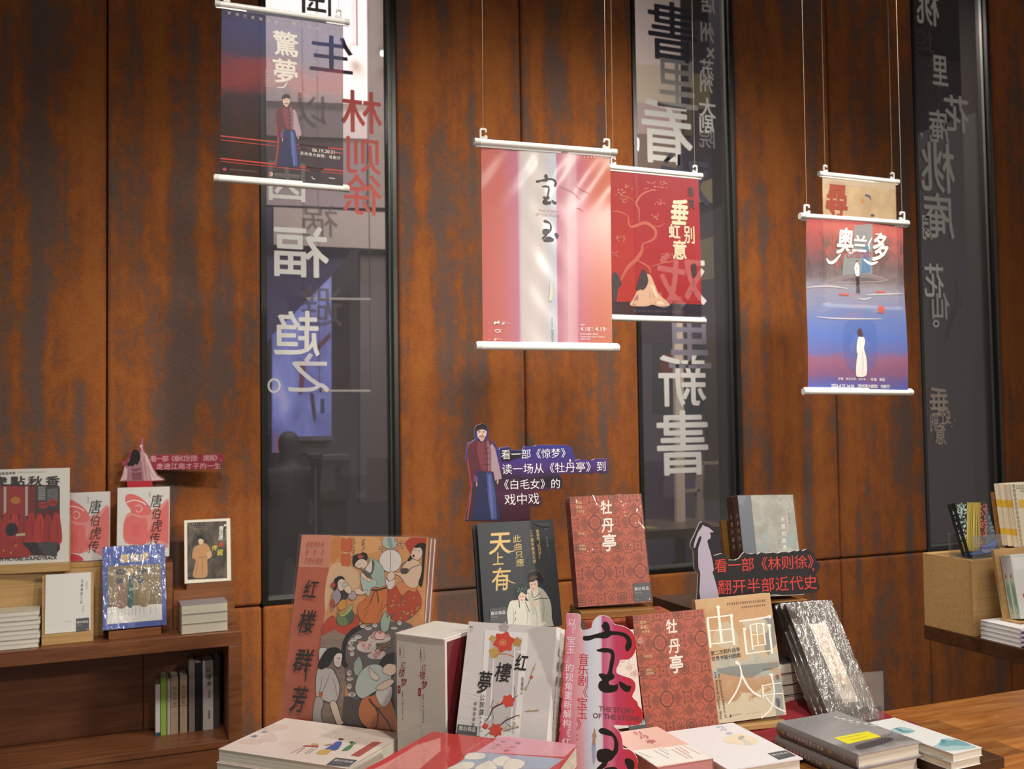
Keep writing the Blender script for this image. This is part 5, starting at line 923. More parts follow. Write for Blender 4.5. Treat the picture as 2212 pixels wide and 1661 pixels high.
# --- red patterned books
def lattice(a, W, H, seed=0):
    D = '#6a382b'; cw, ch = .0232, .0272; h = W/2; a.clip = (-h+.0002, h-.0002, .0002, H-.0002); t = .0011
    def L(w, P, c=False): a.lineL(D, w, P, c)
    for j in range(-1, int(H/ch)+2):
        for i in range(-1, int(W/cw)+2):
            x, z = -h+i*cw+.006, H-j*ch-.004; r = cw*.5
            kind = ('SHMH' if (j//2) % 2 else 'WFSF')[i % 4] if j % 2 == 0 else 'HL'[i % 2]
            if x < -h-r*.5 or x > h+r*.5 or z < -r*.5 or z > H+r*.5: continue
            k0 = a.k
            if kind == 'W':
                L(.0022, [(x+r*.92*math.cos(q*.4488), z+r*.95*math.sin(q*.4488)) for q in range(14)], True); a.polyL(D, [(x+r*.6*math.cos(q*.524), z+r*.62*math.sin(q*.524)) for q in range(12)])
                for q in range(8): L(.0011, [(x, z), (x+r*.7*math.cos(q*.785), z+r*.7*math.sin(q*.785))]); a.k = k0+3
                for q in range(8): a.lineL('#b0573f', .0009, [(x+r*.12*math.cos(q*.785+.4), z+r*.12*math.sin(q*.785+.4)), (x+r*.62*math.cos(q*.785+.4), z+r*.62*math.sin(q*.785+.4))])
            elif kind == 'F':
                for q in range(5): L(.0010, [(x+r*.42*math.cos(q*1.257+.3)+r*.3*math.cos(s), z+r*.5*math.sin(q*1.257+.3)+r*.34*math.sin(s)) for s in (0, .9, 1.8, 2.7, 3.6, 4.5, 5.4)], True)
                L(.0010, [(x+r*.18*math.cos(s), z+r*.2*math.sin(s)) for s in (0, 1.05, 2.1, 3.15, 4.2, 5.25)], True)
            elif kind == 'S':
                q = r*.72; L(.0021, [(x-q, z-q*1.1), (x+q, z-q*1.1), (x+q, z+q*1.1), (x-q, z+q*1.1)], True); q *= .72; L(.0009, [(x-q, z-q*1.1), (x+q, z-q*1.1), (x+q, z+q*1.1), (x-q, z+q*1.1)], True)
                a.polyL(D, [(x-q*.4, z), (x, z-q*.6), (x+q*.4, z), (x, z+q*.6)])
            elif kind == 'M':
                L(.0028, [(x+r*(1.12+.1*(s % 2))*math.cos(s*.3927), z+r*(1.25+.1*(s % 2))*math.sin(s*.3927)) for s in range(16)], True)
                for s in range(6): L(.0012, [(x+r*.2*math.cos(s*1.05), z+r*.2*math.sin(s*1.05)), (x+r*.5*math.cos(s*1.05+.5), z+r*.55*math.sin(s*1.05+.5)), (x+r*.8*math.cos(s*1.05), z+r*.9*math.sin(s*1.05)), (x+r*.5*math.cos(s*1.05-.3), z+r*.6*math.sin(s*1.05-.3))])
            elif kind == 'H':
                P = [(x-r*.95, z), (x, z-r*1.15), (x+r*.95, z), (x, z+r*1.15)]; L(.0010, P, True)
                for s in (-.6, -.2, .2, .6):
                    L(.0010, [(x+r*(s-1)*.475+0, z+r*1.15*(s+1)/2), (x+r*.475*(s+1), z+r*1.15*(s-1)/2)]); L(.0010, [(x+r*(s-1)*.475, z-r*1.15*(s+1)/2), (x+r*.475*(s+1), z-r*1.15*(s-1)/2)])
            else:
                for sg in (-1, 1):
                    L(.0012, catmull([(x+sg*r*.15, z-r*.35), (x+sg*r*.55, z-r*.1), (x+sg*r*.6, z+r*.3)], False, 3))
                    for s in range(3): q = (x+sg*r*(.3+.13*s), z-r*(.3-.22*s)); a.polyL(D, [q, (q[0]+sg*r*.22, q[1]-r*.02), (q[0]+sg*r*.2, q[1]+r*.14)])
            a.k = k0
            q = r*1.0
            if kind in 'WMS' or kind == 'F':
                for sx in (-1, 1):
                    for sz in (-1, 1): L(.0012 if kind != 'S' else .0020, [(x+sx*q*.98, z+sz*q*.75), (x+sx*q*.6, z+sz*q*1.2)])
            if kind == 'L': L(.0012, [(x-q, z-q*.55), (x-q*.5, z-q*1.12), (x+q*.5, z-q*1.12), (x+q, z-q*.55), (x+q, z+q*.55), (x+q*.5, z+q*1.12), (x-q*.5, z+q*1.12), (x-q, z+q*.55)], True)
            a.k = k0
    a.clip = None; a.k += 6
def art_mudan(crop, T3, small, stk, lilac):
    def f(a, W, H):
        a.crop = crop; lattice(a, W, H); w_ = '#ece4da'; g = '#d9bf8c'
        for ch, x, y, s_ in T3: a.txt(w_, ch, (x, y), size=s_, asp=.85, bold=.024, shear=.12)
        for t, p0, p1 in small: a.txt(g, t, p0, p1, 'h', k=1.05, bold=.01)
        if stk: sticker(a, stk)
    return f
def sp_mudan(a, T, H):
    for i, ch in enumerate('牡丹亭'): a.glyphL('#d8b0a0', ch, 0, H*(.80-.07*i), T*.5, T*.6, (1, 0), .01, .1)
MU = upright((.9839, -1.8765, 1.1081, -.1836, .1973, .0165, .1636, .235))
RED = mat('#b4573d', .4)
mu = book('paperback_book', 'front red patterned volume with white writing, higher of the two upright red pairs', MU, .0185, RED, art_mudan(I_, [('牡', 1217, 758, 112), ('丹', 1228, 900, 118), ('亭', 1240, 1040, 140)], [('四大', (985, 722), (1010, 722)), ('名剧', (985, 757), (1010, 757)), ('大字本', (988, 792), (1032, 794)), ('汤显祖', (1000, 968), (1035, 970)), ('徐朔方', (1008, 1065), (1045, 1066)), ('杨笑梅', (1010, 1092), (1048, 1094))], [(1427, 1368), (1562, 1358), (1582, 1502), (1440, 1513)], True), 'L', sp_mudan, crop=I_, spcol='#8a2f26', wrap=WRAP)
mb_ = plain('paperback_book', 'rear red volume behind the higher upright red patterned book', Pose(MU.p+MU.b*.021, MU.e1, MU.e2, MU.W, MU.H), .0185, '#8a2f26', spine='L', spart=sp_mudan, wrap=WRAP)
stand('wooden stand with ledge under the higher red patterned books', MU, .165, .042, 1.0832, OAK, .0, pad=.02)
ML = upright(sc((1.0727, -1.9972, .8615, -.1079, .207, .0227, .1642, .2397), .968))
book('paperback_book', 'front red patterned volume with white writing, lower and right of the pink sign', ML, .0185, RED, art_mudan(L_, [('牡', 1213, 280, 130), ('丹', 1238, 468, 135), ('亭', 1258, 645, 165)], [('四大', (918, 242), (950, 240)), ('名剧', (925, 290), (960, 288)), ('大字本', (935, 335), (990, 328)), ('汤显祖', (955, 572), (1005, 566)), ('徐明方', (975, 705), (1022, 700)), ('杨笑梅', (978, 738), (1025, 732))], None, False), 'L', sp_mudan, crop=L_, spcol='#8a2f26', wrap=WRAP_SOFT)
plain('paperback_book', 'rear red volume behind the lower upright red patterned book', Pose(ML.p+ML.b*.021, ML.e1, ML.e2, ML.W, ML.H), .0185, '#8a2f26', spine='L', spart=sp_mudan)
stand('low wooden stand under the lower red patterned books', ML, .15, .052, .8502, BEECH, .0, pad=0)
# stack of red books under the higher pair
an = math.pi/2-.15
def sp_stack(a, T, H):
    for i, ch in enumerate('牡丹亭'): a.glyphL('#e0cfc0', ch, 0, H*(.64-.10*i), T*.5, T*.55, (0, 1), .012)
    for x in (.3, .2): a.glyphL('#d8b0a0', '大', 0, H*x, T*.3, T*.3, (0, 1))
def top_stack(a, W, H): lattice(a, W, H)
names = ['topmost', 'second from the top', 'third from the top', 'fourth from the top', 'fifth from the top', 'lowest']
for i in range(6):
    ps = flat((1.118, -1.88, 1.0828-.0386*i), an, .13, .215)
    book('paperback_book', 'red patterned book lying in the stack below the higher red pair, %s' % names[i], ps, .0384, RED, top_stack if i == 0 else None, 'L', sp_stack, spcol='#9a3a2c', group='red books stacked flat behind the pink sign')

# --- beige history book
HP = upright(sc((1.2058, -2.0364, .8795, -.1196, .173, .0295, .1761, .2508), 1.012))
def hua_base():
    m, nt, N, L, B = newmat('cover_sepia_print'); n = noise(nt, coords(nt, (1, 1, 1.4)), 22, 6, .62, .5); t = nt.nodes.new('ShaderNodeTexCoord'); s = nt.nodes.new('ShaderNodeSeparateXYZ'); L.new(t.outputs['Object'], s.inputs[0])
    L.new(ramp(nt, mathn(nt, 'ADD', mathn(nt, 'MULTIPLY', s.outputs[2], 3.9), mathn(nt, 'MULTIPLY', mathn(nt, 'SUBTRACT', n, .5), .55)), [(0, '#d4c8ac'), (.16, '#cfc3a6'), (.22, '#b58a64'), (.36, '#bf9a76'), (.40, '#a9aba0'), (.48, '#b9b4a4'), (.52, '#c9ad88'), (.7, '#c19c74'), (.85, '#bf9468'), (1, '#c4a278')]), B.inputs['Base Color']); B.inputs['Roughness'].default_value = .5; return m
def art_hua(a, W, H):
    a.crop = N_; w_ = '#f1ede2'
    a.blob(alpha_mat('#d9cdb0', .7), [(300, 540), (420, 400), (520, 480), (560, 600), (540, 700), (330, 650)]); a.poly(alpha_mat('#8f9a9c', .6), [(820, 360), (925, 340), (960, 640), (880, 760), (840, 700)]); a.blob(alpha_mat('#e2dac4', .6), [(600, 400), (840, 380), (860, 520), (700, 500)])
    a.poly(alpha_mat('#8d979a', .55), [(330, 900), (600, 860), (985, 830), (990, 880), (820, 930), (700, 1000), (520, 980), (340, 940)]); a.poly(alpha_mat('#a8afac', .7), [(925, 1010), (1020, 1000), (1040, 1390), (960, 1395)]); a.blob(alpha_mat('#6a6e72', .8), [(955, 1225), (985, 1210), (1005, 1250), (1000, 1300), (975, 1310)]); a.blob(alpha_mat('#6a6e72', .6), [(950, 980), (980, 960), (995, 1000), (970, 1020)])
    for q, ww in (([(345, 240), (355, 330), (370, 480), (388, 620)], 26), ([(230, 365), (370, 350), (485, 335)], 13), ([(235, 370), (250, 520), (268, 680)], 24), ([(485, 340), (500, 480), (518, 650)], 24), ([(250, 500), (370, 492), (500, 478)], 10), ([(268, 640), (390, 628), (515, 610)], 12),
                  ([(570, 400), (720, 380), (900, 350)], 15), ([(620, 480), (635, 620), (650, 750)], 22), ([(650, 745), (780, 725), (915, 710)], 12), ([(885, 440), (900, 580), (918, 740)], 22), ([(685, 440), (700, 560), (712, 700)], 16), ([(685, 440), (760, 425), (820, 425)], 9), ([(820, 425), (835, 540), (848, 650)], 16), ([(750, 430), (760, 540), (772, 660)], 12), ([(695, 545), (770, 540), (838, 530)], 8), ([(710, 665), (780, 655), (845, 645)], 9),
                  ([(555, 830), (585, 900), (590, 1000), (540, 1140), (455, 1270)], 17), ([(590, 950), (650, 1070), (720, 1150), (800, 1195)], 22),
                  ([(905, 960), (930, 1060), (938, 1180), (900, 1330), (800, 1420)], 18), ([(812, 1070), (820, 1140), (825, 1210)], 18), ([(810, 1085), (900, 1062), (1015, 1050)], 10), ([(825, 1185), (930, 1168), (1030, 1160)], 10), ([(850, 1200), (910, 1270), (980, 1320), (1060, 1355)], 16)): a.line(w_, ww, q)
    for x, y in ((345, 245), (485, 335), (890, 345), (625, 478), (885, 440), (820, 425), (545, 832), (908, 962)): a.polyL(w_, [a.L(p) for p in ((x-26, y-4), (x+10, y-14), (x+24, y+12), (x-2, y+30))])
    k = '#4a4038'; a.txt(k, '第二次鸦片战争', (290, 738), (557, 695), 'h', k=1.02, bold=.004); a.txt(k, '世界书报刊图叙', (298, 795), (565, 757), 'h', k=1.02, bold=.004)
    a.latin(k, 'An Illustrated History of', (344, 950), (420, 1420), .8, .0); a.latin(k, 'the Second Opium War', (308, 935), (368, 1440), .8, .0)
    a.dashes(k, (440, 232), (850, 192), 18, .9, .8, 3); a.dashes(k, (590, 262), (850, 235), 12, .7, .8, 5); a.poly(k, [(465, 1410), (480, 1375), (490, 1408)]); a.dashes(k, (495, 1400), (595, 1380), 9, .9); a.dashes('#8a7c6c', (650, 1380), (800, 1355), 12, .4); a.dashes(k, (820, 918), (925, 908), 6, .9)
hb = book('paperback_book', 'beige sepia book with huge white characters below the black sign', HP, .02, hua_base(), art_hua, 'L', crop=N_, spcol='#c4a482')
stand('pale wooden stand under the beige sepia book', HP, .168, .04, .8532, BEECH, 0)

# --- brown wrapped volumes in acrylic holder
BRP = upright(sc((1.3519, -2.1888, .8998, -.1652, .6914, .0148, .1073, .2651), 1.065))
def art_brown(a, W, H):
    a.crop = N_; a.poly('#e9e4d2', [(1310, 432), (1480, 415), (1832, 1243), (1672, 1265)]); a.poly('#e8d5c2', [(1330, 445), (1470, 430), (1810, 1225), (1682, 1245)])
    q = [(1335, 450), (1466, 436), (1722, 1036), (1602, 1060)]; a.line('#b5a58c', 3, q, False, True); a.line('#b5a58c', 3, [(1612, 1085), (1736, 1062), (1806, 1222), (1688, 1240)], False, True)
    for i, ch in enumerate('清林则徐书札手稿'): p = (1445+i*33, 545+i*78); a.txt('#a08c7c', ch, p, size=62, asp=.8, bold=-.004, shear=.1)
    a.dashes('#4a4038', (1735, 1100), (1760, 1165), 4, .6)
bw = book('wrapped_volume', 'front grey-brown shrink-wrapped volume with cream title strip, in clear holder', BRP, .0155, '#6f655c', art_brown, 'L', hard=True, crop=N_, wrap=WRAP_FINE, pagecol='#b0a69a', rough=.5)
for i in (1, 2): behind(bw, i, .018, ['second grey-brown wrapped volume, directly behind the front one in clear holder', 'rearmost grey-brown wrapped volume leaning in the clear holder'][i-1], dx=-.0035, dz=.010)
def acrylic(label, pose, W, depth, hf, hb_, z):
    yaw = math.atan2(pose.e1[1], pose.e1[0]); e1 = np.array([math.cos(yaw), math.sin(yaw), 0]); p = pose.p.copy(); p[2] = z
    root = empty('acrylic_holder', Pose(p, e1, (0, 0, 1)).M); tag(root, label, 'holder'); m = MB(); t = .003
    m.box(-W/2, W/2, -.012, depth, 0, t, ACRYL); m.box(-W/2, W/2, -.015, -.012, 0, hf, ACRYL); m.box(-W/2, W/2, depth, depth+t, 0, hb_, ACRYL)
    m.build('clear_sheet', root, .0006, 1); return root
acrylic('clear acrylic holder for the grey-brown wrapped volumes', BRP, .117, .142, .125, .07, .8402)
# --- grey two-volume set
GP = upright((1.4111, -1.8637, 1.0903, -.0554, .182, -.0252, .1512, .235))
def art_grey(a, W, H):
    a.crop = M_; a.rectL('#5c636c', -W/2, -W/2+W*.235, 0, H)
    m, nt, N, L, B = newmat('cover_mottled_grey'); n = noise(nt, coords(nt, (1, 1, 1)), 26, 6, .65, .6); L.new(ramp(nt, n, [(.3, '#8d8b82'), (.5, '#9c9a90'), (.6, '#a9a79e'), (.72, '#9fb0b0')]), B.inputs['Base Color']); B.inputs['Roughness'].default_value = .45
    a.rectL(m, -W/2+W*.235, W/2, 0, H)
    for q in ([(880, 500), (940, 470), (970, 540), (900, 560)], [(830, 600), (900, 590), (960, 640), (850, 660)], [(1130, 520), (1200, 480), (1230, 600), (1140, 620)]): a.blob(alpha_mat('#b4c4c4', .5), q)
    a.txt('#e6e4dc', '天朝的崩溃', (1095, 342), (1115, 630), 'v', k=.78, asp=.85, bold=.0); a.txt('#5a5850', '茅海建著', (1155, 240), (1166, 380), 'v', k=.7, asp=.5, bold=-.006, shear=.2); a.dashes('#6f8a8a', (1045, 540), (1052, 640), 3, .8); a.poly('#6c737a', [(630, 100), (720, 100), (690, 200), (640, 180)])
def sp_grey(a, T, H):
    for i, ch in enumerate('天朝的崩溃'): a.glyphL('#c9c4bc', ch, .002, H*(.80-.075*i), T*.42, T*.5, (1, 0), .006)
    for i, ch in enumerate('鸦片战争再研究'): a.glyphL('#9a8a80', ch, -T*.22, H*(.68-.03*i), T*.18, T*.22)
gb = book('hardcover_book', 'grey mottled book with dark left band, standing behind the black sign', GP, .024, '#7c7c78', art_grey, 'L', sp_grey, hard=False, crop=M_, spcol='#4a3f3c', wrap=WRAP_SOFT)
plain('hardcover_book', 'dark-spined volume behind the grey mottled book', Pose(GP.p+GP.b*.028, GP.e1, GP.e2, GP.W, GP.H), .024, '#2e2a2a', spine='L', spart=sp_grey, wrap=WRAP_SOFT)
stand('wooden stand behind the grey mottled books', Pose(GP.p, GP.e1, GP.e2, .15, .2), .165, .064, 1.0742, OAK, .9, pad=.004)
# --- cream book behind pink sign
CP = upright(sc((1.0177, -2.02, .9, -.1, .18, .02, .142, .185), 1)); CP.p = CAM+ray(1318, 1577)*(1.897/(ray(1318, 1577)@FW))
def art_cream(a, W, H):
    a.crop = L_; rnd = random.Random(9)
    for i in range(12): x, y = 700+rnd.uniform(0, 240), 380+rnd.uniform(0, 800); a.blob(alpha_mat('#e0b4ac', .35), [(x+rnd.uniform(20, 45)*math.cos(t), y+rnd.uniform(20, 45)*math.sin(t)) for t in (0, 1.2, 2.4, 3.6, 4.8)])
    a.loop(12)
    for i in range(90): x, y = 690+rnd.uniform(0, 250), 380+rnd.uniform(0, 800); a.line('#b5a49a', 3, [(x, y), (x+10, y+6)], False)
    a.done(); a.line('#c9b4ac', 3, [(790, 370), (800, 640)], False); sticker(a, [(795, 1195), (968, 1170), (972, 1300), (798, 1318)], False)
book('paperback_book', 'pale pink-stained book half hidden behind the pink brush sign', CP, .008, '#ddd0c8', art_cream, 'R', crop=L_, pagecol='#ece6e0')
stand('wooden stand under the pale pink-stained book', CP, .13, .03, .8402, OAK, 0, pad=-.013)

# --- flat stacks
def flatbook(names, pose, T, n, gap=.0006, **k):
    r = book(label=names[0], pose=pose, T=T, **k); out = [r]
    for i in range(1, n): c = copy_tree(r); c.matrix_world = r.matrix_world @ Matrix.Translation((.003*(-1)**i, (T+gap)*i, .002*(i % 2))); c['label'] = names[i]; out.append(c)
    return out
def art_f1(a, W, H):
    a.crop = T_; rnd = random.Random(4); a.clip = (-W/2+.002, W/2-.002, .002, H-.002)
    for i in range(10): x, y = 250+rnd.uniform(0, 750), 120+rnd.uniform(0, 160); a.blob(alpha_mat(('#ead3c8', '#efe2da')[i % 2], .4), [(x+rnd.uniform(40, 110)*math.cos(t), y+rnd.uniform(14, 34)*math.sin(t)) for t in (0, 1.2, 2.4, 3.6, 4.8)])
    a.clip = None
    a.poly('#b5574f', [(575, 250), (585, 242), (670, 244), (668, 254)]); a.blob('#c8b07a', [(625, 238), (640, 230), (672, 236), (660, 244)])
    for q in ([(580, 255), (500, 292)], [(590, 255), (540, 293)], [(640, 255), (590, 294)], [(664, 254), (610, 292)]): a.line('#6a5a58', 4, q, False)
    a.blob('#4a62a8', [(765, 226), (790, 220), (806, 226), (795, 250), (770, 272), (705, 268), (740, 245)]); a.blob('#cfae6a', [(690, 268), (745, 270), (715, 296), (655, 292)]); a.blob('#b08a7c', [(705, 240), (760, 232), (750, 242), (712, 246)]); a.blob('#4a4244', [(785, 206), (800, 202), (818, 208), (800, 216)]); a.blob('#d8a898', [(795, 214), (806, 212), (804, 220), (794, 221)])
    a.blob('#5a8a5c', [(840, 246), (870, 240), (862, 258), (838, 274), (805, 276), (812, 268)]); a.blob('#6a9a6c', [(860, 230), (888, 226), (880, 238), (856, 242)]); a.blob('#4a4244', [(850, 224), (868, 220), (872, 228), (856, 232)])
    a.poly('#b25a50', [(988, 222), (1038, 226), (905, 310), (856, 302)]); a.txt('#7d8ea0', '红楼', (352, 166), (296, 190), 'h', k=.5, bold=.02)
    sticker(a, [(770, 315), (897, 330), (842, 370), (712, 358)], True)
flatbook(['pale pink book with tiny figures and display sticker, top of the left front stack', 'lower copy in the pale pink stack at left front'], flat((.438, -1.963, .9), math.atan2(.70, .71), .205, .283), .0235, 2, name='paperback_book', cover='#e6d6cc', art=art_f1, spine='R', crop=T_, spcol='#7a4a3a')
def art_f2(a, W, H):
    a.crop = K_; a.poly('#d89aa8', [(1100, 1355), (1230, 1335), (1920, 1420), (1790, 1540), (900, 1490)]); 
    a.poly('#c23a38', [(0, 1560), (480, 1290), (1120, 1360), (640, 1661), (-200, 1661)]); a.poly('#dd8f88', [(60, 1580), (330, 1420), (560, 1350), (560, 1480), (350, 1661), (-100, 1661)])
    a.poly('#9fabc0', [(900, 1490), (1790, 1560), (1640, 1661), (640, 1661)])
    for q in ([(850, 1500), (1000, 1510), (980, 1560), (800, 1560)], [(1130, 1540), (1230, 1535), (1290, 1600), (1200, 1640), (1060, 1600)], [(980, 1600), (1060, 1580), (1120, 1661), (900, 1661)], [(1250, 1560), (1400, 1590), (1340, 1661), (1180, 1661)], [(660, 1640), (780, 1590), (900, 1600), (850, 1661), (640, 1661)]): a.blob('#e4ddd0', q); a.line('#6a7080', 4, q, closed=True, taper=False)
    g = '#8a7a7c'; a.txt(g, '不完美', (1085, 1455), (1180, 1390), 'h', k=.55, bold=.006); a.txt(g, '的红楼', (1215, 1480), (1330, 1405), 'h', k=.5, bold=.006); a.dashes('#e8c4a8', (820, 1490), (1010, 1375), 9, .4, .7, 2); a.dashes('#f0d8dc', (1490, 1525), (1700, 1440), 8, .5); a.dashes('#e8c8cc', (1560, 1500), (1780, 1470), 10, .3)
e1 = np.array([.775, -.632, 0]); e2 = np.array([.632, .775, 0]); Bp = np.array([.513, -2.062, .95]); Lp = np.array([.356, -2.185, .95]); p = (Bp+e1*.27+Bp+e2*0)/1
F2P = Pose(Bp+e1*.1335-e2*.20, e1, e2, .267, .20)
flatbook(['glossy red and pink book with blue-white pattern, top of the front stack', 'middle copy in the glossy red stack at the front edge', 'lowest copy in the glossy red stack at the front edge'], F2P, .0355, 3, name='paperback_book', cover='#c23a38', art=art_f2, spine='L', crop=K_, wrap=WRAP_SOFT, wpad=.0005)
def art_f3(a, W, H):
    a.crop = X_; a.clip = (-W/2, W/2, 0, H); a.poly('#f0eee8', [(100, 600), (860, 512), (1162, 688), (340, 806)]); a.clip = None
    for ch, x, y in (('牡', 228, 372), ('丹', 300, 420), ('亭', 388, 480)): a.glyphL('#b8405c', ch, *a.L((x, y)), .022, .024, (1, -.1), .004, .2)
    a.line('#d8a09c', 3, [(415, 520), (460, 512), (510, 516), (480, 530), (430, 530)], closed=True)
    for x0, y0, x1, y1, c, n in ((210, 610, 380, 680, '#5a5a58', 9), (240, 650, 350, 722, '#9a9894', 9), (400, 585, 600, 690, '#8a8884', 12), (470, 570, 600, 640, '#5a5a58', 9), (520, 566, 600, 600, '#8a8884', 6), (630, 575, 850, 695, '#cf5a6c', 13), (680, 555, 900, 690, '#cf5a6c', 13), (730, 545, 860, 630, '#cf5a6c', 9), (790, 530, 1000, 640, '#d88a94', 12)): a.dashes(c, (x0, y0), (x1, y1), n, .7, .85, x0)
flatbook(['pale pink book with white lower band, top of the stack right of the pink sign', 'lower copy in the pink-edged stack right of the pink sign'], flat((.9195, -2.253, .9), -.01, .113, .198), .029, 2, name='paperback_book', cover='#e8c0b4', art=art_f3, spine='R', crop=X_, pagecol='#c98a88', spcol='#c98a88')
def art_f4(a, W, H):
    a.crop = X_
    for ch, x, y in (('牡', 1262, 292), ('丹', 1300, 328), ('亭', 1368, 376)): a.glyphL('#7d8fc0', ch, *a.L((x, y)), .016, .016, (1, -.1), .002, .2)
    a.txt('#7d8fc0', '牡', (1212, 298), size=22); a.blob('#ecdfc4', [(1290, 470), (1340, 420), (1440, 385), (1560, 390), (1690, 430), (1740, 470), (1680, 520), (1560, 515), (1400, 500)]); a.blob('#b5b0ac', [(1480, 430), (1520, 400), (1560, 410), (1550, 440), (1510, 460)]); a.blob('#dcd6ce', [(1510, 460), (1560, 450), (1640, 490), (1660, 520), (1580, 510)])
    for q in ([(1560, 460), (1600, 480), (1650, 515)], [(1540, 470), (1580, 500), (1600, 512)]): a.line('#9a9490', 4, q)
    a.dashes('#a8b0c8', (1480, 280), (1590, 350), 8, .3); sticker(a, [(1850, 625), (2080, 585), (2210, 655), (1995, 708)])
flatbook(['bright white book with blue writing and round cream picture, top of its stack', 'lower copy under the bright white book with blue writing'], flat((1.061, -2.292, .89), -.03, .155, .226), .0245, 2, name='paperback_book', cover='#e9e7ea', art=art_f4, spine=None, crop=X_, hard=True)
def f5_base():
    m, nt, N, L, B = newmat('jacket_grey_photo'); n = noise(nt, coords(nt, (1, 1, 1)), 16, 6, .65, .8); t = nt.nodes.new('ShaderNodeTexCoord'); s = nt.nodes.new('ShaderNodeSeparateXYZ'); L.new(t.outputs['Object'], s.inputs[0])
    L.new(ramp(nt, mathn(nt, 'ADD', mathn(nt, 'MULTIPLY', s.outputs[2], 4.4), mathn(nt, 'MULTIPLY', mathn(nt, 'SUBTRACT', n, .5), .35)), [(0, '#aaa6a8'), (.1, '#787476'), (.22, '#84807f'), (.3, '#a5a2a4'), (.5, '#989698'), (.8, '#8e8c8f'), (1, '#949295')]), B.inputs['Base Color']); B.inputs['Roughness'].default_value = .28; return m
def art_f5(a, W, H):
    a.crop = O_; h = W/2; a.clip = (-h, h, 0, H)
    a.poly('#9a989a', [(500, 335), (600, 240), (700, 210), (640, 340)]); a.blob('#4a4648', [(800, 430), (900, 400), (1060, 360), (1120, 380), (980, 430), (840, 460)])
    for i in range(9): a.line('#56524f', 5, [(880+i*28, 412-i*9), (885+i*28, 395-i*9)], False)
    a.poly('#ece22c', [(622, 362), (905, 308), (1022, 352), (742, 414)]); k = '#8a8420'
    a.latin(k, 'Real British Barbers', (690, 372), (890, 330), .75, .01); a.latin(k, 'The Opium War', (770, 382), (900, 354), .75, .01); a.dashes(k, (820, 394), (900, 376), 5, .4)
    a.txt('#e8e6e2', '英国档案里的', (640, 192), (955, 262), 'h', k=.62, bold=.03); a.txt('#e8e6e2', '鸦片战争', (665, 205), (820, 250), 'h', k=.5, bold=.02)
    for x, y, n in ((350, 245, 1), (405, 238, 2), (520, 215, 4)): a.dashes('#d8d6d2', (x, y), (x+16*n, y+8), n, .8)
    a.clip = None
def sp_f5(a, T, H):
    for i, ch in enumerate('英国档案里的鸦片战争'): a.glyphL('#d8d4d0', ch, -.001, H*(.83-.048*i), .0085, .0085, (1, 0), .012)
    for z in (.9, .30): a.polyL('#a89a50', [(-.005, H*z), (0, H*z-.006), (.005, H*z), (0, H*z+.006)])
    a.polyL('#9a9894', [(-.003, H*.12), (.003, H*.12), (.003, H*.14), (-.003, H*.14)])
flatbook(['grey hardback with yellow patch on its cover, upper of two', 'lower grey hardback under the one with the yellow patch'], flat((1.309, -2.328, .895), .05, .155, .217), .0265, 2, name='hardcover_book', cover=f5_base(), art=art_f5, spine='L', spart=sp_f5, hard=True, crop=O_, rounded=True, spcol='#7d7a7b')
def art_f6(a, W, H):
    a.crop = O_; h = W/2; a.clip = (-h, h, 0, H); c1_ = alpha_mat('#7fb4bc', .75); c2_ = alpha_mat('#5c9ca8', .8); c3_ = alpha_mat('#a8d0d4', .6)
    a.blob(c3_, [(1090, 300), (1180, 270), (1300, 300), (1260, 325), (1120, 325)]); a.blob(c2_, [(1130, 285), (1160, 282), (1240, 312), (1200, 318)]); a.blob(c1_, [(1190, 300), (1290, 305), (1230, 322)])
    a.blob(c3_, [(1380, 465), (1480, 420), (1540, 370), (1640, 375), (1800, 430), (1790, 450), (1600, 470)]); a.blob(c1_, [(1500, 425), (1540, 380), (1600, 385), (1660, 400), (1600, 430)]); a.blob(c1_, [(1640, 375), (1720, 400), (1760, 425), (1660, 430), (1610, 410)]); a.blob(c2_, [(1515, 380), (1540, 376), (1560, 400), (1530, 410)]); a.line(c3_, 10, [(1440, 462), (1600, 430), (1700, 428)], taper=True); a.line(c3_, 8, [(1350, 490), (1400, 480), (1500, 490)], taper=True)
    a.dashes('#8a8c8e', (1200, 215), (1370, 285), 9, .3); a.dashes('#8a8c8e', (1180, 230), (1230, 240), 3, .6); a.clip = None
flatbook(['white book with teal ink landscape, upper of two at the right', 'lower white copy under the teal landscape book'], flat((1.436, -2.385, .89), .06, .076, .207), .0148, 2, name='paperback_book', cover='#e8eae8', art=art_f6, spine=None, crop=O_, pagecol='#e2ddcc')
# small stack behind, between beige book and brown volumes
for i in range(4): p_ = flat((1.385, -1.926, .8545+.0245*(i+1)), .0, .14, .048); book('paperback_book', ['lowest white paperback on the red cloth beside the beige book', 'second white paperback from the bottom on the red cloth', 'third white paperback from the bottom on the red cloth', 'top white paperback of the small stack on the red cloth'][i], p_, .0235, ['#d8d4cc', '#2a2a2e', '#cfcac0', '#3a3a3e'][i], group='white paperbacks on the red cloth', spine=None)
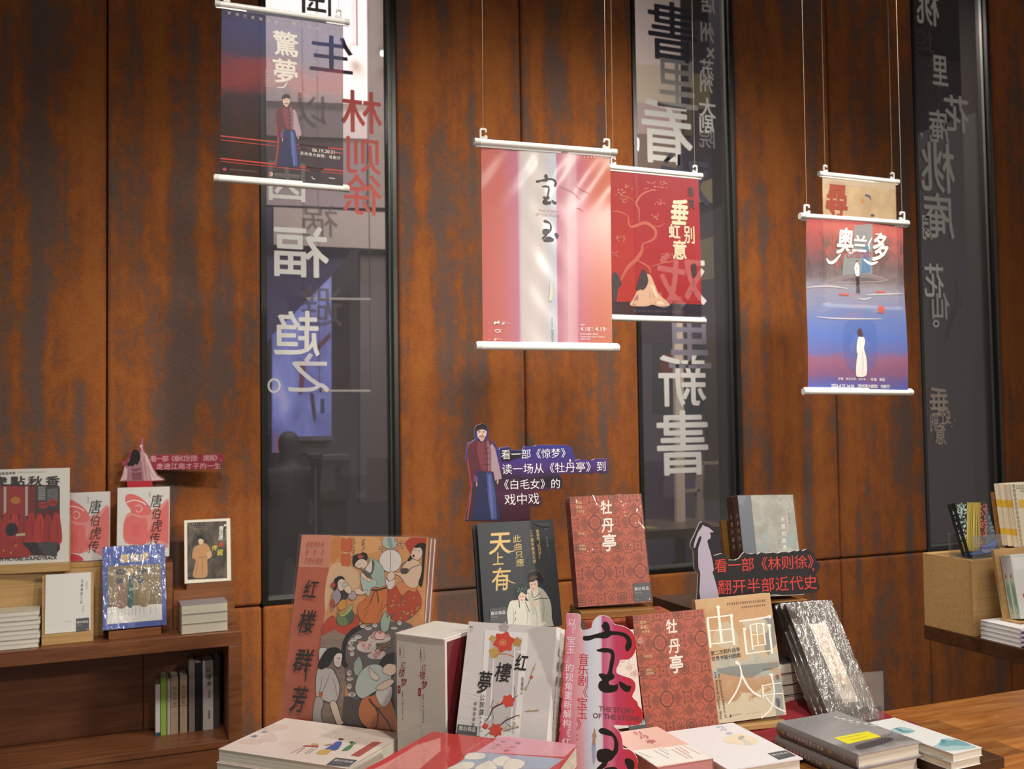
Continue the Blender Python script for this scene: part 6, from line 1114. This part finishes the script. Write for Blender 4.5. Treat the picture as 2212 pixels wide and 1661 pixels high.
# ------------------------------------------------------------------ left cabinet goods
def art_lp(a, W, H):
    a.crop = Q_; h = W/2; a.clip = (-h+.001, h-.001, .001, H-.001); rnd = random.Random(8)
    a.poly('#5a1e1c', [(-760, 258), (460, 256), (488, 275), (490, 780), (450, 832), (-760, 860)])
    for x0, x1, c in ((-700, -400, '#8a2a26'), (-390, -100, '#7a2422'), (-90, 28, '#8e2c28'), (52, 205, '#9c2a26'), (230, 290, '#7c2420')): a.poly(c, [(x0, 262), (x1, 260), (x1-4, 500), (x0-4, 500)])
    for x in (30, 206): a.poly('#b8b0aa', [(x, 268), (x+22, 266), (x+20, 505), (x, 508)])
    a.blob('#b5762c', [(90, 370), (130, 350), (165, 370), (160, 400), (130, 410), (95, 400)]); a.poly('#3c3a3e', [(295, 262), (484, 262), (484, 450), (300, 470)])
    for i in range(8): a.line('#9a9896', 9, [(310, 275+i*14), (370, 272+i*14)], False); a.line('#87858a', 7, [(385, 300+i*14), (470, 285+i*14)], False)
    for x, y, rx in ((350, 420, 40), (430, 400, 36)): a.ell('#a82a26', x, y, rx, 30); a.poly('#8a2420', [(x-rx, y-10), (x+rx, y-14), (x+rx-6, y+6), (x-rx+6, y+8)])
    for i, x in enumerate(range(-560, 480, 68)):
        t = 480+8*(i % 3); a.blob(('#a82c2a', '#b8322c', '#9a2826')[i % 3], [(x-30, t+50), (x-14, t+6), (x, t), (x+16, t+8), (x+32, t+52), (x+44, t+240), (x-42, t+240)]); a.line('#6a1a1a', 6, [(x+4, t+40), (x+8, t+140), (x+6, t+230)], taper=True)
    a.poly('#241c20', [(180, 725), (470, 720), (465, 832), (240, 820)]); a.blob('#1e1a20', [(45, 620), (70, 575), (110, 565), (145, 600), (140, 650), (100, 670), (60, 665)]); a.poly('#c8b48c', [(130, 655), (205, 645), (205, 668), (130, 672)]); a.blob('#a02a28', [(-120, 720), (0, 690), (120, 690), (190, 740), (230, 840), (-200, 850)])
    for x, y in ((130, 750), (30, 790), (90, 810), (-40, 760)): a.ell('#c87a2c', x, y, 10, 10, 8)
    a.poly('#46424a', [(300, 725), (465, 722), (462, 825), (350, 822)])
    k = '#2c2624'; a.txt(k, '唐伯虎點秋香', (-290, 230), (430, 222), 'h', k=.86, asp=1.3, bold=.03); a.latin(k, 'ORIGINAL MOTION PICTURE SOUNDTRACK', (-330, 885), (466, 860), 1.15, .035, .1)
    a.txt(k, '电影原声带', (0, 162), (115, 158), 'h', k=.9); a.dashes(k, (145, 155), (380, 152), 15, .5); a.clip = None
LPP = upright((-.3136, -.1406, 1.0595, -.1205, .03, .0008, .2954, .3135))
book('record_sleeve', 'square white record sleeve with red wedding scene, at far left', LPP, .006, '#e2ded6', art_lp, None, crop=Q_, wrap=WRAP, cat='record')
stand('pale wooden ledge under the white record sleeve', LPP, .30, .006, 1.0302, BEECH, .5)
def art_tang(crop, M, full=True):
    def f(a, W, H):
        a.crop = S_; q = lambda P: [(M[0]+(x-187)*M[2], M[1]+(y-462)*M[2]) for x, y in P]; r1 = '#d9706c'; r2 = '#dd8f8a'; h = W/2; a.clip = (-h+.0005, h-.0005, .0005, H-.0005)
        a.crop = crop
        a.blob(r2, q([(240, 690), (300, 640), (400, 640), (500, 600), (575, 560), (575, 900), (440, 860), (400, 880), (240, 870)])); a.blob(r1, q([(245, 570), (250, 520), (290, 508), (350, 530), (410, 580), (440, 640), (400, 670), (330, 660), (290, 650), (280, 620)])); a.blob(r1, q([(238, 720), (290, 670), (350, 690), (405, 700), (400, 870), (330, 885), (240, 850)])); a.blob(r1, q([(520, 620), (575, 580), (575, 860), (520, 860), (440, 840), (420, 880), (410, 800)]))
        a.line('#efe6e2', 7, q([(248, 572), (310, 555), (370, 570), (400, 590)])); a.line('#ead8d4', 5, q([(320, 600), (350, 592), (370, 620), (345, 645), (325, 630)]))
        for x in (300, 318, 336): a.dashes('#b8504c', q([(x, 735)])[0], q([(x, 830)])[0], 8, .7, .8, x)
        a.blob('#c4434a', q([(240, 930), (290, 890), (360, 900), (395, 935), (330, 960), (250, 960)]))
        for ch, x, y, s_ in (('唐', 478, 560, 110), ('伯', 478, 655, 92), ('虎', 482, 745, 104), ('传', 465, 840, 100)): p_ = q([(x, y)])[0]; a.txt('#2e2a2a', ch, p_, size=s_*M[2], asp=.8, bold=.008, shear=.18)
        a.dashes('#7a7472', q([(420, 490)])[0], q([(420, 540)])[0], 4, 1); a.clip = None
    return f
TL = upright((-.1259, -.0874, 1.0505, -.1406, .1098, .0086, .1665, .2346))
book('paperback_book', 'white and rose book with grey brush title, beside the record sleeve', TL, .016, '#d8d4d2', art_tang(Q_, (440, 320, 1.16)), 'L', crop=Q_, pagecol='#d8d2c8', wrap=WRAP_SOFT)
stand('pale wooden ledge under the white and rose book beside the record', TL, .16, .016, 1.0302, BEECH, .5)
TR = upright((.0652, -.1064, 1.0527, -.1871, .068, .001, .1718, .2438))
book('paperback_book', 'white and rose book with grey brush title, standing behind the blue book', TR, .016, '#dad6d0', art_tang(S_, (187, 462, 1)), 'L', crop=S_, pagecol='#d8d2c8')
stand('brown wooden ledge under the white and rose book behind the blue one', TR, .15, .016, 1.0302, BROWNW, .5)
def art_blue(a, W, H):
    a.crop = S_; m, nt, N, L, B = newmat('cover_silk_painting'); n = noise(nt, coords(nt, (1, 1, .6)), 14, 4, .6, .3); L.new(ramp(nt, n, [(.35, '#6f604c'), (.5, '#857554'), (.65, '#8a7a58')]), B.inputs['Base Color'])
    a.poly(m, [(112, 1047), (512, 1030), (517, 1330), (113, 1358)]); a.poly('#e6e2dc', [(110, 1357), (517, 1328), (520, 1448), (110, 1482)])
    a.blob('#3a3a40', [(175, 1090), (200, 1070), (240, 1080), (235, 1110), (190, 1110)]); a.blob('#4a4a52', [(175, 1150), (220, 1140), (230, 1190), (190, 1195)]); a.blob('#8a6a50', [(180, 1195), (250, 1190), (250, 1345), (180, 1350)]); a.blob('#34363c', [(360, 1075), (390, 1060), (405, 1085), (385, 1105), (358, 1100)]); a.line('#34363c', 13, [(305, 1100), (320, 1140), (345, 1140), (355, 1115)]); a.blob('#34466a', [(345, 1160), (390, 1140), (380, 1165), (362, 1178)]); a.blob('#2c5a58', [(268, 1190), (300, 1190), (302, 1340), (262, 1345)]); a.blob('#34486a', [(270, 1120), (290, 1125), (285, 1170), (268, 1165)]); a.line('#4a6a58', 10, [(425, 1200), (415, 1270), (420, 1310)])
    a.blob('#b89a78', [(255, 1070), (300, 1065), (300, 1110), (262, 1115)]); a.blob('#96805c', [(360, 1180), (420, 1180), (420, 1335), (350, 1335)])
    g = '#d8c088'; a.txt(g, '唐伯虎', (240, 988), (386, 975), 'h', k=.98, bold=.03); t = '#8a7a60'
    for x in (188, 215, 240, 268, 293, 318, 350, 380, 430, 470): a.dashes(t, (x, 1365-x*.04), (x, 1432-x*.07), 7, .7, .85, x)
    a.dashes(t, (138, 1370), (139, 1412), 4, 1.2); a.dashes('#8a93c0', (272, 1482), (352, 1474), 8, .9)
BLP = upright((.0394, -.2075, .8318, .0755, .2232, -.0087, .2, .2756))
book('wrapped_book', 'blue shrink-wrapped book with brown painting, on the left cabinet', BLP, .018, '#3f55a6', art_blue, 'L', crop=S_, wrap=WRAP_MID)
stand('brown wooden stand under the blue wrapped book', BLP, .165, .018, .8002, BROWNW, .5)
def art_small(a, W, H):
    a.crop = S_; m, nt, N, L, B = newmat('cover_dark_rocks'); n = noise(nt, coords(nt, (1, 1, .7)), 26, 5, .65, .6); L.new(ramp(nt, n, [(.35, '#2e2826'), (.5, '#4a423c'), (.62, '#6a5c4c'), (.75, '#544a44')]), B.inputs['Base Color'])
    a.poly(m, [(706, 722), (1000, 710), (1006, 1138), (709, 1150)]); a.blob('#b98a5c', [(790, 890), (822, 875), (860, 890), (885, 940), (880, 985), (858, 1000), (860, 1100), (840, 1132), (790, 1135), (748, 1120), (765, 1040), (770, 1000), (745, 985), (750, 930), (765, 900)]); a.blob('#c9a078', [(855, 950), (885, 935), (888, 975), (862, 992)]); a.line('#7a5838', 5, [(790, 985), (830, 982), (858, 975)]); a.line('#8a6844', 4, [(820, 990), (822, 1060), (815, 1125)]); a.line('#8a6844', 4, [(785, 1010), (780, 1070), (765, 1120)])
    a.blob('#d8b898', [(792, 850), (808, 840), (826, 850), (826, 875), (808, 885), (794, 875)]); a.blob('#1e1a1a', [(785, 848), (792, 822), (812, 818), (828, 838), (828, 848), (805, 843)]); a.blob('#2a2220', [(722, 1132), (745, 1130), (745, 1142), (722, 1142)])
    a.txt('#e6e2d8', '唐伯虎', (962, 765), (958, 835), 'v', k=1.1, asp=.9, bold=.02); a.txt('#d8c83c', '传', (912, 910), size=42, bold=.02, shear=.2); a.txt('#d8c83c', '说', (952, 945), size=50, bold=.02, shear=.2); a.ell('#c23a34', 960, 885, 16, 16); a.ell('#e8e4dc', 990, 742, 8, 8); a.dashes('#b5a898', (740, 740), (830, 735), 6, .6); a.dashes('#b5a898', (725, 760), (830, 755), 8, .5); a.dashes('#b5a898', (750, 775), (830, 772), 5, .5); a.dashes('#c8bcac', (988, 770), (990, 850), 6, .9)
SMP = upright((.2819, -.1215, .9536, -.006, .1382, -.0015, .1574, .2214))
book('paperback_book', 'small cream-bordered book with tan-robed man, right end of the cabinet', SMP, .014, '#e4dcc8', art_small, 'L', crop=S_)
stand('brown wooden stand behind the small cream-bordered book', Pose(SMP.p, SMP.e1, SMP.e2, .15, .21), .158, .014, .9322, BROWNW, .95, pad=.006, x=.006)
def art_booklet(a, W, H):
    a.crop = Q_; k = '#4a4644'
    for i, ch in enumerate('浮槎唐寅三记'): a.txt(k, ch, (670-i*1.5, 1040+i*34), size=30, asp=.7, shear=.1)
    a.dashes('#8a8684', (702, 1040), (700, 1110), 5, .9); a.dashes('#8a8684', (672, 1240), (670, 1295), 4, .9); a.dashes('#6a6664', (530, 1370), (585, 1368), 6, .6); a.dashes('#8a8684', (535, 1382), (585, 1380), 6, .4)
    sticker(a, [(620, 1345), (726, 1336), (728, 1440), (620, 1450)])
BKP = upright((-.1678, -.2084, .8356, .0286, .1242, -.0043, .1369, .19)); BKP.p = BKP.p+BKP.e1*.001
book('softcover_booklet', 'thin white booklet with a grey display sticker, on pale wooden stand', BKP, .006, '#dcdad4', art_booklet, 'L', crop=Q_)
stand('pale bamboo stand holding the thin white booklet', Pose(BKP.p, BKP.e1, BKP.e2, .14, .188), .155, .006, .8002, BEECH, .99, pad=.01)
# stacks on the cabinet
for i in range(8):
    ps = flat((-.332+.002*(i % 3), -.235+.003*(i % 2), .8004+.0148*(i+1)), .02, .16, .098)
    book('softcover_booklet', 'cream booklet in the loose stack at far left, %s' % ['lowest', 'second from the bottom', 'third from the bottom', 'fourth from the bottom', 'fifth from the bottom', 'third from the top', 'second from the top', 'topmost'][i], ps, .0142, '#cfc8b4' if i == 7 else '#d8d2c6', None, 'L', group='cream booklets stacked at far left', pagecol='#d8d2c6')
for i in range(3):
    ps = flat((.262, -.242+.002*i, .8006+.0325*(i+1)), .03, .152, .105)
    book('wrapped_book', 'small thick cream book in the shrink-wrapped stack on the cabinet, %s' % ['lowest', 'middle', 'topmost'][i], ps, .0312, ['#c9c2b0', '#c9c2b0', '#a8aab0'][i], None, None, group='wrapped cream books on the cabinet', wrap=WRAP_MID, wpad=.0006, pagecol='#e0d8c4')
# books in the niche
rows = [(546, 606, 470, 1105, '#cdc9c4', '#2c4a72', 'thin pale book with blue foot, leftmost in the cabinet niche'), (610, 686, 390, 1100, '#93b048', None, 'lime green book in the cabinet niche'), (692, 732, 395, 1080, '#b4aca6', None, 'thin grey-white book beside the lime green one in the niche'), (734, 830, 382, 1085, '#a8907a', '林', 'tan book with dividing line, left of the matching pair in the niche'), (846, 940, 385, 1090, '#a8907a', '林', 'tan book with dividing line, right of the matching pair in the niche'), (958, 1035, 215, 1082, '#857c76', None, 'tall plain grey book in the niche, right of the tan pair'), (1040, 1126, 240, 1080, '#1a1818', None, 'black-spined book between the tall grey and the white one in the niche'), (1130, 1262, 222, 1078, '#b8b0aa', '红', 'thick white book with brush title in the niche'), (1268, 1340, 195, 1076, '#3a3536', None, 'tall dark book at the right end of the niche row')]
for i, (xa, xb, ya, yb, c, t, lab) in enumerate(rows):
    P0 = at_y(240+xa/5.707, 1370+yb/5.707, -.118); P1 = at_y(240+xb/5.707, 1370+yb/5.707, -.118); Q0 = at_y(240+xa/5.707, 1370+ya/5.707, -.118); Tt = P1[0]-P0[0]-.0012; Hh = Q0[2]-P0[2]
    ps = Pose((P0[0]+.0006, -.118+.045, .4352), (0, -1, 0), (0, 0, 1), .09, Hh)      # local y = +X : thickness runs along the row
    ps = Pose((P1[0]-.0006, -.118+.045, .4352), (0, 1, 0), (0, 0, 1), .09, Hh)       # spine on its left edge faces the room
    def spf(a, T, H, t=t):
        if t == '林':
            for k_, ch in enumerate('東方快車'): a.glyphL('#5a3a2c', ch, 0, H*(.8-.09*k_), T*.45, T*.5)
            a.polyL('#6a3a2c', [(-T/2, H*.475), (T/2, H*.475), (T/2, H*.485), (-T/2, H*.485)]); a.glyphL('#5a3a2c', '上', 0, H*.37, T*.35, T*.4)
        elif t == '红':
            for k_, (ch, z, s_) in enumerate((('红', .86, .55), ('樓', .76, .6), ('夢', .66, .55), ('欧', .26, .3), ('丽', .22, .3), ('娟', .18, .3), ('公', .56, .3), ('开', .52, .3), ('课', .48, .3))): a.glyphL('#3a3432', ch, T*.1, H*z, T*s_*.8, T*s_, (1, 0), .01, .1)
        elif t and t.startswith('#'): a.polyL(t, [(-T/2, 0), (T/2, 0), (T/2, H*.07), (-T/2, H*.07)])
    book('shelf_book', lab, ps, Tt, c, None, 'L', spf if t else None, group='books in the cabinet niche')
# ------------------------------------------------------------------ right-hand island goods
VP = upright((2.5538, -1.3316, 1.0550, .0682, .3102, -.0065, .140, .186)); VP.p = CAM+(np.array([2.5378, -1.4316, 1.0452])-CAM)*1.0225; VP.p[2] = 1.0565; VP.W *= 1.03; VP.H = .172
def art_vw(a, W, H):
    a.crop = P_; h = W/2; a.clip = (-h, h, 0, H); rnd = random.Random(6)
    a.poly('#23262a', [(300, 225), (445, 228), (450, 620), (400, 640)]); a.poly('#2a2c26', [(440, 220), (546, 222), (530, 600), (440, 620)]); a.poly('#3a2a26', [(544, 228), (590, 230), (600, 520), (525, 580)]); a.poly('#4a545c', [(585, 228), (660, 480), (590, 540), (575, 420)])
    a.loop(24)
    for i in range(170):
        y = 235+rnd.uniform(0, 360); x0 = 335+(y-235)*.22; x = x0+rnd.uniform(0, 440-x0); a.ell('#a8bfae', x, y, 4.5, 6.5, 6)
    a.done()
    for i in range(12): x = 448+i*8.5; a.line('#c9b04a', 4.2, [(x, 226), (x-3+rnd.uniform(-4, 4), 400), (x-8, 590)], True)
    a.loop(24)
    for i in range(80): y = 240+rnd.uniform(0, 320); x = 548+(y-240)*-.03+rnd.uniform(0, 42+(y-240)*.06); a.ell('#c8674a', x, y, 5, 5.5, 6)
    a.done()
    for i in range(16): x, y = 600+rnd.uniform(0, 40), 270+rnd.uniform(0, 200); a.line('#8a98a2', 3.5, [(x, y), (x+14, y-12), (x+24, y+4)])
    a.poly('#3a5cb0', [(380, 610), (500, 600), (672, 492), (690, 720), (400, 720)]); a.latin('#e8e8ec', 'Virginia Woolf', (558, 598), (676, 590), 1.2, .01, .2); a.latin('#d8dce8', 'A ROOM OF ONE', (563, 632), (650, 628), 1, .01); a.clip = None
vw = book('paperback_book', 'dark book with mosaic bands and blue foot, in clear holder on pale block', VP, .013, '#2a2c30', art_vw, 'L', crop=P_, spcol='#1e2022', pagecol='#b8b4ae')
behind(vw, 1, .0145, 'second mosaic-banded dark book, behind the first in the clear holder', dx=-.004)
acrylic('clear acrylic holder on the pale block at right', VP, .152, .075, .075, .075, 1.0432)
def sp_chain(a, T, H):
    for z0, z1 in ((.62, .74), (.18, .28)): a.polyL('#e3b93c', [(-T/2, H*z0), (T/2, H*z0), (T/2, H*z1), (-T/2, H*z1)])
    for i in range(26): z = H*(i+.5)/26; a.lineL('#4a3832', .0012, [(T*.32+.002*math.sin(i*1.6), z-.003), (T*.32-.002*math.sin(i*1.6), z+.003)])
    V = 'VIRGINIA WOOLF'
    for i, ch in enumerate(V):
        if ch != ' ': a.glyphL('#8a6a5c', ch, -T*.1, H*(.58-.022*i), .004, .004, (0, -1))
def art_chain(a, W, H):
    for i in range(14): z = H*(i+.5)/14; a.lineL('#4a3832', .0016, [(-W/2+.012+.006*math.cos(t), z+.006*math.sin(t)) for t in (0, .8, 1.6, 2.4, 3.2, 4, 4.8, 5.6)], True); a.lineL('#4a3832', .0012, [(-W/2+.012+.003*math.cos(t), z+.003*math.sin(t)) for t in (0, 1, 2, 3, 4, 5)], True)
    for i in range(9): x = -W/2+.03+i*.0145; a.lineL('#4a3832', .0016, [(x+.006*math.cos(t), H-.012+.006*math.sin(t)) for t in (0, .8, 1.6, 2.4, 3.2, 4, 4.8, 5.6)], True)
    a.rectL('#e3b93c', -W/2+.025, W/2, H*.62, H*.74); a.latin('#8a8078', 'VIRGINIA', tuple(pr_(a, -W/2+.04, H*.86)), tuple(pr_(a, -W/2+.09, H*.86)))
def pr_(a, x, z):
    p = a.pose.p+a.pose.e1*x+a.pose.e2*z-CAM; d = p@FW; return np.array([(cxp+FL*(p@RT)/d-a.crop[0])*a.crop[2], (cyp-FL*(p@UP)/d-a.crop[1])*a.crop[2]])
d0 = 3.33; q0 = CAM+ray(2200, 1190)*(d0/(ray(2200, 1190)@FW))
CPs = [Pose(np.array([q0[0]+.07, q0[1]+.024*i, 1.0525]), *axes(.03, .12, 0), .135, .215) for i in range(3)]
for i in range(3): book('paperback_book', ['front cream book with chain border and yellow bands, at right edge', 'middle cream book with yellow-banded spine at right edge', 'rear cream book with yellow-banded spine at right edge'][i], CPs[i], .0215, '#e6dcc2', art_chain if i == 0 else None, 'L', sp_chain, crop=P_, wrap=WRAP_SOFT if i == 0 else None, group=None)
stand('brown wooden stand behind the cream chain-border books', Pose(CPs[0].p, CPs[0].e1, CPs[0].e2, .135, .2), .135, .072, 1.0432, OAK, .95, pad=.002, x=-.004)
# white stack, spines to the front
for i in range(4):
    ps = flat((2.52+.20, -1.492, .8004+.0142*(i+1)), math.pi/2, .148, .20)
    book('paperback_book', 'white book with lavender spine in the low stack at right edge, %s' % ['lowest', 'second from the bottom', 'second from the top', 'topmost'][i], ps, .0136, '#e4e2e2', None, 'L', None, group='white books with lavender spines', rounded=True, spcol='#c9b8cc', pagecol='#ebe9e6')
# tray stand with green-spined books
g0 = CAM+ray(2205, 1345)*(3.02/(ray(2205, 1345)@FW)); GPp = Pose((g0[0]+.062, g0[1], .8705), *axes(.02, .16, 0), .124, .196)
def sp_green(a, T, H):
    a.rectL('#c8c0c4', -T/2, T/2, H*.72, H*.96); a.rectL('#c9584c', -T*.25, T*.1, H*.64, H*.69); rnd = random.Random(1)
    for i in range(18): a.polyL('#7f9a86', [(rnd.uniform(-T*.4, T*.4), H*.6*rnd.random()+.01) for _ in range(3)])
    a.polyL('#2a2a2a', [(.002*math.cos(t), H*.09+.002*math.sin(t)) for t in (0, 1, 2, 3, 4, 5)])
def art_green(a, W, H):
    a.rectL('#f2f0ee', -W/2+.01, W/2, H*.76, H*.95); a.polyL('#c9506a', [(-W/2+.03+.006*math.cos(t), H*.35+.007*math.sin(t)) for t in (0, 1, 2, 3, 4, 5)]); a.lineL('#6a9a6c', .002, [(-W/2+.03, H*.34), (-W/2+.032, H*.2)])
for i in range(2): book('paperback_book', ['front white book with pale green floral spine, in the wooden tray stand', 'rear white book with pale green floral spine, in the wooden tray stand'][i], Pose(GPp.p+GPp.b*.0195*i, GPp.e1, GPp.e2, GPp.W, GPp.H), .0185, '#e6e4e0', art_green if i == 0 else None, 'L', sp_green, spcol='#b4bfae', crop=P_)
stand('wooden tray stand holding the pale green-spined books', Pose(GPp.p, GPp.e1, GPp.e2, .13, .212), .15, .04, .8582, BEECH, 1.0, pad=.012, x=-.006)
